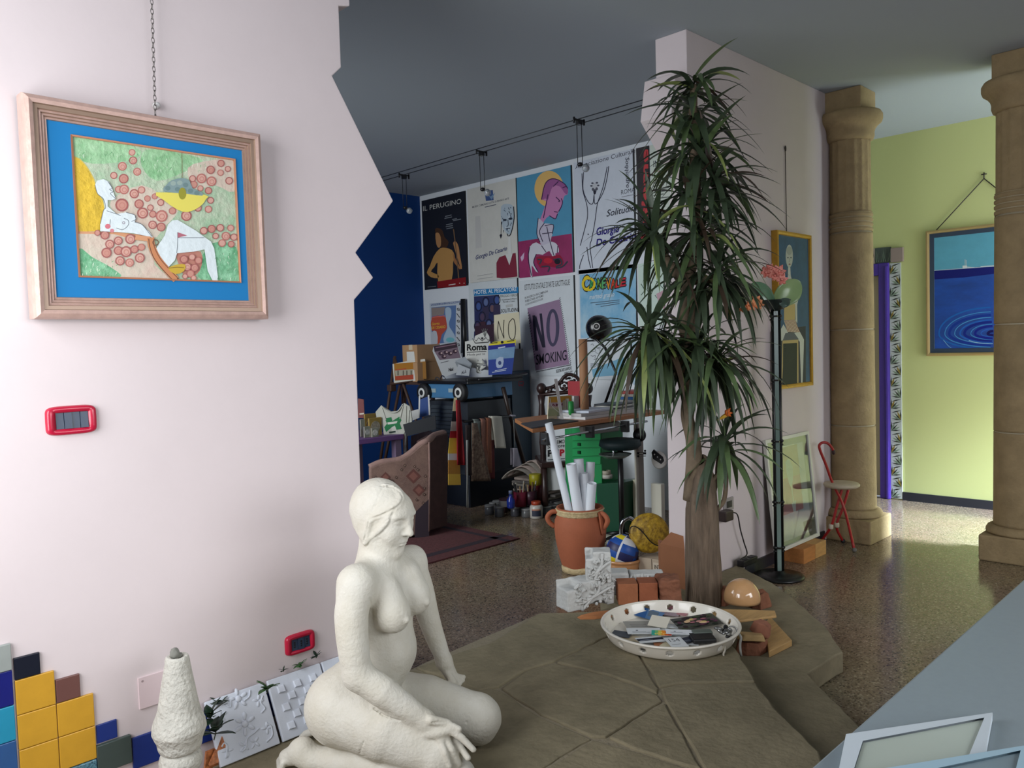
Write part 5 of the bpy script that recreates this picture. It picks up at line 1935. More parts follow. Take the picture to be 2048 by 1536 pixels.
mb = MB(white_f)
fr2 = [(0, -.022), (0, .0), (.022, .0), (.024, -.008)]
for k in range(3):
    (a, da), (b, db) = fr2[k], fr2[k + 1]
    ra = [(a, a), (W_ - a, a), (W_ - a, hh - a), (a, hh - a)]
    rb = [(b, b), (W_ - b, b), (W_ - b, hh - b), (b, hh - b)]
    mb.add([LP(x, y, da) for x, y in ra] + [LP(x, y, db) for x, y in rb], [(i, (i + 1) % 4, 4 + (i + 1) % 4, 4 + i) for i in range(4)])
build('frame', mb, lean)
A = Art(lambda x, y: LP(x * W_, (1 - y) * hh, -.014), nn, step=.00005)
A.rect(.03, .02, .97, .98, (122, 126, 120))
A.rect(.14, .09, .86, .93, (176, 176, 176))
A.rect(.15, .10, .72, .70, (168, 92, 88))
A.rect(.15, .10, .72, .38, (168, 142, 104))
A.poly([(.42, .24), (.5, .22), (.57, .3), (.54, .42), (.48, .47), (.43, .38)], (170, 178, 160), 2)
A.stroke([(.5, .46), (.505, .62)], .028, (206, 180, 166), 0)
A.poly([(.46, .62), (.56, .60), (.53, .76), (.50, .77)], (188, 184, 178))
A.stroke([(.61, .7), (.42, .93)], .03, (128, 124, 132), 0)
A.rect(.68, .82, .88, .91, (108, 104, 92))
A.stroke([(.15, .095), (.66, .095)], .008, (216, 214, 196), 0)
build('print_picture', A, lean)
gl = MB(mat('picture_glass', (235, 240, 240), .03, trans=1.0, spec=.5)).prism([LP(.024, .024, -.010), LP(W_ - .024, .024, -.010), LP(W_ - .024, hh - .024, -.010), LP(.024, hh - .024, -.010)], nn * .002)
build('glass_pane', gl, lean)
wb = mat('orange_pine_block', (186, 122, 66), .6, var=(6, .15), aniso=(1, 8, 8))
for k, (x0, x1, m, lab) in enumerate(((5.02, 5.19, wb, 'orange wood block under the leaning print, next to the lamp'), (5.195, 5.36, mat('pale_pine_block', (196, 148, 90), .6, var=(6, .15), aniso=(1, 8, 8)), 'paler wood block under the far corner of the leaning print'))):
    single('wood_block', MB(m).bb((x0, 2.36, 0), (x1, 2.50, .098)), lab, 'wood block', bevel=.003)

# ---- black torchiere lamp with glass leaves
lb = V(4.66, 2.352, 0)
lamp = thing('floor_lamp', 'black uplighter floor lamp with green glass leaves before the portrait', 'lamp', lb)
blk = mat('black_enamel', (16, 18, 18), .3)
build('base', MB(blk).lathe([(.148, 0), (.15, .008), (.146, .016), (.11, .022), (.04, .026), (.03, .04), (.01, .042)], lb, 48), lamp)
dx = unit(V(.707, -.707, 0))
for s in (-1, 1):
    build('pole_rod', MB(blk).tube([lb + dx * s * .021 + V(0, 0, .03), lb + dx * s * .021 + V(0, 0, 1.68)], .0095, 10), lamp)
build('pole_panel', MB(mat('grey_green_reflection', (110, 132, 124), .15, spec=.6)).prism([lb - dx * .014 + V(0, 0, .04) + V(-.003, -.003, 0), lb + dx * .014 + V(0, 0, .04) + V(-.003, -.003, 0), lb + dx * .014 + V(0, 0, 1.66) + V(-.003, -.003, 0), lb - dx * .014 + V(0, 0, 1.66) + V(-.003, -.003, 0)], (.006, .006, 0)), lamp)  # flat grey-green plate painting the reflection between the rods
for y in (632, 760, 882, 1004, 1095):
    z = onP(1555, y, lb, V(.707, .707, 0))[2]
    mb = MB(blk)
    for s in (-1, 1):
        mb.ell(lb + dx * s * .024 + V(0, 0, z), (.015, .015, .012), nu=12, nv=8)
        mb.ell(lb + dx * s * .024 + V(0, 0, z - .022), (.013, .013, .008), nu=12, nv=8)
    mb.bb(lb + V(-.02, -.02, z - .006), lb + V(.02, .02, z + .004))
    build('clamp', mb, lamp)
hd = lb + V(0, 0, 1.66)
build('lamp_head', MB(mat('dark_green_metal', (30, 42, 40), .3)).lathe([(.02, 0), (.05, .012), (.075, .035), (.09, .062), (.092, .068), (.08, .064), (.05, .03), (.01, .02)], hd, 32), lamp)
glass1 = mat('green_lamp_glass', (150, 196, 160), .12, trans=.55, spec=.6)
glass2 = mat('lime_lamp_glass', (184, 214, 150), .2, trans=.35, spec=.6)
glass3 = mat('smoke_lamp_glass', (120, 150, 140), .12, trans=.5, spec=.6)


def petal(tip, w, m, bow, base=None):
    """curved glass leaf from the lamp head to tip"""
    b = hd + V(0, 0, .05) if base is None else base
    ax = tip - b
    l = np.linalg.norm(ax)
    ax = ax / l
    side = unit(np.cross(ax, V(.7, .7, 0)))
    out = unit(np.cross(side, ax))

    def fn(u, v):
        s = (u - .5) * 2
        wd = w * math.sin(PI * min(1, .10 + .9 * v)) ** .65
        return b + ax * l * v + side * s * wd + out * (bow * math.sin(PI * v) - .25 * wd * s * s)
    build('glass_leaf', MB(m).grid(fn, 10, 14), lamp, solid=.004)


petal(onP(1600, 562, lb + V(.05, .05, 0), V(.707, .707, 0)), .075, glass2, -.02, base=onP(1551, 606, lb + V(.03, .03, 0), V(.707, .707, 0)))
petal(onP(1503, 566, lb + V(-.05, -.05, 0), V(.707, .707, 0)), .060, glass1, .02, base=onP(1543, 606, lb, V(.707, .707, 0)))
petal(onP(1578, 597, lb + V(-.08, -.08, 0), V(.707, .707, 0)), .032, glass3, .01, base=onP(1562, 612, lb + V(-.05, -.05, 0), V(.707, .707, 0)))
build('power_cord', MB(mat('black_rubber', (18, 16, 16), .5)).tube(spline([lb + V(-.14, .03, .012), lb + V(-.22, .06, .006), V(4.41, 2.47, .006), V(4.36, 2.47, .02)], 6), .004, 6), lamp)

# ---- socket, plug, power strip
so = onY(1455, 1008, YW)
sk_ = thing('power_socket', 'small transparent grey socket low on the pink wall behind the trunk', 'socket', so - V(0, 0, .04))
build('plate', MB(mat('grey_clear_plastic', (150, 144, 142), .25)).bb(so + V(-.055, -.012, -.04), so + V(.055, 0, .04)), sk_, bevel=.004)
build('socket_module', MB(mat('dark_insert', (40, 40, 42), .4)).bb(so + V(-.03, -.014, -.02), so + V(.03, -.010, .02)), sk_)
plg = onY(1452, 1030, YW - .05)
pg = thing('power_plug', 'dark adapter plug in the wall socket, its cable running down to the strip', 'plug', plg - V(0, 0, .03))
build('adapter', MB(mat('dark_brown_plastic', (52, 40, 38), .4)).bb(plg + V(-.05, -.028, -.035), plg + V(.045, .03, .028)), pg, bevel=.008)
cb_ = [onY(x, y, 2.485) for x, y in ((1464, 1024), (1475, 1030), (1481, 1060), (1488, 1085), (1494, 1108))] + [V(4.36, 2.45, .16)]
build('cable', MB(mat('black_rubber', (18, 16, 16), .5)).tube(spline(cb_, 6), .004, 6), pg)
s0, s1 = onZ(1462, 1131, ZL), onZ(1500, 1121, ZL)
s0, s1 = V(s0[0], min(s0[1], 2.47), ZL), V(s1[0], min(s1[1], 2.47), ZL)
ps_ = thing('power_strip', 'black power strip lying on the stone step by the pink wall', 'power strip', (s0 + s1) / 2)
u_ = unit(s1 - s0)
v_ = V(-u_[1], u_[0], 0)
build('strip_body', MB(mat('black_plastic', (18, 18, 20), .4)).prism([s0 - v_ * .025, s1 - v_ * .025, s1 + v_ * .025, s0 + v_ * .025], (0, 0, .04)), ps_, bevel=.006)
for k in (.3, .7):
    c = s0 + (s1 - s0) * k + V(0, 0, .04)
    build('outlet', MB(mat('dark_insert', (40, 40, 42), .4)).lathe([(.018, 0), (.018, .003), (.014, .001)], c, 18), ps_)

# ---- red folding cane stool
red_e = mat('red_enamel_tube', (168, 34, 34), .35)
cst = thing('cane_stool', 'red folding cane stool with a beige round seat beside the stone column', 'stool', (5.63, 2.35, 0))
sp = V(5.635, 2.345, 0)
qn = V(.707, .707, 0)
sq = lambda x, y, d=0.0: onP(x, y, sp + qn * d, qn)
foot1, foot2, foot3 = onZ(1709, 1101, .012), onZ(1641, 1083, .012), onZ(1686, 1083, .012)
sc_c = sq(1683, 969)
build('cane_rod', MB(red_e).tube(spline([sq(1668, 906), sq(1664, 896), sq(1656, 887), sq(1646, 885), sq(1639, 890), sq(1640, 900), sq(1652, 930), sq(1666, 968), sq(1688, 1016), foot1], 5), .0095, 10), cst)
build('cane_grip', MB(mat('dark_grip', (58, 30, 30), .5)).ell(sq(1667, 904), (.014, .014, .02), nu=12, nv=8), cst)
build('leg', MB(red_e).tube(spline([sq(1685, 975, .03), sq(1673, 1015, .03), sq(1662, 1053, .04), foot2], 5), .0095, 10), cst)
build('leg', MB(red_e).tube(spline([sq(1698, 975, .03), sq(1686, 1015, .04), sq(1673, 1052, .05), foot3], 5), .0095, 10), cst)
for x, y, d in ((1662, 1053, .04), (1674, 1050, .05)):
    c = sq(x, y, d)
    build('white_joint', MB(mat('ivory_plastic', (206, 196, 176), .4)).lathe([(.013, -.018), (.016, -.01), (.016, .01), (.013, .018)], c, 14), cst)
for f_, m in ((foot1, 'grey'), (foot2, 'dark'), (foot3, 'dark')):
    build('rubber_foot', MB(mat('rubber_' + m, (110, 108, 104) if m == 'grey' else (36, 34, 36), .6)).ell(f_ + V(0, 0, .004), (.016, .016, .016), nu=12, nv=8), cst)
build('seat', MB(mat('beige_vinyl', (196, 182, 158), .5, var=(30, .08))).lathe([(.02, -.02), (.105, -.018), (.12, -.008), (.122, .002), (.114, .012), (.06, .018), (.01, .019)], sc_c, 40), cst)

# ---- blue sea painting on the yellow wall
yl, yr, zl_, zh = 2.392, 1.512, 1.294, 2.372
sea = thing('sea_painting', 'blue painting of a rippled sea with a distant white island, on the yellow wall', 'painting', (XY - .02, (yl + yr) / 2, zl_))
mb = frame_profile(MB(), -yl, -yr, zl_, zh, [(0, -.035), (0, 0), (.012, .004), (.024, 0), (.027, -.010)], [brass], nrm=(-1, 0, 0), ux=(0, -1, 0), org=(XY - .036, 0, 0))
mb = frame_profile(mb, -yl + .027, -yr - .027, zl_ + .027, zh - .027, [(0, -.010), (.035, -.012), (.037, -.016)], [mat('navy_liner', (42, 58, 78), .5)], nrm=(-1, 0, 0), ux=(0, -1, 0), org=(XY - .036, 0, 0))
build('frame', mb, sea)
XA = XY - .021
A = Art(lambda x, y: onX(x, y, XA), (-1, 0, 0), 1840, 430, 5.12, step=.00006)
hz = onX(1866, 541, XA)[2]
sky = mat('oil_sky_blue', (86, 158, 182), .5, var=(4, .1))
deep = mat('oil_sea_blue', (14, 66, 150), .45, var=(3.5, .3), aniso=(1, 1, 2.5))
A.use(sky)
a0, a1 = yl - .06, yr + .06
A.add([(XA, a0, hz), (XA, a1, hz), (XA, a1, zh - .06), (XA, a0, zh - .06)], [(0, 1, 2, 3)])
A.use(deep)
A.add([(XA, a0, zl_ + .06), (XA, a1, zl_ + .06), (XA, a1, hz), (XA, a0, hz)], [(0, 1, 2, 3)])
A.lay = 1
A.poly([(145, 572), (780, 528), (780, 600), (450, 640), (145, 660)], (14, 22, 104))
cx, cy = 755, 1215
for k, (rx, ry, c, w) in enumerate(((560, 270, (26, 92, 170), 16), (500, 225, (60, 130, 190), 9), (455, 190, (18, 50, 140), 26), (400, 168, (70, 140, 196), 8), (345, 140, (30, 90, 176), 16), (300, 120, (14, 34, 126), 26), (235, 98, (60, 128, 190), 8), (190, 78, (16, 30, 130), 24), (130, 52, (40, 90, 180), 10), (60, 26, (16, 14, 84), 26))):
    pts = [(cx + rx * math.cos(t), cy + (ry if math.sin(t) < 0 else min(ry * .62, 162)) * math.sin(t)) for t in np.linspace(PI * .52, PI * 1.48, 15)]
    A.stroke(pts, w, c, 3)
A.stroke([(500, 1285), (600, 1310), (745, 1318)], 6, (150, 190, 216), 3)
A.stroke([(240, 1280), (290, 1340), (320, 1360)], 6, (110, 160, 200), 3)
A.stroke([(145, 568), (440, 548), (780, 522)], 5, (196, 206, 214), 0)
A.rect(436, 518, 482, 545, (206, 214, 214))
A.stroke([(462, 455), (463, 520)], 5, (214, 220, 220), 0)
A.stroke([(474, 460), (475, 520)], 5, (196, 206, 210), 0)
A.poly([(482, 528), (560, 536), (482, 545)], (180, 196, 204))
A.poly([(620, 524), (760, 514), (760, 528), (620, 536)], (190, 204, 210))
build('canvas_picture', A, sea)
hk = onX(1968, 357, XY - .01)
mb = MB(mat('dark_cord', (52, 44, 40), .6))
la, ra = onX(1872, 461, XY - .02), None
mb.tube([la, hk], .004, 6).tube([hk, V(la[0], 2 * hk[1] - la[1], la[2])], .004, 6)
mb.tube([hk, hk + V(0, 0, .05)], .005, 6)
mb.tube([hk + V(0, -.02, .035), hk + V(0, .02, .035)], .005, 6)
build('hanging_cord', mb, sea)

# ---- blue-grey counter by the camera, with two framed sheets on it
ctr = thing('counter', 'blue grey counter cutting across the corner in front of the hall', 'counter', (2.2, .1, 0))
cg = mat('blue_grey_laminate', (128, 140, 146), .32, var=(60, .03))
build('counter_top', MB(cg).bb((.78, -.32, .872), (3.35, .489, .9)), ctr, bevel=.004)
build('front_panel', MB(mat('grey_laminate_panel', (120, 126, 130), .4)).bb((.82, -.28, 0), (3.3, .45, .872)), ctr)
def sheet(name, q, z, label, face, edge, thick=.012, wdt=.012):
    p = [onZ(x, y, z) for x, y in q]
    t = thing(name, label, 'picture', V(*np.mean(p, 0)[:2], .9))
    n = V(0, 0, 1)
    c = np.mean(p, 0)
    inn = [c + (v - c) * (1 - wdt * 2.2 / np.linalg.norm(v - c)) for v in p]
    build('sheet_face', MB(face).prism([v + n * -.003 for v in inn], n * -.004), t)
    mb = MB(edge)
    mb.add(p + inn + [v - n * thick for v in p] + [v - n * thick for v in inn], [(i, (i + 1) % 4, 4 + (i + 1) % 4, 4 + i) for i in range(4)] + [(8 + i, 8 + (i + 1) % 4, (i + 1) % 4, i) for i in range(4)] + [(12 + i, 12 + (i + 1) % 4, 8 + (i + 1) % 4, 8 + i) for i in range(4)])
    build('frame', mb, t)
    return t


sheet('framed_sheet', [(1692, 1468), (1985, 1425), (1955, 1585), (1655, 1650)], .914, 'white framed pale sheet lying on the blue grey counter', mat('pale_green_glass_sheet', (168, 178, 168), .12, coat=.5), mat('white_frame_edge', (186, 196, 202), .35))
sheet('framed_sheet', [(1765, 1537), (2060, 1489), (2060, 1640), (1740, 1690)], .928, 'light blue framed sheet overlapping the pale one on the counter', mat('blue_grey_sheet', (120, 138, 146), .12, coat=.5), mat('pale_blue_edge', (150, 178, 192), .35))
# ================================================================ THE STUDIO BEHIND THE OPENING
XB = XP - .011
board_edge_shadow = mat('black_edge_and_shadow', (22, 24, 28), .6)  # black board edge, also painting the shadow line beside each poster
paper_w = mat('poster_white_paper', (214, 218, 220), .6)


def poster(label, TL, BR, col, art, view, base=None, name='poster'):
    a, b = onX(*TL, XB), onX(*BR, XB)
    A = Art(lambda x, y: onX(x, y, XB), (-1, 0, 0), *view, step=.00005)
    A.use(board_edge_shadow).bb((XB + .001, b[1] - .012, b[2]), (XP - .001, a[1], a[2]))
    A.use(base or mat('poster_ground_%02x%02x%02x' % tuple(col), col, .55, var=(5, .05)))
    A.add([(XB, a[1], b[2]), (XB, b[1], b[2]), (XB, b[1], a[2]), (XB, a[1], a[2])], [(0, 1, 2, 3)])
    A.lay = 1
    art(A)
    o = build(name, A, None)
    return tag(o, label, 'poster')


V5, V6, V7, V8 = (840, 380, 4.533), (1020, 310, 3.807), (850, 560, 4.762), (1030, 540, 3.967)


def art1(A):
    A.text('IL PERUGINO', 28, 192, 374, 122, 44, (196, 196, 190), up=(0, -1))
    for x0, y0, x1, y1 in ((228, 240, 286, 226), (222, 258, 290, 244), (292, 268, 334, 258), (300, 278, 372, 264), (236, 316, 296, 304), (234, 334, 298, 322), (240, 352, 300, 340)):
        A.stroke([(x0, y0), (x1, y1)], 8, (120, 124, 130), 0)
    A.poly([(135, 360), (170, 345), (205, 370), (225, 430), (260, 470), (235, 530), (190, 520), (160, 470)], (70, 46, 32), 2)
    A.poly([(140, 395), (170, 390), (188, 430), (190, 500), (170, 525), (148, 490)], (176, 128, 84), 2)
    A.poly([(180, 530), (235, 525), (290, 545), (315, 600), (300, 660), (285, 830), (165, 835), (160, 660), (130, 700), (100, 740), (165, 770), (160, 800), (100, 790), (62, 750), (90, 690), (125, 600)], (184, 138, 80), 2)
    A.poly([(295, 560), (330, 640), (375, 715), (360, 720), (310, 660)], (160, 108, 68))
    A.poly([(300, 480), (330, 470), (352, 520), (360, 580), (380, 690), (372, 716), (335, 600)], (176, 126, 82), 2)
    A.stroke([(304, 355), (330, 560), (352, 810)], 9, (120, 92, 66), 0)
    A.poly([(155, 830), (415, 790), (418, 868), (160, 890)], (132, 24, 30))
    A.stroke([(260, 862), (322, 852)], 8, (214, 200, 196), 0)
    for x in (360, 400):
        A.ell(x, 845, 5, 5, (214, 200, 196), n=8)
    A.stroke([(70, 880), (145, 872)], 6, (110, 112, 116), 0)


poster('dark poster lettered IL PERUGINO with a bare-backed figure', (843, 402), (935, 570.5), (18, 22, 34), art1, V5)


def art2(A):
    A.poly([(585, 10), (660, 0), (668, 92), (598, 100)], (70, 92, 140))
    A.poly([(600, 20), (640, 60), (680, 25), (650, 90)], (120, 150, 180))
    A.text('MUSEO COMUNALE CITTA DI PENNE E ARTE', 474, 164, 806, 84, 16, (52, 56, 76), bold=.01)
    A.stroke([(588, 156), (690, 132)], 7, (90, 92, 104), 0)
    A.poly([(500, 240), (545, 235), (560, 520), (505, 530)], (196, 194, 190))
    A.poly([(735, 150), (790, 125), (838, 140), (850, 200), (845, 300), (825, 390), (800, 400), (765, 370), (738, 290)], (176, 190, 200), 2)
    q = random.Random(3)
    for _ in range(26):
        x, y = q.uniform(738, 832), q.uniform(145, 370)
        A.stroke([(x, y), (x + q.uniform(-22, 22), y + q.uniform(10, 34))], 7, q.choice([(70, 88, 112), (110, 130, 150), (40, 52, 70), (206, 214, 218)]), 0, w1=3)
    A.stroke([(850, 150), (854, 260), (830, 380), (806, 420), (790, 395)], 8, (28, 30, 40))
    A.stroke([(738, 290), (735, 400)], 4, (28, 30, 40), 0)
    A.poly([(722, 410), (735, 396), (746, 408), (734, 444)], (36, 34, 48))
    for x, y in ((770, 272), (820, 262)):
        A.ell(x, y, 18, 9, (36, 44, 60), n=10)
    A.stroke([(798, 270), (800, 320), (786, 330)], 5, (36, 44, 60))
    A.stroke([(778, 352), (818, 346)], 7, (46, 50, 66), 0)
    A.poly([(800, 420), (822, 420), (832, 580), (800, 600)], (214, 214, 210))
    A.text('Giorgio De Cesario', 506, 632, 790, 545, 38, (32, 44, 104), bold=.012, shear=.2)
    A.poly([(694, 660), (720, 610), (775, 590), (812, 680), (842, 575), (868, 570), (884, 785), (745, 802), (696, 795)], (128, 44, 62))
    A.poly([(775, 585), (842, 572), (812, 682)], (214, 214, 210))
    for y in (770, 800):
        A.stroke([(520, y + 10), (660, y - 12)], 4, (150, 150, 152), 0)


poster('off-white poster with a blue mask-like head and maroon jacket', (934, 379), (1037, 555), (208, 206, 198), art2, V5)


def art3(A):
    A.poly([(62, 660), (470, 598), (480, 893), (72, 938)], mat('poster_magenta', (150, 46, 96), .5, var=(4, .2)))
    A.ell(298, 258, 112, 138, (226, 184, 110), n=28)
    pk, ol = (196, 130, 176), (70, 40, 84)
    A.poly([(240, 330), (262, 230), (290, 190), (340, 182), (400, 210), (440, 250), (438, 300), (415, 310), (400, 360), (392, 400), (372, 430), (362, 450), (350, 486), (300, 462), (262, 500), (250, 520), (228, 500), (245, 450), (262, 400), (275, 352)], pk, 2)
    A.poly([(240, 340), (262, 235), (295, 190), (345, 182), (410, 215), (440, 255), (436, 300), (412, 285), (380, 240), (330, 235), (305, 290), (290, 340), (268, 330)], (156, 92, 146), 2)
    for pts in ([(350, 320), (380, 350), (368, 352)], [(390, 330), (400, 360), (388, 400), (370, 430)], [(335, 430), (365, 436)], [(300, 462), (345, 486), (362, 448)], [(290, 300), (280, 350), (255, 480)], [(240, 340), (262, 235), (295, 190), (345, 182), (410, 215), (440, 255)], [(330, 240), (370, 200)], [(400, 250), (425, 240)]):
        A.stroke(pts, 7, ol, 3)
    A.poly([(215, 480), (260, 520), (330, 530), (325, 600), (310, 650), (330, 720), (270, 720), (225, 660), (205, 600)], (196, 190, 206), 2)
    A.poly([(150, 700), (200, 665), (250, 690), (320, 660), (365, 690), (372, 740), (345, 750), (352, 800), (330, 790), (300, 730), (250, 760), (200, 755), (180, 820), (215, 890), (196, 885), (165, 840), (170, 920), (158, 925), (145, 790)], (206, 204, 214), 2)
    for pts in ([(215, 480), (205, 600), (230, 665)], [(265, 540), (330, 530), (322, 600)], [(245, 600), (320, 590)], [(150, 700), (140, 790), (165, 920)], [(200, 755), (180, 820), (215, 890)], [(300, 640), (330, 750), (350, 800)], [(365, 690), (360, 745)], [(240, 690), (275, 740)], [(262, 520), (225, 580), (250, 660)], [(280, 545), (300, 640)]):
        A.stroke(pts, 6, (44, 36, 66), 3)
    A.poly([(80, 780), (110, 740), (105, 790), (90, 812)], (206, 180, 206))
    A.poly([(200, 780), (270, 770), (330, 770), (380, 760), (410, 820), (380, 860), (300, 850), (230, 860)], (150, 30, 60), 2)
    for pts in ([(210, 795), (240, 800), (225, 830)], [(240, 850), (300, 850), (290, 890)], [(330, 800), (380, 790), (395, 830), (350, 850)], [(350, 860), (400, 850), (440, 810)]):
        A.stroke(pts, 12, (60, 60, 76), 3)
    A.ell(362, 812, 24, 20, (30, 28, 40), n=12)
    A.ell(290, 805, 34, 22, (190, 40, 60), n=12)


poster('blue and magenta poster of a caricature rider on a white horse', (1033, 356), (1146.5, 544), (80, 150, 184), art3, V6)


def art4(A):
    lc = (40, 40, 60)
    A.text('Associazione Culturale', 497, 108, 950, -18, 34, (66, 66, 78))
    for pts in ([(560, 130), (556, 260), (585, 340), (610, 372), (632, 366), (640, 300)], [(752, 85), (740, 170), (715, 270), (680, 340), (655, 372), (643, 360), (640, 300)], [(740, 90), (712, 230), (690, 300), (664, 380), (645, 520), (622, 640), (610, 700), (630, 860)], [(548, 140), (555, 270), (585, 380), (590, 470), (570, 560), (535, 690)],
                [(585, 700), (600, 800), (615, 860)], [(560, 760), (535, 830), (530, 868)]):
        A.stroke(pts, 6, lc, 4)
    for x, y, r in ((645, 240, 30), (632, 262, 12), (660, 258, 12), (646, 275, 16)):
        A.ell(x, y, r * .8, r, (90, 92, 104) if r < 20 else (196, 198, 204), n=12)
    A.ell(645, 285, 10, 16, (44, 44, 58), n=10)
    for x, y in ((628, 215), (662, 212), (620, 235), (672, 232)):
        A.ell(x, y, 10, 7, (84, 86, 100), n=8)
    A.text('Soqquadro', 880, 20, 886, 250, 28, (60, 60, 76), bold=.012, up=(1, 0))
    A.text('ROMA', 846, 302, 950, 280, 34, (84, 86, 98))
    A.stroke([(850, 320), (950, 300)], 4, (110, 110, 120), 0)
    A.text('Solitudini', 735, 470, 970, 420, 50, (46, 46, 60), bold=.01, shear=.25)
    A.text('Giorgio', 658, 612, 832, 585, 56, (44, 34, 120), bold=.03, shear=.15)
    A.text('De Cesario', 655, 695, 960, 640, 52, (44, 34, 120), bold=.03, shear=.15)
    A.ell(596, 604, 5, 6, lc, n=8)


poster('white poster with line-drawn figure lettered Associazione Culturale', (1147, 326), (1270.5, 536), (206, 212, 222), art4, V6)


def art5(A):
    A.text('Insieme', 1045, 640, 1052, -45, 48, (196, 70, 74), bold=.03, up=(-1, 0))


poster('narrow black poster with red vertical lettering', (1272, 297), (1299, 478), (40, 34, 38), art5, V6)


def art6(A):
    A.view(1140, 40, 3.84)
    A.text('INVITO', 640, 1130, 790, 1100, 48, (70, 74, 80), bold=.01)
    A.text('DAL 10 AL 20', 650, 1172, 790, 1150, 20, (140, 70, 60), bold=.01)
    for k in range(9):
        A.stroke([(640, 1230 + k * 24), (760 - 20 * (k % 3), 1215 + k * 24)], 7, (90, 96, 92), 0)


poster('pale green printed poster partly behind the wall edge', (1299.5, 291), (1358, 500), (206, 214, 202), art6, V6)


def art7(A):
    A.stroke([(55, 238), (335, 208)], 18, (90, 110, 150), 0)
    A.text('MOSTRA D ARTE CONTEMPORANEA', 55, 245, 335, 215, 14, (226, 228, 232))
    A.poly([(60, 262), (296, 240), (290, 588), (66, 612)], (96, 124, 170))
    A.poly([(62, 265), (190, 258), (180, 330), (64, 345)], (150, 136, 130))
    A.poly([(66, 350), (190, 350), (216, 400), (205, 470), (160, 520), (140, 600), (110, 600), (100, 500), (64, 480)], (192, 84, 64), 2)
    A.poly([(192, 275), (225, 258), (250, 285), (248, 350), (230, 400), (235, 450), (280, 520), (285, 588), (180, 596), (186, 520), (212, 460), (200, 370)], (176, 196, 212), 2)
    A.poly([(64, 500), (110, 490), (120, 600), (66, 610)], (196, 200, 206), 2)
    A.ell(240, 570, 40, 24, (120, 190, 200), n=14)
    A.text('Giorgio', 64, 432, 140, 424, 24, (226, 180, 60), bold=.02)
    A.text('DE CESARIO', 62, 468, 196, 456, 24, (226, 180, 60), bold=.02)
    A.stroke([(70, 356), (190, 340)], 8, (216, 120, 110), 0)
    A.poly([(297, 242), (338, 238), (345, 690), (298, 600)], (206, 208, 210))
    for k in range(7):
        y = 262 + k * 56
        if k % 2:
            A.stroke([(302, y), (332, y + 40)], 7, (40, 40, 46), 0)
        else:
            A.ring(318, y + 18, 14, 5, (40, 40, 46), n=10)
            A.stroke([(305, y + 8), (332, y + 30)], 5, (40, 40, 46), 0)


poster('blue and orange exhibition poster lettered DE CESARIO', (859, 607), (922, 706), (196, 204, 212), art7, V7)


def art8(A):
    A.poly([(462, 92), (888, 66), (890, 124), (466, 152)], (36, 120, 176))
    A.text('HOTEL AL PESCATORE', 470, 136, 872, 104, 36, (226, 232, 236), bold=.012)
    A.poly([(466, 156), (706, 140), (706, 560), (476, 600)], (50, 58, 100))
    for k, (x, y) in enumerate(((510, 230), (580, 190), (545, 330), (640, 250), (685, 170), (610, 400), (500, 420), (660, 420))):
        A.ring(x, y + 20, 34, 8, (28, 28, 44), n=14, ry=50)
        A.ell(x, y + 22, 20, 34, ((70, 92, 150), (96, 110, 150), (84, 66, 90), (110, 84, 90))[k % 4], n=12)
        A.poly([(x - 32, y + 70), (x + 32, y + 64), (x + 36, y + 190), (x - 36, y + 196)], ((44, 50, 92), (60, 54, 80), (70, 44, 56))[k % 3])
    A.poly([(476, 440), (660, 420), (664, 580), (478, 600)], (62, 42, 56))
    A.text('MAGGIO VERDE', 716, 166, 882, 154, 22, (84, 92, 84))
    A.text('Esposizione di Pittura', 732, 196, 874, 182, 14, (40, 42, 48))
    A.text('Pennello e Colore', 744, 216, 858, 206, 14, (40, 42, 48))
    A.stroke([(770, 250), (838, 240)], 26, (186, 188, 186), 0)
    A.text('SOLITUDINI', 722, 312, 888, 298, 34, (48, 42, 40), bold=.008, shear=.15)


poster('white poster headed HOTEL AL PESCATORE with a blue crowd picture', (937, 567), (1038, 700), (206, 212, 214), art8, V7)


def hand(A, pts, w, c):
    A.stroke(pts, w, c, 4)


def art9(A):
    A.text("ISTITUTO STATALE D'ARTE GROTTAGLIE", 76, 160, 434, 118, 44, (60, 58, 60), bold=.006)
    A.text('IN FAVORE DI UNA CAMPAGNA', 78, 232, 262, 176, 18, (70, 68, 70), bold=.012)
    A.text('PUBBLICITARIA ANTIFUMO', 80, 258, 226, 212, 18, (70, 68, 70), bold=.012)
    A.text('A CURA DEI RAGAZZI DI CLASSE', 82, 284, 222, 236, 16, (70, 68, 70), bold=.012)
    A.poly([(98, 304), (354, 232), (432, 748), (164, 798)], (150, 124, 150))
    c = (44, 42, 60)
    hand(A, [(116, 350), (124, 420)], 12, (84, 76, 100))
    hand(A, [(150, 360), (160, 500), (172, 640)], 22, c)
    hand(A, [(158, 370), (200, 520), (228, 610)], 24, c)
    hand(A, [(204, 345), (218, 480), (232, 615)], 20, c)
    A.ring(300, 458, 52, 27, (72, 68, 92), n=26, ry=150)
    A.text('SMOKING', 166, 752, 410, 712, 78, (36, 34, 46), bold=.012)
    for (x0, y0, x1, y1, n) in ((354, 215, 442, 745, 34), (168, 808, 445, 752, 24), (104, 330, 160, 700, 18)):
        for k in range(n):
            t = (k + .5) / n
            x, y = x0 + (x1 - x0) * t, y0 + (y1 - y0) * t
            A.stroke([(x - 4, y + 5), (x + 5, y - 5)], 5, (70, 64, 76), 0)
    A.text('SEZIONE ARTI GRAFICHE', 328, 816, 450, 788, 24, (60, 58, 62), bold=.006)
    A.text('ANNO 1991', 392, 826, 456, 812, 16, (60, 58, 62))


poster('white poster with slanted mauve panel painted NO SMOKING', (1039, 562), (1152, 752), (208, 214, 218), art9, V8)


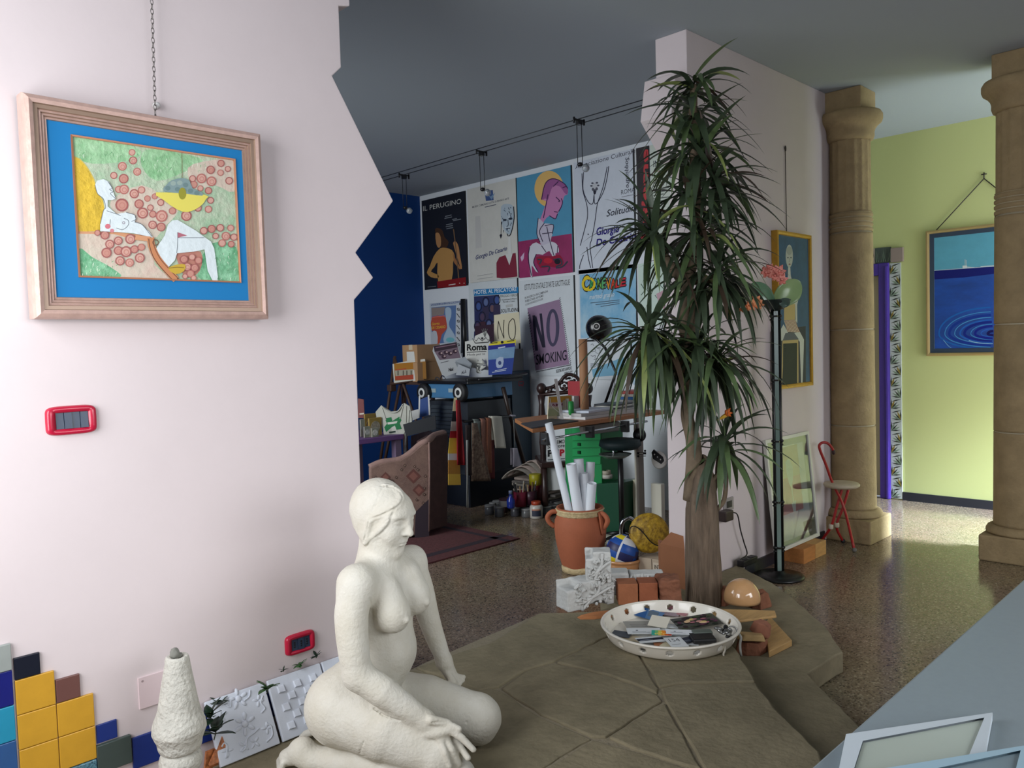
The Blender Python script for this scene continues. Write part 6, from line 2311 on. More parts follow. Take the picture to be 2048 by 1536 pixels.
def art10(A):
    A.poly([(514, 40), (960, -20), (960, 530), (522, 540)], mat('poster_sky', (96, 166, 206), .5, var=(3, .2), col2=(176, 206, 220)))
    q = [('C', 535, 165, 590, 130, (226, 196, 40)), ('A', 588, 158, 630, 100, (60, 160, 90)), ('R', 622, 150, 658, 90, (50, 150, 180)), ('N', 655, 150, 690, 92, (120, 180, 80)), ('E', 690, 145, 722, 88, (90, 170, 110)),
         ('V', 722, 150, 762, 90, (226, 150, 40)), ('A', 760, 148, 800, 84, (206, 70, 40)), ('L', 798, 140, 835, 70, (206, 50, 50)), ('E', 832, 130, 880, 70, (200, 40, 60))]
    for ch, x0, y0, x1, h, c in q:
        for dx, dy in ((-5, 0), (5, 0), (0, 6), (0, -6)):
            A.text(ch, x0 + dx, y0 + dy, x1 + dx, y0 - 8 + dy, h * .85, (24, 30, 34), bold=.05)
        A.text(ch, x0, y0, x1, y0 - 8, h * .85, c, bold=.03)
    A.ring(585, 112, 56, 18, (226, 196, 40), n=20)
    A.text('martedi grasso', 590, 232, 790, 208, 36, (214, 226, 232), bold=.01, shear=.3)
    for k in range(3):
        A.stroke([(600 + k * 40, 262 + k * 14), (830, 238 + k * 14)], 5, (70, 84, 100), 0)


poster('sky blue carnival poster with bubbly rainbow lettering', (1157, 541), (1273, 680), (196, 206, 214), art10, V8)


def art11(A):
    q = random.Random(5)
    for k in range(18):
        x, y = q.uniform(600, 720), q.uniform(590, 720)
        A.stroke([(x, y), (x + q.uniform(10, 30), y - q.uniform(-12, 12)), (x + q.uniform(20, 40), y + q.uniform(-12, 12))], 4, (120, 124, 130), 3)
    for k in range(4):
        A.stroke([(600, 745 + k * 10), (700 - 20 * k, 738 + k * 10)], 4, (70, 76, 90), 0)
    A.poly([(610, 790), (860, 690), (880, 830), (620, 850)], (120, 170, 196))


poster('white poster with sketchy drawing behind the desk lamp arm', (1160, 681), (1262, 760), (206, 212, 216), art11, V8)


def art12(A):
    for k, p in enumerate(([(1000, 200), (1040, 150), (1070, 190)], [(1000, 110), (1030, 160)], [(1120, 90), (1180, 150), (1150, 250), (1110, 200)])):
        A.stroke(p, 6, (70, 90, 80), 0)
    A.poly([(1120, 190), (1180, 160), (1190, 330), (1140, 260)], (196, 160, 170))


poster('pale green drawing pinned beside the carnival poster', (1276, 528), (1329, 650), (200, 218, 206), art12, V8)
poster('pale blue sheet pinned low beside the white sketch poster', (1264, 684), (1322, 770), (176, 200, 214), lambda A: [A.stroke([(960, 640 + k * 26), (1120, 620 + k * 26)], 6, (110, 140, 160), 0) for k in range(5)], V8)

# ---- low-voltage wire lights under the ceiling
wl_ = thing('wire_light_track', 'pair of taut wires under the studio ceiling carrying three hanging spots', 'wire track', (4.58, 4.9, 3.1))
wm = mat('dark_wire', (44, 46, 50), .4, metal=.5)
for dxx in (-.05, .05):
    build('wire', MB(wm).tube([(4.585 + dxx + .02, 7.35, 3.1), (4.53 + dxx - .0, 2.86, 3.1)], .0035, 6), wl_)
chrome = mat('chrome', (200, 204, 208), .12, metal=1.0)
bulb_g = mat('clear_bulb_glass', (225, 230, 232), .05, trans=.7, spec=.8)
for (x, y, yb, lab) in ((808, 350, 430, 'hanging wire spot light near the blue wall'), (963, 303, 393, 'hanging wire spot light before the off-white mask poster'), (1158, 240, 343, 'hanging wire spot light nearest the plant')):
    p = onZ(x, y, 3.1)
    pb = onP(x, yb - 14, p, V(.707, .707, 0))
    t = thing('spot_light', lab, 'lamp', p, group=None)
    mb = MB(mat('black_metal', (20, 20, 22), .35))
    for dxx in (-.055, .055):
        mb.tube([p + V(dxx, 0, -.03), p + V(dxx, 0, .012)], .008, 6)
    mb.tube([p + V(-.06, 0, 0), p + V(.06, 0, 0)], .006, 6)
    mb.bb(p + V(-.018, -.018, -.035), p + V(.018, .018, .0))
    build('wire_clamp', mb, t)
    for s in (-1, 1):
        build('drop_rod', MB(wm).tube([p + V(.012 * s, -.012 * s, -.03), V(p[0] + .012 * s, p[1] - .012 * s, pb[2])], .0028, 6), t)
    c = V(p[0], p[1], pb[2])
    build('socket_joint', MB(mat('black_metal', (1, 1, 1))).ell(c, (.022, .022, .016), nu=10, nv=8), t)
    c2 = c + V(.02, -.035, -.03)
    build('reflector_bulb', MB(bulb_g).ell(c2, .028, nu=18, nv=12).use(chrome).lathe([(.01, .03), (.018, .02), (.028, .004), (.027, 0)], c2, 18), t)

# ---- rug and tapestry armchair
rug_m = mat('dark_red_rug', (84, 42, 44), .95, var=(60, .35), bump=(200, .4))
rg = MB(rug_m).bb((2.75, 4.33, .001), (4.355, 5.75, .011))
rg.use(mat('rug_border', (44, 30, 40), .95, var=(80, .3)))
for a, b in (((2.75, 4.45, .0112), (4.355, 4.52, .0118)), ((4.21, 4.33, .0112), (4.26, 5.75, .0118)), ((2.75, 5.6, .0112), (4.2, 5.66, .0118))):
    rg.bb(a, b)
single('rug', rg, 'dark red patterned rug under the tapestry armchair', 'rug')
Cc, Cr, Cl = onZ(858, 1072, .012), onZ(895, 1056, .012), onZ(744, 1086, .012)
ch_ = thing('tapestry_armchair', 'high backed armchair in faded rose tapestry with a dark back, on the rug', 'chair', (Cc + Cl + Cr) / 3 + V(0, .15, 0))
tap = mat('rose_tapestry', (112, 88, 80), .95, var=(7, .25), col2=(140, 112, 100), bump=(160, .4))
darkb = mat('plum_upholstery', (70, 46, 44), .9, var=(9, .2), bump=(150, .3))


def vert(x, y, a, b):
    """photo point on the upright plane through floor points a, b"""
    n = np.cross(unit(b - a), V(0, 0, 1))
    return onP(x, y, a, n)


side_top = [(741, 936), (765, 926), (800, 921), (822, 908), (843, 890), (858, 882)]
back_top = [(858, 882), (876, 872), (896, 866)]
inw = unit(V(.02, 1, 0))
sp_ = [Cl] + [Cc] + [vert(x, y, Cl, Cc) for x, y in side_top[::-1]]
sp_[0][2] = sp_[1][2] = .03
nL = np.cross(unit(Cc - Cl), V(0, 0, 1))
nL = nL if nL @ V(-1, -1, 0) > 0 else -nL
nR = np.cross(unit(Cr - Cc), V(0, 0, 1))
nR = nR if nR @ V(-1, -1, 0) > 0 else -nR
build('side_panel', MB(tap).prism(sp_, -nL * .07), ch_, bevel=.008)
bp_ = [Cc + V(0, 0, .02), Cr + V(0, 0, .02)] + [vert(x, y, Cc, Cr) for x, y in back_top[::-1]]
build('back_panel', MB(darkb).prism(bp_, -nR * .12), ch_, bevel=.01)
rl = [vert(x, y, Cl, Cc) - nL * .03 for x, y in side_top] + [vert(x, y, Cc, Cr) - nR * .04 for x, y in back_top[1:]]
build('top_roll', MB(mat('pale_rose_piping', (138, 110, 102), .9, var=(20, .15))).tube(spline(rl, 5), .028, 10), ch_)
pc_ = [vert(858, 884, Cl, Cc), vert(859, 940, Cl, Cc), Cc + V(0, 0, .02)]
build('corner_piping', MB(mat('pale_rose_piping', (1, 1, 1))).tube(pc_, .008, 6), ch_)
A = Art(lambda x, y: vert(x, y, Cl, Cc) + nL * .0012, nL, 700, 860, 4.6545, step=.0001)
mo, mo2 = (106, 68, 62), (74, 60, 54)
for cx, cy, r in ((590, 430, 70), (640, 560, 60), (330, 440, 50)):
    A.poly([(cx, cy - r), (cx + r, cy), (cx, cy + r), (cx - r, cy)], mo)
    A.poly([(cx, cy - r * .6), (cx + r * .6, cy), (cx, cy + r * .6), (cx - r * .6, cy)], (132, 88, 78))
for cx, cy in ((240, 440), (430, 440), (480, 370), (510, 330), (600, 340), (630, 370), (690, 600), (700, 430), (300, 470), (360, 460), (230, 500), (690, 540), (620, 650), (680, 680)):
    A.poly([(cx, cy - 16), (cx + 14, cy), (cx, cy + 16), (cx - 14, cy)], mo2)
    A.poly([(cx, cy - 8), (cx + 7, cy), (cx, cy + 8), (cx - 7, cy)], (150, 120, 106))
A.stroke([(215, 470), (400, 465), (420, 500)], 8, mo2, 0)
A.poly([(610, 760), (735, 640), (735, 1000), (600, 1000)], (58, 48, 56))
build('tapestry_motif', A, ch_)
s0_ = (Cl + Cc) / 2 - nL * .3
build('seat', MB(tap).prism([Cl - nL * .07 + V(0, 0, .15), Cc - nL * .08 + V(0, 0, .15), Cr - nR * .1 + V(0, .35, .15), Cl + V(.1, .55, .15)], (0, 0, .22)), ch_, bevel=.03)
for p in (Cl - nL * .06, Cc - nL * .08, Cr - nR * .08, Cl + V(.12, .5, 0)):
    q0 = V(p[0], p[1], .012)
    build('leg', MB(mat('dark_walnut', (46, 32, 26), .4)).lathe([(.018, 0), (.026, .1), (.022, .14)], q0, 12), ch_)

# ---- blue trolley cabinet with wheels on top
K = onZ(941, 1016, 0)
cab = thing('trolley_cabinet', 'dark louvred cabinet with a blue band and two black wheels at its top', 'cabinet', (K[0] + .28, K[1] + .33, 0))
kx0, kx1, ky0, ky1 = K[0], K[0] + .58, K[1], K[1] + .66
anth = mat('anthracite_metal', (40, 44, 50), .45)
mb = MB(anth).bb((kx0 + .02, ky0 + .015, .30), (kx1, ky1, .985))
build('body', mb, cab)
mb = MB(mat('louvre_metal', (58, 64, 70), .4))
for k in range(14):
    z = .42 + k * .038
    mb.prism([(kx0 + .02, ky0 + .12, z), (kx0 + .02, ky0 + .12, z + .03), (kx0 + .004, ky0 + .12, z)], (0, .42, 0))
build('louvre_front', mb, cab)
build('lower_box', MB(mat('black_blue_metal', (18, 24, 34), .4)).bb((kx0, ky0, .0), (kx1 + .06, ky1, .30)), cab, bevel=.006)
band = mat('steel_blue_plastic', (70, 118, 158), .4)
zb0, zb1 = onX(900, 797, kx0)[2], onX(900, 768, kx0)[2]
build('blue_band', MB(band).bb((kx0, ky0, zb0), (kx1 + .02, ky1 + .02, zb1)), cab, bevel=.008)
mb = MB(mat('pale_vent_label', (150, 166, 170), .5))
for x0, x1 in ((862, 872), (897, 909)):
    a, b = onX(x0, 777, kx0), onX(x1, 785, kx0)
    mb.bb((kx0 - .003, b[1], b[2]), (kx0, a[1], a[2]))
build('vent_label', mb, cab)
build('top_tray', MB(mat('black_plastic', (18, 18, 20), .4)).bb((kx0 - .03, ky0 - .05, zb1), (kx1 + .12, ky1 + .03, zb1 + .03)).bb((kx0 - .03, ky0 - .05, zb1 + .03), (kx1 + .12, ky0 - .02, zb1 + .055)), cab, bevel=.006)
for x in (848, 921):
    c = onX(x, 785, kx0 - .03)
    w = build('wheel', MB(mat('black_rubber_wheel', (20, 20, 22), .6)).lathe([(.02, -.03), (.075, -.03), (.088, -.02), (.09, 0), (.088, .02), (.075, .03), (.02, .03)], c, 32, rot=euler(0, PI / 2, 0)), cab)
    build('white_hub', MB(mat('white_hub_plastic', (206, 206, 202), .4)).lathe([(.026, -.034), (.046, -.034), (.048, -.03), (.026, -.03)], c, 24, rot=euler(0, PI / 2, 0), caps=False), w)
build('handle_grip', MB(mat('black_plastic', (1, 1, 1))).tube(spline([V(kx1 + .1, ky0 - .02, zb1 + .05), V(kx1 + .05, ky0 - .16, zb1 + .07), V(kx0 + .3, ky0 - .18, zb1 + .05), V(kx0 + .05, ky0 - .1, zb1 + .04)], 5), .014, 8), cab)
TOPZ = zb1 + .032


def standing(name, label, cat, px, d=0.0, mfront=None, art=None, thick=.006, depth_pt=None, axis=None, view=None, lean=.0, group=None):
    """flat upright thing whose outline is given by photo points on an upright plane facing the room"""
    n = V(-.72, -.69, 0) if axis is None else np.array(axis, float)
    n = unit(n)
    pts = [onP(x, y, depth_pt + n * d, n) for x, y in px]
    A = Art(lambda x, y: onP(x, y, depth_pt + n * d, n) + n * .0004, n, *(view or (0, 0, 1)), step=.0002)
    A.use(mfront).prism(pts, -n * thick)
    if art:
        art(A)
    o = build(name, A, None)
    return tag(o, label, cat, group)


cabt = V(kx0 + .25, ky0 + .3, TOPZ)


def art_roma(A):
    A.text('Roma', 398, 672, 590, 664, 58, (24, 24, 26), bold=.035)
    A.stroke([(398, 688), (584, 682)], 6, (24, 24, 26), 0)
    A.text('Moda per te', 402, 722, 572, 712, 20, (60, 60, 64))
    A.stroke([(478, 600), (450, 555), (490, 580), (510, 550), (545, 580), (580, 548), (600, 575), (635, 545), (605, 590)], 7, (30, 30, 32), 0)
    A.stroke([(478, 602), (606, 592)], 8, (30, 30, 32), 0)
    A.ell(545, 556, 12, 12, (60, 60, 62), n=10)
    for a in (-.5, -.2, .1, .4):
        A.stroke([(570, 545), (570 + 60 * math.sin(a), 545 - 85 * math.cos(a))], 5, (110, 112, 110), 0)


standing('shopping_bag', 'white bag printed Roma with a crown, at the back of the cabinet top', 'bag', [(930, 733), (930, 683), (948, 680), (950, 672), (972, 662), (978, 672), (981, 690), (985, 742)], -.02, mat('white_bag_paper', (206, 206, 200), .6), art_roma, .05, cabt, view=V7)


def art_blue(A):
    A.poly([(612, 612), (650, 590), (866, 566), (862, 622), (604, 664)], (222, 206, 60))
    A.poly([(604, 626), (858, 598), (856, 636), (602, 674)], (44, 48, 140))
    A.poly([(602, 668), (856, 634), (846, 740), (604, 760)], mat('bag_pale_blue', (120, 156, 190), .4, var=(4, .15)))
    A.ell(735, 592, 14, 14, (30, 30, 40), n=10)
    A.stroke([(630, 602), (690, 596)], 8, (60, 58, 40), 0)
    A.stroke([(780, 586), (850, 576)], 8, (60, 58, 40), 0)
    A.stroke([(696, 648), (764, 636)], 12, (206, 212, 226), 0)
    A.poly([(680, 750), (745, 735), (742, 820), (710, 838), (680, 828)], (176, 190, 214), 2)
    A.ell(712, 790, 16, 20, (60, 76, 130), n=10)
    A.stroke([(665, 865), (778, 842)], 6, (206, 214, 226), 0)
    A.stroke([(640, 880), (772, 858)], 6, (206, 214, 226), 0)


standing('shopping_bag', 'glossy blue bag with a yellow top band standing on the cabinet', 'bag', [(977, 750), (976, 694), (980, 687), (1031, 678), (1031, 690), (1024, 748)], .06, mat('glossy_blue_bag', (50, 72, 150), .3), art_blue, .06, cabt, view=V7)


def art_no(A):
    c = (52, 46, 40)
    A.stroke([(700, 390), (692, 480), (698, 560)], 7, c)
    A.stroke([(700, 395), (725, 480), (752, 556)], 7, c)
    A.stroke([(752, 380), (748, 470), (752, 556)], 7, c)
    A.stroke([(835, 366), (800, 410), (795, 500), (815, 560), (850, 555), (862, 470), (850, 385), (835, 366)], 7, c)


standing('no_placard', 'cream placard with hand-drawn letters NO above the blue bag', 'sign', [(988, 692), (988, 630), (1038, 624), (1042, 686)], -.12, mat('cream_placard', (214, 206, 178), .6), art_no, .008, cabt, view=V7)


def art_bro(A):
    A.poly([(80, 630), (300, 592), (312, 640), (92, 684)], (50, 34, 46))
    A.stroke([(100, 645), (290, 612)], 9, (126, 96, 110), 0)
    A.poly([(92, 684), (312, 640), (340, 740), (140, 762)], (110, 92, 104))
    for x, y in ((150, 700), (200, 690), (240, 700), (285, 680), (180, 730)):
        A.ell(x, y, 24, 20, (56, 36, 50), n=10)
        A.ell(x + 8, y - 4, 10, 9, (176, 150, 150), n=8)
    A.stroke([(150, 790), (225, 770)], 5, (80, 80, 84), 0)
    A.text('Noi', 225, 870, 268, 862, 30, (36, 36, 40), bold=.03)


standing('book', 'tilted grey book with a plum band beside the cartons', 'book', [(865, 702), (867, 692), (913, 684), (932, 738), (886, 755)], .10, mat('grey_book_cover', (170, 172, 174), .5), art_bro, .03, cabt + V(0, .12, 0), view=V7)
standing('box', 'small grey box lying on the cabinet behind the tools', 'box', [(910, 724), (930, 716), (944, 727), (940, 742), (916, 738)], .10, mat('grey_box_card', (120, 126, 132), .6), lambda A: A.poly([(284, 770), (380, 730), (440, 800), (420, 830)], (150, 156, 162)), .08, cabt, view=V7)
standing('box', 'pale grey box with dark lettering in front on the cabinet', 'box', [(912, 750), (916, 728), (940, 738), (938, 752)], .18, mat('pale_box_card', (166, 170, 176), .6), lambda A: A.text('ALL', 345, 900, 395, 878, 26, (40, 40, 50), bold=.02), .07, cabt, view=V7)
# crumpled white wrapping
wq = random.Random(7)
wc_ = onP(962, 735, cabt, V(-.7, -.7, 0))
fd = Field(wc_ - .12, wc_ + .13, .006)
for _ in range(14):
    p = wc_ + V(wq.uniform(-.05, .05), wq.uniform(-.05, .05), wq.uniform(-.04, .05))
    q_ = unit(V(wq.uniform(-1, 1), wq.uniform(-1, 1), wq.uniform(-.3, 1)))
    fd.cone(p, p + q_ * .05, .015, .008, .012)
fd.box(V(wc_[0], wc_[1], TOPZ - .1), (.3, .3, .1), mode='sub')
single('wrapping_cloth', fd.mesh(MB(mat('white_tissue', (206, 206, 198), .7))), 'crumpled white cloth between the two shopping bags', 'cloth')
for k, (x, y, m, lab) in enumerate(((885, 757, chrome, 'small chrome clip on the cabinet edge'), (874, 760, mat('dark_tool', (60, 60, 64), .4), 'dark small tool at the near end of the cabinet top'))):
    c = onP(x, y, V(kx0 + .03, ky0 + .25, TOPZ), V(-.7, -.7, 0))
    mb = MB(m).tube(spline([c + V(0, .03, -.0), c + V(0, .01, .025), c + V(0, -.02, .02), c + V(0, -.04, 0)], 4), .006, 6)
    single('clip', mb, lab, 'clip')
# ---- tie rail with ties and scarves on the side of the cabinet
ry = ky0 - .10
rail = thing('tie_rail', 'black rail on the cabinet side hung with ties', 'rail', (kx0 + .3, ry, .8))
zr = onY(972, 838, ry)[2]
r0, r1 = onY(928, 851, ry), onY(1018, 826, ry)
build('rail_bar', MB(mat('black_metal', (1, 1, 1))).tube([(r0[0], ry, zr), (r1[0], ry, zr)], .012, 8), rail)
for xx in (r0[0] + .06, r1[0] - .03):
    build('bracket', MB(mat('black_metal', (1, 1, 1))).tube([(xx, ry, zr), (xx, ky0 + .02, zr)], .009, 6), rail)


def hanging(name, label, x0, x1, ytop, ybot, m, cat='tie', yy=None, x0b=None, x1b=None, art=None, thick=.007, wav=.006):
    yy = ry if yy is None else yy
    a, b = onY(x0, ytop, yy), onY(x1, ytop, yy)
    c, d = onY(x0 if x0b is None else x0b, ybot, yy), onY(x1 if x1b is None else x1b, ybot, yy)

    def fn(u, v):
        p = (a * (1 - u) + b * u) * (1 - v) + (c * (1 - u) + d * u) * v
        return p + V(0, -.016 - wav * math.sin(5 * u + 3 * v), 0)
    mb = MB(m).grid(fn, 6, 14)
    top = lambda u, v: (a * (1 - u) + b * u) + V(0, -.016 * math.cos(PI * v) - wav * math.sin(5 * u) * (1 - v), zr - a[2] + .014 * math.sin(PI * v) if yy == ry else .0)
    if yy == ry:
        mb.grid(top, 6, 6)
        mb.grid(lambda u, v: (a * (1 - u) + b * u) * (1 - v) + (c * (1 - u) + d * u) * v * .9 + (a * (1 - u) + b * u) * v * .1 + V(0, .017, 0), 4, 6)
    return single(name, mb, label, cat, solid=thick, loc=None)


floral = mat('floral_scarf', (150, 128, 108), .8, var=(34, .5), col2=(70, 46, 40))
hanging('scarf', 'floral brown scarf hanging lowest, nearest the rail end', 941, 952, 846, 962, floral, 'scarf', ry - .014, 939, 978)
hanging('tie', 'grey green tie over the rail above the floral scarf', 945, 960, 842, 915, mat('grey_green_tie', (126, 134, 128), .7, var=(60, .1)))
hanging('tie', 'rosy brown tie hung next to the grey green one', 959, 971, 839, 925, mat('rosy_tie', (150, 104, 88), .7, var=(60, .15)))
hanging('tie', 'rust orange tie between the rosy tie and the white sleeve', 970, 980, 836, 945, mat('rust_tie', (140, 86, 62), .7, var=(60, .15)))
hanging('towel', 'off-white cloth strip hung on the rail, squared off below', 979, 1001, 832, 896, mat('off_white_cotton', (196, 192, 178), .8), 'cloth', None, 988, 1008)
hanging('tie', 'dark red tie end hanging behind the rust orange tie', 975, 986, 880, 957, mat('dark_red_tie', (104, 40, 42), .7), 'tie', ry + .02)
hanging('strap', 'white narrow ribbon hanging below the rail to the floor', 930, 934, 880, 1015, mat('pale_ribbon', (150, 150, 146), .7), 'ribbon', ry - .02)
hanging('tag_strip', 'pale violet tag hanging on a string beside the cabinet', 1023, 1032, 896, 934, mat('pale_violet_card', (170, 164, 176), .6), 'tag', ry + .0, 1023, 1040)
single('string', MB(mat('pale_ribbon', (1, 1, 1))).tube([onY(1027, 840, ry - .01), onY(1030, 897, ry - .012)], .004, 5), 'thin pale string holding the violet tag', 'string')
hanging('tie', 'dark brown tie at the end of the rail by the flag', 928, 940, 850, 950, mat('dark_brown_tie', (52, 40, 40), .8), 'tie', ry - .012)
# pennants
yf = ky0 - .02
stripes = [(795, 822, (206, 190, 150)), (822, 843, (24, 28, 34)), (843, 862, (196, 186, 176)), (862, 876, (176, 30, 40)), (876, 907, (214, 176, 60)), (907, 920, (196, 196, 196)), (920, 948, (170, 120, 50)), (948, 970, (206, 166, 66))]
mb = MB()
for y0, y1, c in stripes:
    f0, f1 = (y0 - 795) / 175, (y1 - 795) / 175
    xl = lambda f: 908 - 12 * min(1, f * 1.6)
    xr = lambda f: 913 + 8 * f
    q4 = [onY(xl(f0), y0, yf - .02), onY(xr(f0), y0, yf - .03), onY(xr(f1), y1, yf - .03), onY(xl(f1), y1, yf - .02)]
    mb.use(mat('pennant_%d' % y0, c, .7)).add(q4, [(0, 1, 2, 3)])
single('pennant', mb, 'long striped pennant in yellow, black and red hanging at the cabinet corner', 'pennant', solid=.006)
mb = MB(mat('red_flag_cloth', (150, 22, 34), .7))
mb.grid(lambda u, v: onY(912 + 8 * u + (2 + 9 * u) * v, 800 + 130 * v, yf - .06 - .012 * math.sin(6 * u + 2 * v)), 6, 10)
single('red_flag', mb, 'red flag cloth hanging beside the striped pennant', 'flag', solid=.005)
# ---- slate locker and leaning beam beside it
L0, L1 = onZ(1030, 990, 0), onZ(1072, 978, 0)
lk = thing('slate_locker', 'tall slate blue metal locker between the cabinet and the carved chair', 'locker', (L0[0] + .12, L0[1] + .13, 0))
zt_ = onY(1045, 741, L0[1])[2]
build('body', MB(mat('slate_blue_metal', (52, 70, 84), .45, var=(4, .06))).bb((L0[0], L0[1], 0), (min(L0[0] + .27, XP - .02), L0[1] + .28, zt_)), lk, bevel=.006)
c = onY(1042, 768, L0[1] - .001)
A = Art(lambda x, y: onY(x, y, L0[1] - .0008), (0, -1, 0), 0, 0, 1, step=.0003)
A.stroke([(1037, 766), (1039, 772), (1042, 769), (1045, 772), (1047, 765)], 1.6, (150, 50, 60), 3)
A.stroke([(1037, 764), (1047, 763)], 1.4, (150, 50, 60), 0)
build('red_emblem', A, lk)
build('upper_panel', MB(mat('grey_panel', (120, 124, 124), .6)).bb((L0[0] + .04, L0[1] + .02, zt_), (L0[0] + .2, L0[1] + .06, zt_ + .22)), lk)
single('dark_beam', MB(mat('dark_walnut', (1, 1, 1))).tube([onY(1006, 775, ry + .03), onY(1020, 830, ry + .03), onY(1066, 985, ry + .03)], .022, 6), 'dark wooden strut leaning down beside the slate locker', 'beam')
single('black_pole', MB(mat('black_metal', (1, 1, 1))).tube([onX(926, 598, XP - .05), onX(931, 735, XP - .05)], .028, 8), 'black upright pole in front of the poster gap above the cabinet', 'pole')

# ---- easel, small painting and cartons
E0 = V(4.93, 6.55, 0)
ea = thing('easel', 'dark wooden easel standing by the blue wall', 'easel', E0)
ew = mat('easel_walnut', (70, 48, 38), .6)
en_ = unit(V(-.72, -.69, 0))
ep = lambda x, y, d=0.0: onP(x, y, E0 + en_ * d, en_)


def to_floor(a, b):
    """extend the line a-b down to the floor"""
    d = b - a
    return a + d * ((0.0 - a[2]) / d[2])


for a, b, n in (((790, 712), (776, 812), 'leg'), ((788, 715), (828, 830), 'leg'), ((800, 770), (792, 810), 'mast')):
    build(n, MB(ew).tube([ep(*a), to_floor(ep(*a), ep(*b))], .016, 6), ea)
build('tray_ledge', MB(ew).tube([ep(780, 768, .03), ep(850, 757, .03)], .016, 6), ea)
build('clamp', MB(ew).bb(ep(783, 776) - .035, ep(783, 776) + .035), ea, bevel=.01)


def art_house(A):
    A.poly([(500, 495), (800, 480), (800, 560), (510, 575)], (166, 110, 30))
    A.poly([(510, 575), (800, 552), (800, 630), (520, 650)], (166, 160, 140))
    for x in (540, 600, 640, 690):
        A.rect(x, 575, x + 14, 630, (96, 90, 76))
    A.stroke([(515, 570), (640, 555)], 12, (176, 70, 40), 0)
    A.poly([(515, 640), (800, 612), (810, 668), (520, 684)], (168, 66, 40))


standing('small_painting', 'small ochre and red painting of houses on the easel', 'painting', [(785, 728), (815, 722), (850, 718), (852, 757), (788, 766)], .05, mat('white_canvas_edge', (206, 202, 190), .6), lambda A: (A.poly([(500, 498), (860, 470), (870, 668), (512, 690)], (150, 104, 44)), art_house(A)), .02, E0, view=(700, 640, 5.689))
bx0 = V(4.80, 6.18, 0)
# two cartons stacked on the cabinet end
ca = onP(813, 766, V(kx0 + .02, ky1 - .02, TOPZ), V(-.7, -.7, 0))
shelf = thing('side_table', 'narrow dark side table holding the stacked cartons', 'table', (5.13, 6.40, 0))
sx0, sx1, sy0, sy1 = 4.98, 5.42, 6.235, 6.62
zs = onX(840, 764, sx0)[2]
build('table_top', MB(ew).bb((sx0, sy0, zs - .03), (sx1, sy1, zs)), shelf, bevel=.004)
for xx in (sx0 + .03, sx1 - .03):
    for yy in (sy0 + .03, sy1 - .03):
        build('leg', MB(ew).bb((xx - .018, yy - .018, 0), (xx + .018, yy + .018, zs - .03)), shelf)
carton('cardboard_box', (sx0 + .02, sy1 - .02, 0), (sx0 + .02, sy0 + .10, 0), .32, .19, zs, 'lower taped carton on the dark side table', mat('tan_carton', (176, 138, 100), .85, var=(6, .06)), tape=True)
carton('cardboard_box', (sx0 + .035, sy1 - .03, 0), (sx0 + .035, sy0 + .115, 0), .30, .18, zs + .191, 'upper taped carton stacked on another by the blue wall', mat('tan_carton', (1, 1, 1)), tape=True)

# ---- purple side table with picture frames, T-shirt
T0 = onZ(800, 868, .75)
pt_ = thing('purple_table', 'purple painted table by the blue wall crowded with small frames', 'table', (3.9, 5.9, 0))
pz = .75
purp = mat('purple_table_paint', (104, 70, 124), .5)
tx0, tx1, ty0, ty1 = 3.30, T0[0] + .02, T0[1] - .03, 6.35
build('table_top', MB(purp).bb((tx0, ty0, pz - .045), (tx1, ty1, pz)), pt_, bevel=.005)
for xx in (tx0 + .05, tx1 - .05):
    for yy in (ty0 + .05, ty1 - .05):
        build('leg', MB(mat('mauve_leg', (130, 110, 136), .5)).bb((xx - .03, yy - .03, 0), (xx + .03, yy + .03, pz - .045)), pt_)
build('brown_panel', MB(mat('dark_brown_panel', (50, 32, 30), .6, var=(6, .2))).bb((tx0 + .35, ty0 + .06, .05), (tx0 + .52, ty0 + .09, pz - .045)), pt_)
sil = mat('silver_frame', (176, 172, 160), .3, metal=.7)
for k, (x0, y0, x1, y1, Yd, lab, pic) in enumerate(((722, 838, 730, 870, 5.8, 'silver photo frame half hidden by the pink wall', (120, 120, 118)), (729, 852, 741, 872, 5.70, 'small arched silver photo frame with a portrait', (160, 160, 156)), (739, 834, 763, 872, 5.78, 'larger gold edged icon frame next to the T-shirt', (140, 132, 116)),
                                                    (730, 826, 752, 848, 5.95, 'bronze relief plaque behind the small frames', (110, 90, 66)), (744, 855, 757, 873, 5.68, 'tiny oval silver frame before the gold edged icon', (176, 174, 168)))):
    a, b = onY(x0, y1, Yd), onY(x1, y0, Yd)
    a = V(a[0], a[1], pz)
    t = thing('photo_frame', lab, 'photo frame', ((a[0] + b[0]) / 2, Yd, pz))
    fm = sil if k != 2 and k != 3 else mat('gold_bronze_frame', (176, 146, 80), .35, metal=.6)
    build('frame', MB(fm).bb((a[0], Yd, pz), (b[0], Yd + .02, b[2])), t, bevel=.004)
    w_, h_ = b[0] - a[0], b[2] - pz
    mb = MB(mat('photo_%d' % k, pic, .4, var=(60, .5))).lathe([(.001, 0), (min(w_, h_) * .36, 0), (min(w_, h_) * .36, .003)], ((a[0] + b[0]) / 2, Yd - .0005, pz + h_ * .5), 20, rot=euler(PI / 2, 0, 0))
    build('photo', mb, t)
standing('plaque', 'red brown plaque standing behind the frames at the pink wall edge', 'plaque', [(716, 836), (716, 797), (727, 799), (729, 836)], 0, mat('red_brown_lacquer', (112, 46, 44), .4), lambda A: A.stroke([(719, 828), (728, 827)], 3, (206, 196, 180), 0), .02, V(4.0, 6.15, pz))
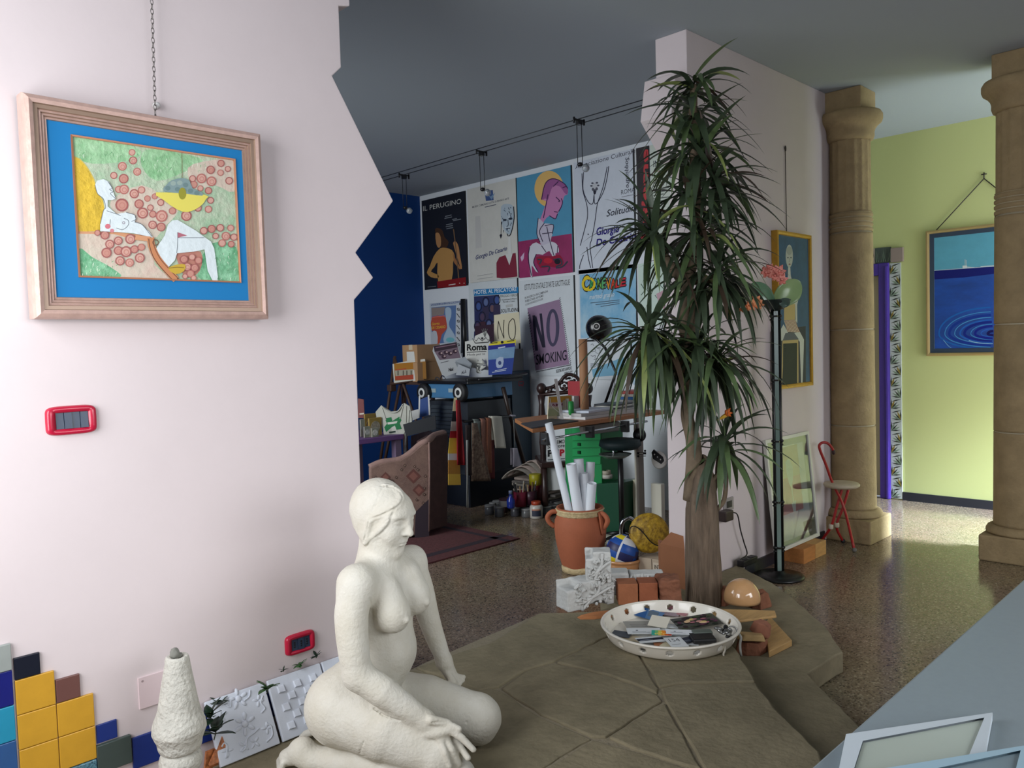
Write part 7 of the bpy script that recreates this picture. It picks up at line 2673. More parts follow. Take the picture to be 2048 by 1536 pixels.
# T-shirt on a stand
tsm = mat('grey_white_jersey', (176, 176, 166), .85, var=(12, .06))
TS = V(4.22, 5.72, pz)
tn = unit(V(-.72, -.69, 0))
ts = thing('t_shirt', 'grey white T-shirt with green print propped on the purple table', 'T-shirt', TS)
tp = lambda x, y, d=0.0: onP(x, y, TS + tn * d, tn)
out = [(751, 824), (762, 811), (770, 816), (782, 823), (795, 822), (803, 812), (808, 806), (820, 813), (824, 838), (822, 868), (812, 860), (806, 872), (768, 872), (764, 852), (760, 838), (753, 836)]
mb = MB(tsm).prism([tp(x, y) for x, y in out], -tn * .03)
mb.tube(spline([tp(762, 811, .004), tp(772, 820, .008), tp(784, 825, .010), tp(796, 822, .008), tp(806, 808, .004)], 4), .006, 6)
for x0, y0, x1, y1 in ((806, 812, 800, 838), (812, 812, 812, 845), (764, 816, 772, 840), (818, 820, 816, 860)):
    mb.tube([tp(x0, y0, .002), tp(x1, y1, .002)], .006, 6)
build('shirt_body', mb, ts, bevel=.01)
A = Art(lambda x, y: tp(x, y, .0016), tn, 700, 640, 5.689, step=.0003)
gr = (36, 110, 66)
A.poly([(395, 1120), (470, 1105), (480, 1150), (560, 1100), (585, 1140), (565, 1175), (590, 1240), (520, 1250), (480, 1215), (410, 1275), (390, 1220), (420, 1180)], gr)
A.poly([(425, 1165), (540, 1150), (530, 1175), (430, 1190)], (196, 196, 186))
A.poly([(470, 1225), (510, 1200), (545, 1290), (480, 1290)], (190, 190, 180))
A.stroke([(445, 1280), (520, 1270)], 20, (44, 60, 52), 0)
build('green_print', A, ts)
# tilted black board, white curtain, blue panel by the easel foot
standing('black_board', 'black board leaning at a tilt in front of the T-shirt', 'board', [(806, 849), (870, 831), (872, 858), (812, 873)], .0, mat('black_board', (14, 18, 26), .5), None, .02, V(4.30, 5.56, .8))
standing('white_cloth', 'white cloth hanging behind the black board', 'cloth', [(823, 822), (838, 818), (838, 836), (822, 842), (812, 842), (808, 905), (813, 905), (806, 838)], 0, mat('white_cotton', (206, 206, 204), .8), None, .02, V(4.5, 5.95, .8))
standing('blue_board', 'blue board edged in white leaning under the cabinet band', 'panel', [(838, 800), (858, 792), (858, 830), (840, 835)], 0, mat('blue_panel_paint', (30, 66, 130), .5), lambda A: (A.stroke([(839, 792), (838, 836)], 3, (206, 206, 206), 0), A.stroke([(857, 790), (859, 830)], 3, (206, 206, 206), 0)), .02, V(kx0 - .2, 5.86, .8))
standing('mauve_drape', 'dull mauve drape behind the armchair', 'drape', [(822, 872), (856, 862), (895, 872), (895, 925), (822, 930)], 0, mat('mauve_drape', (92, 78, 88), .9, var=(20, .2)), None, .02, V(4.55, 5.75, .6))

# ---- paint jars and the heap by the cabinet
jar_g = mat('grey_paint_jar', (92, 94, 98), .35, spec=.5)
lid_g = mat('grey_jar_lid', (140, 140, 140), .4)
labs = {}
jars = [(979, 1029, .042, .085, 0), (986, 1018, .034, .06, 1), (999, 1033, .04, .09, 0), (1008, 1024, .036, .08, 2), (1018, 1020, .036, .075, 1), (1031, 1032, .042, .085, 3), (1042, 1022, .038, .08, 0), (1053, 1034, .044, .075, 1), (1062, 1026, .034, .08, 2), (1094, 1031, .044, .085, 0), (1106, 1028, .042, .085, 3), (996, 1012, .05, .05, 1), (1116, 1022, .04, .08, 2)]
pos_words = ['nearest the black cabinet', 'behind the jar nearest the cabinet', 'third along the front from the cabinet', 'low, behind the third front jar', 'under the white tub', 'in front of the red pots', 'behind, between red pots and white labelled jar', 'front, beside the white labelled jar', 'reddish, tucked behind the white labelled jar', 'on the amphora side of the white labelled jar', 'last in front before the amphora', 'flat, in the back row by the cabinet', 'squeezed against the amphora handle']
tints = [(92, 94, 98), (104, 104, 104), (84, 60, 60), (84, 84, 92)]
for (x, y, r, h, c), wd in zip(jars, pos_words):
    p = onZ(x, y, 0)
    t = thing('paint_jar', 'grey lidded paint jar, ' + wd, 'jar', p, group='paint jars on the studio floor')
    build('jar_body', MB(mat('jar_%d' % c, tints[c], .3)).lathe([(r * .9, 0), (r, .006), (r, h * .78), (r * .8, h * .86)], p, 20), t)
    build('lid', MB(lid_g).lathe([(r * .97, h * .84), (r * 1.02, h * .86), (r * 1.02, h), (r * .9, h * 1.03)], p, 20), t)
p = onZ(1073, 1036, 0)
t = thing('paint_jar', 'white jar with a dark label and orange lid in the jar row', 'jar', p)
build('jar_body', MB(mat('white_jar_plastic', (190, 184, 176), .35)).lathe([(.05, 0), (.056, .008), (.056, .1), (.045, .118)], p, 24), t)
build('lid', MB(mat('orange_lid', (166, 62, 34), .4)).lathe([(.042, .115), (.042, .145), (.036, .148)], p, 20), t)
dn_ = unit(V(-.71, -.70, 0))
lb_ = MB(mat('navy_label', (44, 48, 66), .5))
lb_.grid(lambda u, v: p + V(math.cos(math.atan2(dn_[1], dn_[0]) + (u - .5) * 1.5) * .0568, math.sin(math.atan2(dn_[1], dn_[0]) + (u - .5) * 1.5) * .0568, .025 + .05 * v), 8, 1)
lb_.use(mat('salmon_label', (190, 130, 104), .5)).grid(lambda u, v: p + V(math.cos(math.atan2(dn_[1], dn_[0]) + (u - .5) * 1.5) * .057, math.sin(math.atan2(dn_[1], dn_[0]) + (u - .5) * 1.5) * .057, .075 + .012 * v), 8, 1)
build('paper_label', lb_, t)
wt = onZ(1012, 1012, .085)
single('white_tub', MB(mat('white_tub', (176, 172, 170), .4)).lathe([(.05, 0), (.06, .005), (.062, .05), (.064, .055), (.055, .05)], V(wt[0], wt[1], .085), 24).use(mat('plum_lid', (80, 44, 56), .4)).lathe([(.063, .055), (.063, .066), (.05, .068)], V(wt[0], wt[1], .085), 24), 'white tub with a plum lid sitting on the grey jars', 'tub')
bb_ = onZ(1022, 1016, .1)
bo = thing('blue_bottle', 'small blue bottle standing among the paint jars', 'bottle', bb_)
build('bottle_body', MB(mat('blue_bottle_glass', (30, 52, 150), .15, spec=.7)).lathe([(.03, 0), (.036, .01), (.036, .07), (.016, .1), (.014, .125)], bb_, 20), bo)
build('cap', MB(mat('grey_blue_cap', (110, 120, 150), .4)).lathe([(.017, .122), (.017, .15), (.012, .152)], bb_, 16), bo)
for k, (x, y, z, r, h, c, lab) in enumerate(((1041, 1012, .09, .06, .13, (120, 26, 52), 'crimson pot of brushes behind the paint jars'), (1062, 1008, .1, .055, .12, (60, 26, 40), 'dark plum pot of brushes next to the crimson pot'))):
    p = onZ(x, y, z)
    t = thing('brush_pot', lab, 'pot', p)
    build('pot_body', MB(mat('pot_%d' % k, c, .4)).lathe([(r * .85, 0), (r, h), (r * .93, h), (r * .78, .02)], p, 22), t)
    q = random.Random(k + 3)
    for j in range(6):
        a = q.uniform(0, 6.28)
        b0_ = p + V(math.cos(a) * r * .4, math.sin(a) * r * .4, .02)
        b1_ = b0_ + V(math.cos(a) * .03, math.sin(a) * .03, h + q.uniform(.03, .07))
        build('brush', MB(mat('brush_%d' % (j % 3), ((196, 190, 176), (30, 30, 34), (150, 120, 80))[j % 3], .5)).tube([b0_, b1_], .006, 6), t)
yc_ = onZ(1071, 972, .24)
can = thing('paint_can', 'yellow lidded red can standing highest among the paint pots', 'can', V(yc_[0], yc_[1], .10))
build('can_body', MB(mat('dark_red_can', (88, 20, 30), .4)).lathe([(.06, 0), (.06, .15), (.05, .155)], V(yc_[0], yc_[1], .10), 22), can)
build('lid', MB(mat('olive_yellow_lid', (176, 166, 36), .4)).lathe([(.056, .15), (.056, .245), (.048, .25)], V(yc_[0], yc_[1], .10), 22), can)
single('jar_crate', MB(mat('dark_crate', (40, 30, 34), .6)).bb((onZ(1025, 1016, 0)[0] + .05, onZ(1085, 1014, 0)[1] - .02, 0), (onZ(1085, 1014, 0)[0] + .22, onZ(1022, 1016, 0)[1] + .12, .088)), 'low dark crate carrying the brush pots and the can', 'crate', bevel=.004)
# newspapers: a stack with some bent over the top
np0 = onZ(1100, 1012, 0)
pa = [mat('newsprint_%d' % k, c, .85, var=(30, .2)) for k, c in enumerate(((150, 142, 132), (110, 104, 100), (168, 152, 142), (84, 82, 84)))]
q = random.Random(12)
for k in range(11):
    z = k * .026
    c = V(5.38 + q.uniform(-.02, .02), 5.02 + q.uniform(-.03, .03), z + .0125)
    single('newspaper', MB(pa[k % 4]).box(c, (.34, .40, .0245), rotz(q.uniform(-.12, .12) + .1)), 'folded newspaper in the pile by the studio wall', 'newspaper', 'piled newspapers', bevel=.008)
for k in range(4):
    c = V(5.30 + .03 * k, 5.12 - .03 * k, .288 + .013 * k)
    mb = MB(mat('bent_newsprint', (176, 158, 148), .85, var=(30, .15)) if k % 2 else pa[0])
    mb.grid(lambda u, v: c + V(.30 * (v - .5), .42 * (u - .5) * (1 - .1 * k), .075 - .30 * (u - .5) ** 2 * 1.4 + .012 * k), 12, 3)
    single('newspaper', mb, ('pale', 'grey', 'buff', 'pinkish')[k] + ' newspaper bent over the top of the pile' + ('', ', second', ', third', ', topmost')[k], 'newspaper', solid=.009)

# ---- drafting table
ZT = .95
DT0 = onY(1065, 858, 3.62)
DT0[2] = ZT
DT1 = V(5.28, 3.62, ZT)
du, dv = V(1, 0, 0), V(0, 1, 0)
dw = np.linalg.norm(DT1 - DT0)
dt = thing('drafting_table', 'drafting table with a wood edged top on a white column, covered in papers', 'table', V(4.98, 3.7, 0))
DP = lambda a, b, z=0.0: DT0 + du * a + dv * b + V(0, 0, z)
build('table_top', MB(mat('orange_beech', (168, 112, 70), .5, var=(4, .12), aniso=(8, 1, 8))).prism([DP(0, 0, -.03), DP(dw + .05, 0, -.03), DP(dw + .05, .62, -.03), DP(.46, .62, -.03)], (0, 0, .03)), dt, bevel=.003)
build('ruler_rail', MB(chrome).tube([DP(.02, -.06, -.075), DP(dw * .8, -.06, -.055)], .008, 8), dt)
for a in (.06, dw * .35, dw * .62):
    build('rail_bracket', MB(mat('black_plastic', (1, 1, 1))).bb(DP(a, -.07, -.095) - .016, DP(a, -.04, -.045) + .016), dt, bevel=.004)
colp = V(4.976, 3.645, 0)
ivory = mat('ivory_enamel', (206, 202, 186), .45)
NX = V(-1, 0, 0)
cX = lambda x, y, d=0.0: onX(x, y, colp[0] - d)
y1_ = cX(1269, 950)[1]
build('column', MB(ivory).bb((colp[0], 3.665, .03), (colp[0] + .05, y1_, ZT - .03)), dt, bevel=.006)
build('column_shaded_side', MB(mat('ivory_enamel_shaded', (128, 120, 112), .5)).bb((colp[0] + .004, 3.645, .03), (colp[0] + .07, 3.665, ZT - .03)), dt)  # side face coloured darker to paint the shade on the ivory column
build('lower_sleeve', MB(mat('cream_enamel', (196, 190, 164), .5)).bb((colp[0] + .01, y1_, .03), (colp[0] + .05, cX(1264, 1000)[1], cX(1268, 960)[2])), dt, bevel=.004)
sx_ = 5.06
ya_, yb_ = onX(1330, 1000, sx_)[1], onX(1302, 1000, sx_)[1]
build('second_column', MB(ivory).bb((sx_, max(ya_, 3.50), .03), (sx_ + .05, yb_, onX(1315, 968, sx_)[2])), dt, bevel=.006)
build('base_plate', MB(ivory).bb((4.72, 3.5, .001), (5.2, 3.86, .032)), dt, bevel=.006)
RX = np.stack([V(0, 0, 1), V(0, 1, 0), NX], 1)
build('knob', MB(mat('black_plastic', (1, 1, 1))).lathe([(.01, -.02), (.048, -.018), (.052, -.008), (.052, .008), (.048, .018), (.01, .03)], cX(1279, 870, .02), 28, rot=RX), dt)
A = Art(lambda x, y: cX(x, y, .0008), NX, 1120, 860, 3.968, step=.0004)
A.rect(611, 176, 684, 194, (24, 24, 26))
A.rect(630, 181, 660, 189, (196, 192, 180))
A.rect(612, 200, 630, 216, (24, 24, 26))
A.stroke([(640, 208), (682, 206)], 7, (110, 108, 104), 0)
A.ell(676, 165, 9, 9, (24, 24, 26), n=14)
build('maker_mark', A, dt)
wheel = onX(1318, 920, 5.1)
build('hand_wheel', MB(mat('white_enamel_wheel', (206, 202, 196), .4)).lathe([(.005, -.01), (.06, -.012), (.07, 0), (.06, .012), (.005, .01)], wheel, 32, rot=RX), dt)
mb = MB(mat('black_plastic', (1, 1, 1))).prism([onX(x, y, 5.08) for x, y in ((1303, 905), (1307, 899), (1325, 914), (1327, 922), (1322, 928), (1306, 918))], (.01, 0, 0))
mb.use(mat('white_hub_plastic', (1, 1, 1)))
for x, y in ((1309, 909), (1315, 914), (1321, 919)):
    mb.ell(onX(x, y, 5.078), .006, nu=8, nv=6)
build('lever', mb, dt)
build('under_bracket', MB(mat('grey_enamel', (150, 150, 146), .5)).prism([onY(x, y, 3.72) for x, y in ((1165, 853), (1240, 842), (1240, 862), (1180, 870), (1168, 866))], (0, .04, 0)), dt, bevel=.01)
# things on the drafting table
def ptab(x, y, z=None):
    return V(onY(x, 843, 3.82)[0], 3.82, ZT if z is None else z)




def sheets(px, py, w, d, h, rot, m, label, name='paper_stack', cat='papers', z=None):
    z = ZT if z is None else z
    c = ptab(px, py, z)
    return single(name, MB(m).box(c + V(0, 0, h / 2), (w, d, h), rotz(math.atan2(du[1], du[0]) + rot)), label, cat, bevel=.002)


A = None
single('drawing_board', MB(mat('dark_portfolio', (52, 54, 58), .5)).prism([DP(-.02, -.01, .001), DP(.5, .03, .001), DP(.52, .3, .001), DP(.16, .26, .001)], (0, 0, .008)), 'dark flat portfolio at the outer end of the drafting table', 'portfolio')
sheets(1172, 834, .36, .26, .020, .05, mat('white_paper_block', (206, 206, 206), .7), 'thick white paper block lying lowest on the drafting table')
sheets(1170, 834, .33, .24, .022, -.06, mat('ruled_paper_block', (180, 178, 176), .7, var=(3, .1)), 'grey edged paper block, middle of the paper stack', z=ZT + .021)
sheets(1176, 832, .33, .24, .016, .10, mat('bright_paper_block', (196, 202, 214), .7), 'bluish white paper block on top of the stack', z=ZT + .044)
sheets(1232, 826, .28, .22, .03, -.1, mat('white_paper_block', (1, 1, 1)), 'white paper block under the hanging dracaena leaves')
for k in range(4):
    sheets(1228, 823 - k * 4, .26, .20, .012, .06 * k, mat('magazine_%d' % k, ((196, 196, 192), (92, 96, 100), (206, 206, 200), (60, 64, 70))[k], .5), ('pale magazine under the others beneath the leaves', 'grey magazine, second from the bottom beneath the leaves', 'white magazine, third from the bottom beneath the leaves', 'dark magazine topmost beneath the leaves')[k], 'magazine', 'magazine', z=ZT + .031 + k * .0125)
c = ptab(1283, 826)
wbx = thing('white_box', 'white box with a black spiral mark on the drafting table', 'box', c)
q4 = [c - du * .13, c + du * .16, c + du * .16 + dv * .2, c - du * .13 + dv * .2]
build('box_body', MB(mat('white_gloss_box', (206, 208, 204), .4)).prism(q4, (0, 0, .06)), wbx, bevel=.003)
A = Art(lambda x, y: onP(x, y, c - dv * .001, -dv), -dv, 1060, 740, 4.536, step=.0004)
A.stroke([(1018, 330), (1030, 322), (1042, 336), (1036, 352), (1018, 356), (1012, 344), (1024, 338)], 6, (24, 24, 28))
build('spiral_mark', A, wbx)
for k, (col, lab) in enumerate((((150, 150, 150), 'grey book lowest of the pile on the white box'), ((30, 90, 150), 'blue book in the pile on the white box'), ((196, 190, 180), 'pale book above the blue one on the white box'), ((168, 60, 52), 'red book topmost of the pile behind the leaves'))):
    single('book', MB(mat('book_%d' % k, col, .5)).box(c + du * .06 + dv * .1 + V(0, 0, .061 + .011 + k * .0225), (.24, .17, .022), rotz(math.atan2(du[1], du[0]) + .08 * k)), lab, 'book', bevel=.003)
mk = ptab(1143, 826)
mkr = thing('marker_pen', 'thick green marker standing on the drafting table', 'marker', mk)
build('barrel', MB(mat('green_marker', (30, 140, 60), .4)).lathe([(.016, .03), (.02, .04), (.02, .125), (.014, .13)], mk, 16), mkr)
build('collar', MB(mat('white_hub_plastic', (1, 1, 1))).lathe([(.012, 0), (.017, .005), (.017, .03)], mk, 16), mkr)
for k, (x, m, lab) in enumerate(((1151, mat('cream_file_box', (186, 180, 160), .6), 'narrow cream file standing beside the brown tube'), (1156, mat('white_file', (196, 194, 186), .6), 'narrow white file touching the brown tube'), (1178, mat('grey_white_file', (190, 194, 190), .6), 'broader grey white file behind the brown tube'))):
    b = ptab(x, 826) + dv * (.10 if k < 2 else .14)
    single('file_box', MB(m).prism([b, b + du * (.02 if k < 2 else .06), b + du * (.02 if k < 2 else .06) + dv * .12, b + dv * .12], (0, 0, .13 + .01 * k)), lab, 'file')
tb = ptab(1170, 818)
tt = onP(1169, 678, tb, V(-.7, -.7, 0))
single('cardboard_tube', MB(mat('brown_tube', (160, 116, 82), .7)).lathe([(.032, 0), (.032, tt[2] - tb[2]), (.027, tt[2] - tb[2]), (.027, .02)], tb, 24), 'tall brown cardboard tube standing on the drafting table', 'tube')
red_f = ptab(1188, 816) + dv * .1
for k in range(2):
    b = red_f + du * .025 * k
    single('red_file', MB(mat('red_file', (150, 24, 34), .5)).prism([b, b + du * .018, b + du * .018 + dv * .15, b + dv * .15], (0, 0, .26 - .03 * k)), 'red file standing ' + ('closest to the brown tube' if k == 0 else 'next to the taller red file'), 'file')
rl0, rl1 = ptab(1122, 833) , onP(1109, 758, ptab(1122, 833), V(-.7, -.7, 0))
single('clear_ruler', MB(mat('clear_ruler', (190, 186, 176), .2, trans=.5)).prism([rl0, rl0 + du * .03, rl1 + du * .03, rl1], dv * .004), 'clear ruler leaning up by the carved chair back', 'ruler')


def art_mag(A):
    A.poly([(170, 248), (372, 234), (372, 290), (172, 296)], (200, 150, 60))
    A.poly([(172, 296), (372, 290), (366, 340), (166, 330)], (196, 170, 180))
    A.text('AMATI', 190, 330, 360, 322, 22, (120, 50, 70), bold=.02)
    A.poly([(166, 350), (300, 350), (300, 410), (160, 420)], (170, 176, 140))
    A.stroke([(180, 258), (200, 330), (290, 405)], 7, (220, 220, 214))


mgp = ptab(1120, 826) + dv * .12
standing('magazine', 'yellow and pink magazine in clear wrap standing on the table', 'magazine', [(1096, 838), (1098, 793), (1144, 790), (1146, 832)], 0, mat('cream_magazine', (196, 186, 160), .3), art_mag, .01, mgp, axis=-dv, view=(1060, 740, 4.536))
# desk lamp
dlp = ptab(1237, 812) + dv * .15
dl = thing('desk_lamp', 'black desk lamp with a round hood on a jointed arm', 'lamp', dlp)
build('base', MB(blk).lathe([(.07, 0), (.072, .01), (.05, .022), (.012, .03)], dlp, 28), dl)
h0_ = onP(1196, 655, dlp, V(-.7, -.7, 0))
build('arm', MB(blk).tube([dlp + V(0, 0, .02), onP(1232, 745, dlp, V(-.7, -.7, 0)), onP(1210, 695, dlp, V(-.7, -.7, 0)), onP(1190, 676, dlp, V(-.7, -.7, 0))], .011, 8), dl)
hn = unit(V(-.85, -.50, .1))
a1 = unit(np.cross(V(0, 0, 1), hn))
Rh = np.stack([a1, np.cross(hn, a1), hn], 1)
build('hood', MB(mat('black_lamp_hood', (14, 14, 16), .25)).lathe([(.02, .075), (.05, .07), (.075, .045), (.098, 0), (.105, -.06), (.10, -.09), (.095, -.06), (.06, .03)], h0_, 36, rot=Rh), dl)
build('white_ring', MB(mat('white_hub_plastic', (1, 1, 1))).tube([h0_ + hn * .077 + .024 * (Rh[:, 0] * math.cos(a) + Rh[:, 1] * math.sin(a)) for a in np.linspace(0, 2 * PI, 25)[:-1]], .004, 6, closed=True), dl)
build('switch_knob', MB(mat('grey_enamel', (1, 1, 1))).ell(h0_ + hn * .078, .010, nu=12, nv=8), dl)

# ---- under and behind the drafting table
dg_ = V(4.9, 4.1, 0)
gn = V(-1, 0, 0)
gP = lambda x, y, d=0.0: onP(x, y, dg_ + gn * d, gn)
grn = mat('green_plastic_drawers', (26, 132, 72), .4)
gu = thing('green_drawer_unit', 'green plastic drawer unit below the drafting table', 'drawers', dg_)
q4 = [gP(1129, 936), gP(1202, 936), gP(1202, 852), gP(1129, 858)]
lowz = .001
body = [V(q4[0][0], q4[0][1], lowz), V(q4[1][0], q4[1][1], lowz), q4[2], q4[3]]
build('unit_body', MB(grn).prism(body, -gn * .28), gu, bevel=.005)
for k, y in enumerate((858, 883, 898, 915)):
    y2 = (881, 896, 913, 930)[k]
    d_ = build('drawer', MB(mat('green_drawer_front', (34, 146, 82), .35)).prism([gP(1146, y2, .002), gP(1202, y2 - 2, .002), gP(1202, y - 2, .002), gP(1146, y, .002)], gn * .008), gu, bevel=.002)
    build('drawer_pull', MB(mat('dark_green_pull', (10, 50, 30), .4)).bb(gP(1159, (y + y2) / 2 - 1, .012) - .012, gP(1159, (y + y2) / 2 - 1, .012) + .012), d_)
bk_ = V(4.86, 3.85, 0)
bP = lambda x, y, d=0.0: onP(x, y, bk_ + gn * d, gn)
gb_ = thing('green_bin', 'dark green plastic bin behind the paper rolls', 'bin', bk_)
zb_ = [bP(1195, 1030), bP(1243, 1030), bP(1246, 965), bP(1192, 968)]
build('bin_body', MB(mat('dark_green_bin', (12, 70, 46), .4)).prism([V(zb_[0][0], zb_[0][1], .001), V(zb_[1][0], zb_[1][1], .001), zb_[2], zb_[3]], -gn * .25), gb_, bevel=.006)
for k, (x, y, r, h, m, lab) in enumerate(((1192, 950, .045, .04, (150, 130, 96), 'tan roll of tape lying on the green bin'), (1213, 945, .035, .03, (176, 168, 150), 'cream roll of tape beside the tan roll'), (1215, 958, .04, .03, (190, 186, 176), 'pale roll of tape under the cream roll'))):
    c = bP(x, y + 8, -.08)
    if k == 0:
        zt0 = zb_[2][2]
    zb0_ = zb_[2][2] + (.0 if k != 1 else .031)
    single('tape_roll', MB(mat('tape_%d' % k, m, .6)).lathe([(r * .6, 0), (r, 0), (r, h), (r * .6, h), (r * .6, 0)], V(c[0], c[1], zb0_ + .001), 24, caps=False), lab, 'tape')
# dark swivel seat seen under the table
sw = thing('swivel_stool', 'dark blue green swivel seat tucked under the drafting table', 'stool', (4.78, 3.72, 0))
swc = onP(1240, 890, V(4.78, 3.72, 0), V(-.7, -.7, 0))
build('seat', MB(mat('dark_teal_seat', (24, 44, 46), .6)).lathe([(.03, -.03), (.13, -.028), (.16, 0), (.15, .04), (.05, .055), (.01, .056)], swc, 36), sw)
build('post', MB(mat('black_metal', (1, 1, 1))).tube([V(swc[0], swc[1], .03), swc - V(0, 0, .02)], .022, 10), sw)
for k in range(5):
    a = 2 * PI * k / 5 + .4
    build('foot_arm', MB(mat('black_metal', (1, 1, 1))).tube([V(swc[0], swc[1], .06), V(swc[0] + .2 * math.cos(a), swc[1] + .2 * math.sin(a), .02)], .015, 6), sw)
ash = onP(1230, 912, V(4.62, 3.62, 0), V(-.7, -.7, 0))
arm_ = thing('magnifier_dish', 'grey glass dish on an arm below the drafting table', 'dish', V(ash[0], ash[1], ash[2] - .02))
build('dish', MB(mat('grey_green_dish_glass', (120, 130, 124), .2, trans=.3)).lathe([(.02, 0), (.08, .008), (.115, .03), (.12, .036), (.1, .028), (.02, .008)], ash - V(0, 0, .02), 36), arm_)
build('stem', MB(chrome).tube([ash + V(.05, .05, .0), ash + V(.1, .1, .08), V(colp[0] - .0, colp[1] + .06, ash[2] + .09)], .008, 6), arm_)
ub = onP(1241, 1098, onZ(1241, 1100, 0), V(-.7, -.7, 0))
ut = thing('chrome_tube_stand', 'bent chrome tube on a white foot beside the yellow disc', 'stand', V(4.75, 3.62, 0))
up_ = lambda x, y: onP(x, y, V(4.70, 3.58, 0), V(-.7, -.7, 0))
build('tube', MB(chrome).tube(spline([up_(1242, 1085), up_(1242, 1055), up_(1247, 1042), up_(1258, 1036), up_(1266, 1040)], 5), .016, 10), ut)
build('white_foot', MB(ivory).prism([V(*up_(1214, 1098)[:2], .001), V(*up_(1262, 1105)[:2], .001), V(*up_(1262, 1105)[:2], .001) + V(.18, .16, 0), V(*up_(1214, 1098)[:2], .001) + V(.18, .16, 0)], (0, 0, up_(1240, 1084)[2] - .0)), ut, bevel=.006)


def art_pup(A):
    A.text('IL MINIMO', 1838 - 0, 138, 1998, 122, 34, (30, 30, 32), bold=.02)
    A.text('Salvatore', 1838, 172, 1998, 158, 32, (30, 30, 32), bold=.02)
    A.text('P', 1840, 246, 1890, 242, 56, (30, 30, 32), bold=.05)
    A.text('U', 1900, 243, 1945, 240, 56, (30, 30, 32), bold=.05)
    A.text('P', 1952, 240, 1996, 236, 56, (170, 30, 46), bold=.05)
    for k in range(4):
        A.stroke([(1840, 278 + k * 20), (2000, 266 + k * 20)], 9, (90, 98, 104), 0)


pp_ = V(5.25, 4.62, 0)
pq = [(1093, 960), (1093, 880), (1131, 876), (1131, 955)]
sgn = standing('signboard', 'white signboard with black and red letters standing under the table end', 'sign', [(1093, 982), (1093, 880), (1131, 876), (1131, 978)], 0, mat('white_signboard', (200, 202, 202), .5), art_pup, .02, pp_, view=(700, 860, 4.6545))
# ---- carved dark chair behind the table
CN = V(5.48, 4.55, 0)
cvn = unit(V(-.75, -.66, 0))
cP = lambda x, y, d=0.0: onP(x, y, CN + cvn * d, cvn)
cvd = mat('carved_ebony_wood', (48, 30, 28), .35, spec=.5)
cv = thing('carved_chair', 'dark carved wooden chair whose openwork back rises behind the drafting table', 'chair', CN)
zflo = lambda p: V(p[0], p[1], 0.0)
for x0, x1 in ((1083, 1086), (1176, 1172)):
    a = cP(x0, 790)
    mb = MB(cvd)
    b = zflo(a)
    H_ = a[2]
    mb.lathe([(.03, 0), (.024, .1), (.03, .2), (.026, H_ * .5), (.032, H_ * .6), (.022, H_ * .72), (.034, H_ * .82), (.024, H_ * .92), (.036, H_)], b, 14)
    mb.ell(cP(x0, 777), (.045, .045, .05), nu=14, nv=10)
    build('post', mb, cv)
mb = MB(cvd)
mb.tube([cP(1078, 790), cP(1182, 780)], .018, 8)
mb.tube(spline([cP(1086, 778), cP(1105, 774), cP(1120, 764), cP(1128, 754), cP(1138, 749), cP(1152, 753), cP(1160, 764), cP(1170, 772), cP(1182, 774)], 5), .016, 8)
q = random.Random(8)
for k in range(34):
    x = q.uniform(1092, 1172)
    top = np.interp(x, [1090, 1118, 1138, 1158, 1175], [778, 766, 751, 764, 775])
    y = q.uniform(top, 787)
    mb.ell(cP(x, y, q.uniform(-.01, .015)), (.016, .016, .012), nu=8, nv=6)
for cx, cy, r in ((1128, 772, .035), (1143, 768, .03), (1108, 780, .022), (1157, 776, .028)):
    mb.tube([cP(cx, cy) + r * (V(.66, -.75, 0) * math.cos(a) + V(0, 0, 1) * math.sin(a)) for a in np.linspace(0, 2 * PI, 17)[:-1]], .007, 6, closed=True)
build('carved_crest', mb, cv)
build('seat', MB(cvd).box(zflo(cP(1130, 800)) + V(.05, .06, .45), (.5, .5, .05), rotz(.85)), cv, bevel=.01)
for k in range(4):
    a = .85 + PI / 4 + k * PI / 2
    p = zflo(cP(1130, 800)) + V(.05 + .3 * math.cos(a), .06 + .3 * math.sin(a), 0)
    build('leg', MB(cvd).lathe([(.02, 0), (.03, .2), (.024, .43)], p, 12), cv)

# ---- terracotta amphora with rolled drawings
am = onZ(1163, 1141, 0)
amp = thing('terracotta_amphora', 'big terracotta jar with plaited cream collar, holding paper rolls', 'jar', am)
tj = mat('amphora_terracotta', (170, 96, 64), .75, var=(6, .08), bump=(50, .15))
Hj = onP(1163, 1022, am, V(-.7, -.7, 0))[2] + .03
sR = .172
prof = [(.09, 0), (.115, .004), (.125, .03), (.145, Hj * .25), (.165, Hj * .5), (sR, Hj * .68), (.168, Hj * .8), (.148, Hj * .9), (.142, Hj * .93), (.150, Hj * .96), (.155, Hj), (.140, Hj), (.132, Hj * .94), (.15, Hj * .8), (.15, Hj * .5), (.1, .03), (.01, .028)]
build('jar_body', MB(tj).lathe(prof, am, 48), amp)
crm = mat('cream_slip', (206, 184, 140), .7, var=(30, .15), bump=(80, .6))
build('cream_collar', MB(crm).lathe([(.150, Hj * .885), (.158, Hj * .9), (.150, Hj * .935), (.157, Hj * .955), (.160, Hj * .975), (.152, Hj * .985), (.14, Hj * .93)], am, 64, flute=lambda w, r, z: r * (1 + .018 * math.sin(24 * w + 40 * z))), amp)
build('cream_foot', MB(crm).lathe([(.112, .001), (.128, .004), (.134, .035), (.128, .05), (.12, .03)], am, 48, flute=lambda w, r, z: r * (1 + .03 * math.sin(5 * w) * (z > .02))), amp)
ad = unit(V(.707, -.707, 0))
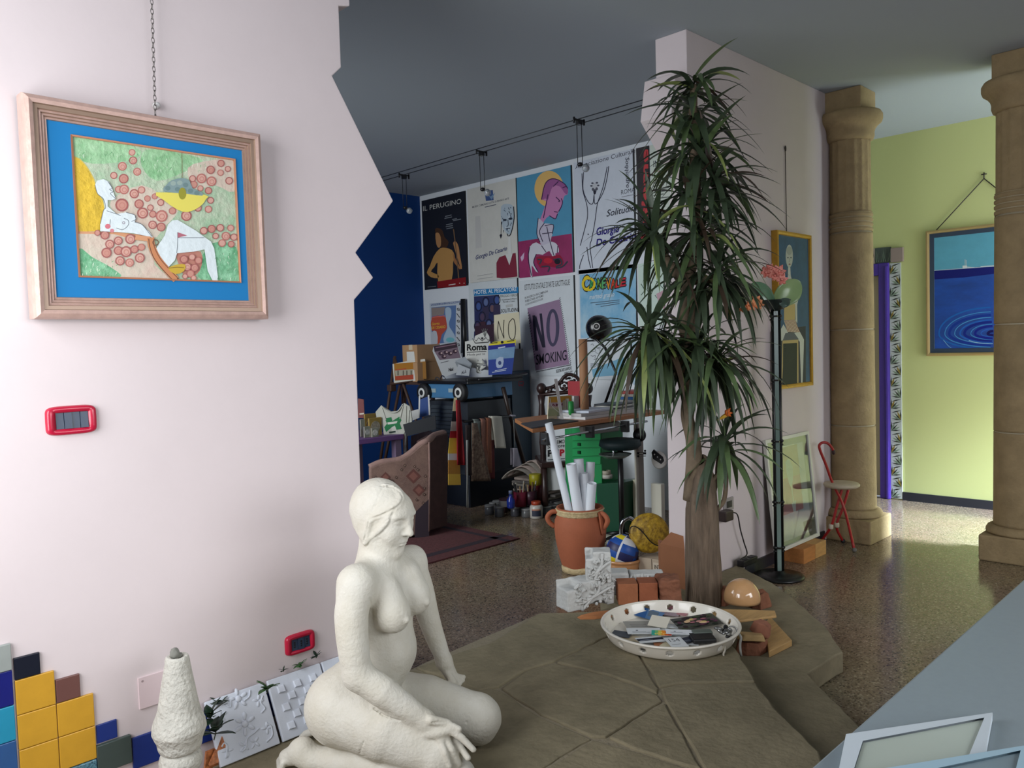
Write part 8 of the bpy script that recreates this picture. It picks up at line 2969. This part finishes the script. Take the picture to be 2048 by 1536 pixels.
for sgn_, ang in ((-1, 0), (1, .6)):
    d = rotz(ang) @ (ad * sgn_) if sgn_ < 0 else rotz(-.7) @ ad
    pts = [am + d * .135 + V(0, 0, Hj * .93), am + d * .185 + V(0, 0, Hj * .93), am + d * .215 + V(0, 0, Hj * .85), am + d * .20 + V(0, 0, Hj * .76), am + d * .168 + V(0, 0, Hj * .70)]
    build('handle', MB(tj).tube(spline(pts, 5), .016, 10), amp)
    if sgn_ > 0:
        mb = MB(tj)
        for k in range(5):
            e = V(-d[1], d[0], 0) * (k - 2) * .014
            mb.tube(spline([am + d * .16 + e * .6 + V(0, 0, Hj * .96), am + d * .178 + e + V(0, 0, Hj * .85), am + d * .18 + e * .8 + V(0, 0, Hj * .72), am + d * .178 + e * .3 + V(0, 0, Hj * .62)], 4), .007, 6)
        build('tassel_relief', mb, amp)
roll_m = mat('white_paper_roll', (220, 224, 230), .6)
rP = lambda x, y, d=0.0: onP(x, y, am + unit(V(-.7, -.7, 0)) * d, V(-.7, -.7, 0))


def roll(top, bot, r, d, label):
    a, b = rP(*top, d), rP(*bot, d * .5)
    ax = unit(b - a)
    b2 = a + ax * ((a[2] - .07) / -ax[2]) if ax[2] < 0 else b
    hx, hy = b2[0] - am[0], b2[1] - am[1]
    k = math.hypot(hx, hy)
    if k > .06:
        b2 = V(am[0] + hx / k * .06, am[1] + hy / k * .06, .07)
    ax = unit(a - b2)
    l = np.linalg.norm(a - b2)
    e1 = unit(np.cross(ax, V(.3, .8, .1)))
    Rm = np.stack([e1, np.cross(ax, e1), ax], 1)
    single('paper_roll', MB(roll_m).lathe([(r, 0), (r, l), (r * .9, l), (r * .88, l - .08), (r * .5, l - .09)], b2, 24, rot=Rm, caps=False), label, 'paper roll', 'rolled drawings in the amphora')


roll((1097, 846), (1138, 1022), .025, .0, 'long thin white paper roll leaning furthest out of the amphora')
roll((1142, 928), (1156, 1020), .034, .05, 'stout paper roll in front in the amphora, next to the long one')
roll((1157, 918), (1165, 1015), .033, -.05, 'tallest stout paper roll at the back of the amphora')
roll((1181, 924), (1176, 1015), .030, -.06, 'paper roll leaning outward at the back beside the tallest roll')
roll((1168, 946), (1172, 1020), .026, .03, 'middle paper roll between front and back ones')
roll((1184, 966), (1180, 1020), .030, .07, 'shortest front paper roll with a black mark on the jar rim')
# ================================================================ LIGHT AND CAMERA
def area(name, loc, rot, sx, sy, power, col=(1, 1, 1)):
    l = bpy.data.lights.new(name, 'AREA')
    l.shape = 'RECTANGLE'
    l.size, l.size_y = sx, sy
    l.energy = power
    l.color = col
    o = bpy.data.objects.new(name, l)
    o.location = loc
    o.rotation_euler = rot
    COL.objects.link(o)
    return o


# daylight entering through the four window openings
def aim(o, d, spread):
    o.rotation_euler = Vector(d).to_track_quat('-Z', 'Z').to_euler()
    o.data.spread = math.radians(spread)


area('daylight_west_window', (-0.44, 1.72, 1.8), (0, -PI / 2, 0), 1.6, 1.3, 54, (0.95, 0.97, 1.0))
aim(area('daylight_south_window', (2.4, -2.55, 1.85), (0, 0, 0), 4.0, 1.8, 56, (0.96, 0.98, 1.0)), (-.1, 1, -.62), 100)
aim(area('daylight_studio_window', (0.33, 5.1, 1.6), (0, 0, 0), 3.2, 1.4, 68, (0.93, 0.98, 1.0)), (1, 0, -.3), 105)
area('daylight_hall_door', (6.78, -0.6, 1.2), (PI / 2, 0, 0), 1.2, 2.3, 84, (0.80, 0.91, 1.0))
sky = area('sky_beam_hall_door', (6.75, -2.2, 2.9), (0, 0, 0), 1.0, 1.0, 120, (0.72, 0.87, 1.0))
sky.rotation_euler = Vector((0.0, 3.6, -2.9)).to_track_quat('-Z', 'Y').to_euler()
sky.data.spread = math.radians(36)

w = bpy.data.worlds.new('overcast_sky')
SC.world = w
w.use_nodes = True
bg = w.node_tree.nodes['Background']
bg.inputs[0].default_value = (0.75, 0.85, 1.0, 1)
bg.inputs[1].default_value = 1.0

cd = bpy.data.cameras.new('camera')
cd.sensor_fit = 'HORIZONTAL'
cd.sensor_width = 36
cd.lens = 36 * F_PX / 2048
cd.clip_start = 0.05
co = bpy.data.objects.new('camera', cd)
M = Matrix.Identity(4)
for r in range(3):
    M[r][0], M[r][1], M[r][2], M[r][3] = CR[r], CU[r], -FW[r], EYE[r]
co.matrix_world = M
COL.objects.link(co)
SC.camera = co
SC.view_settings.view_transform = 'Standard'
SC.view_settings.look = 'None'
SC.view_settings.exposure = 0.0
SC.view_settings.gamma = 1
SC.view_settings.use_curve_mapping = False
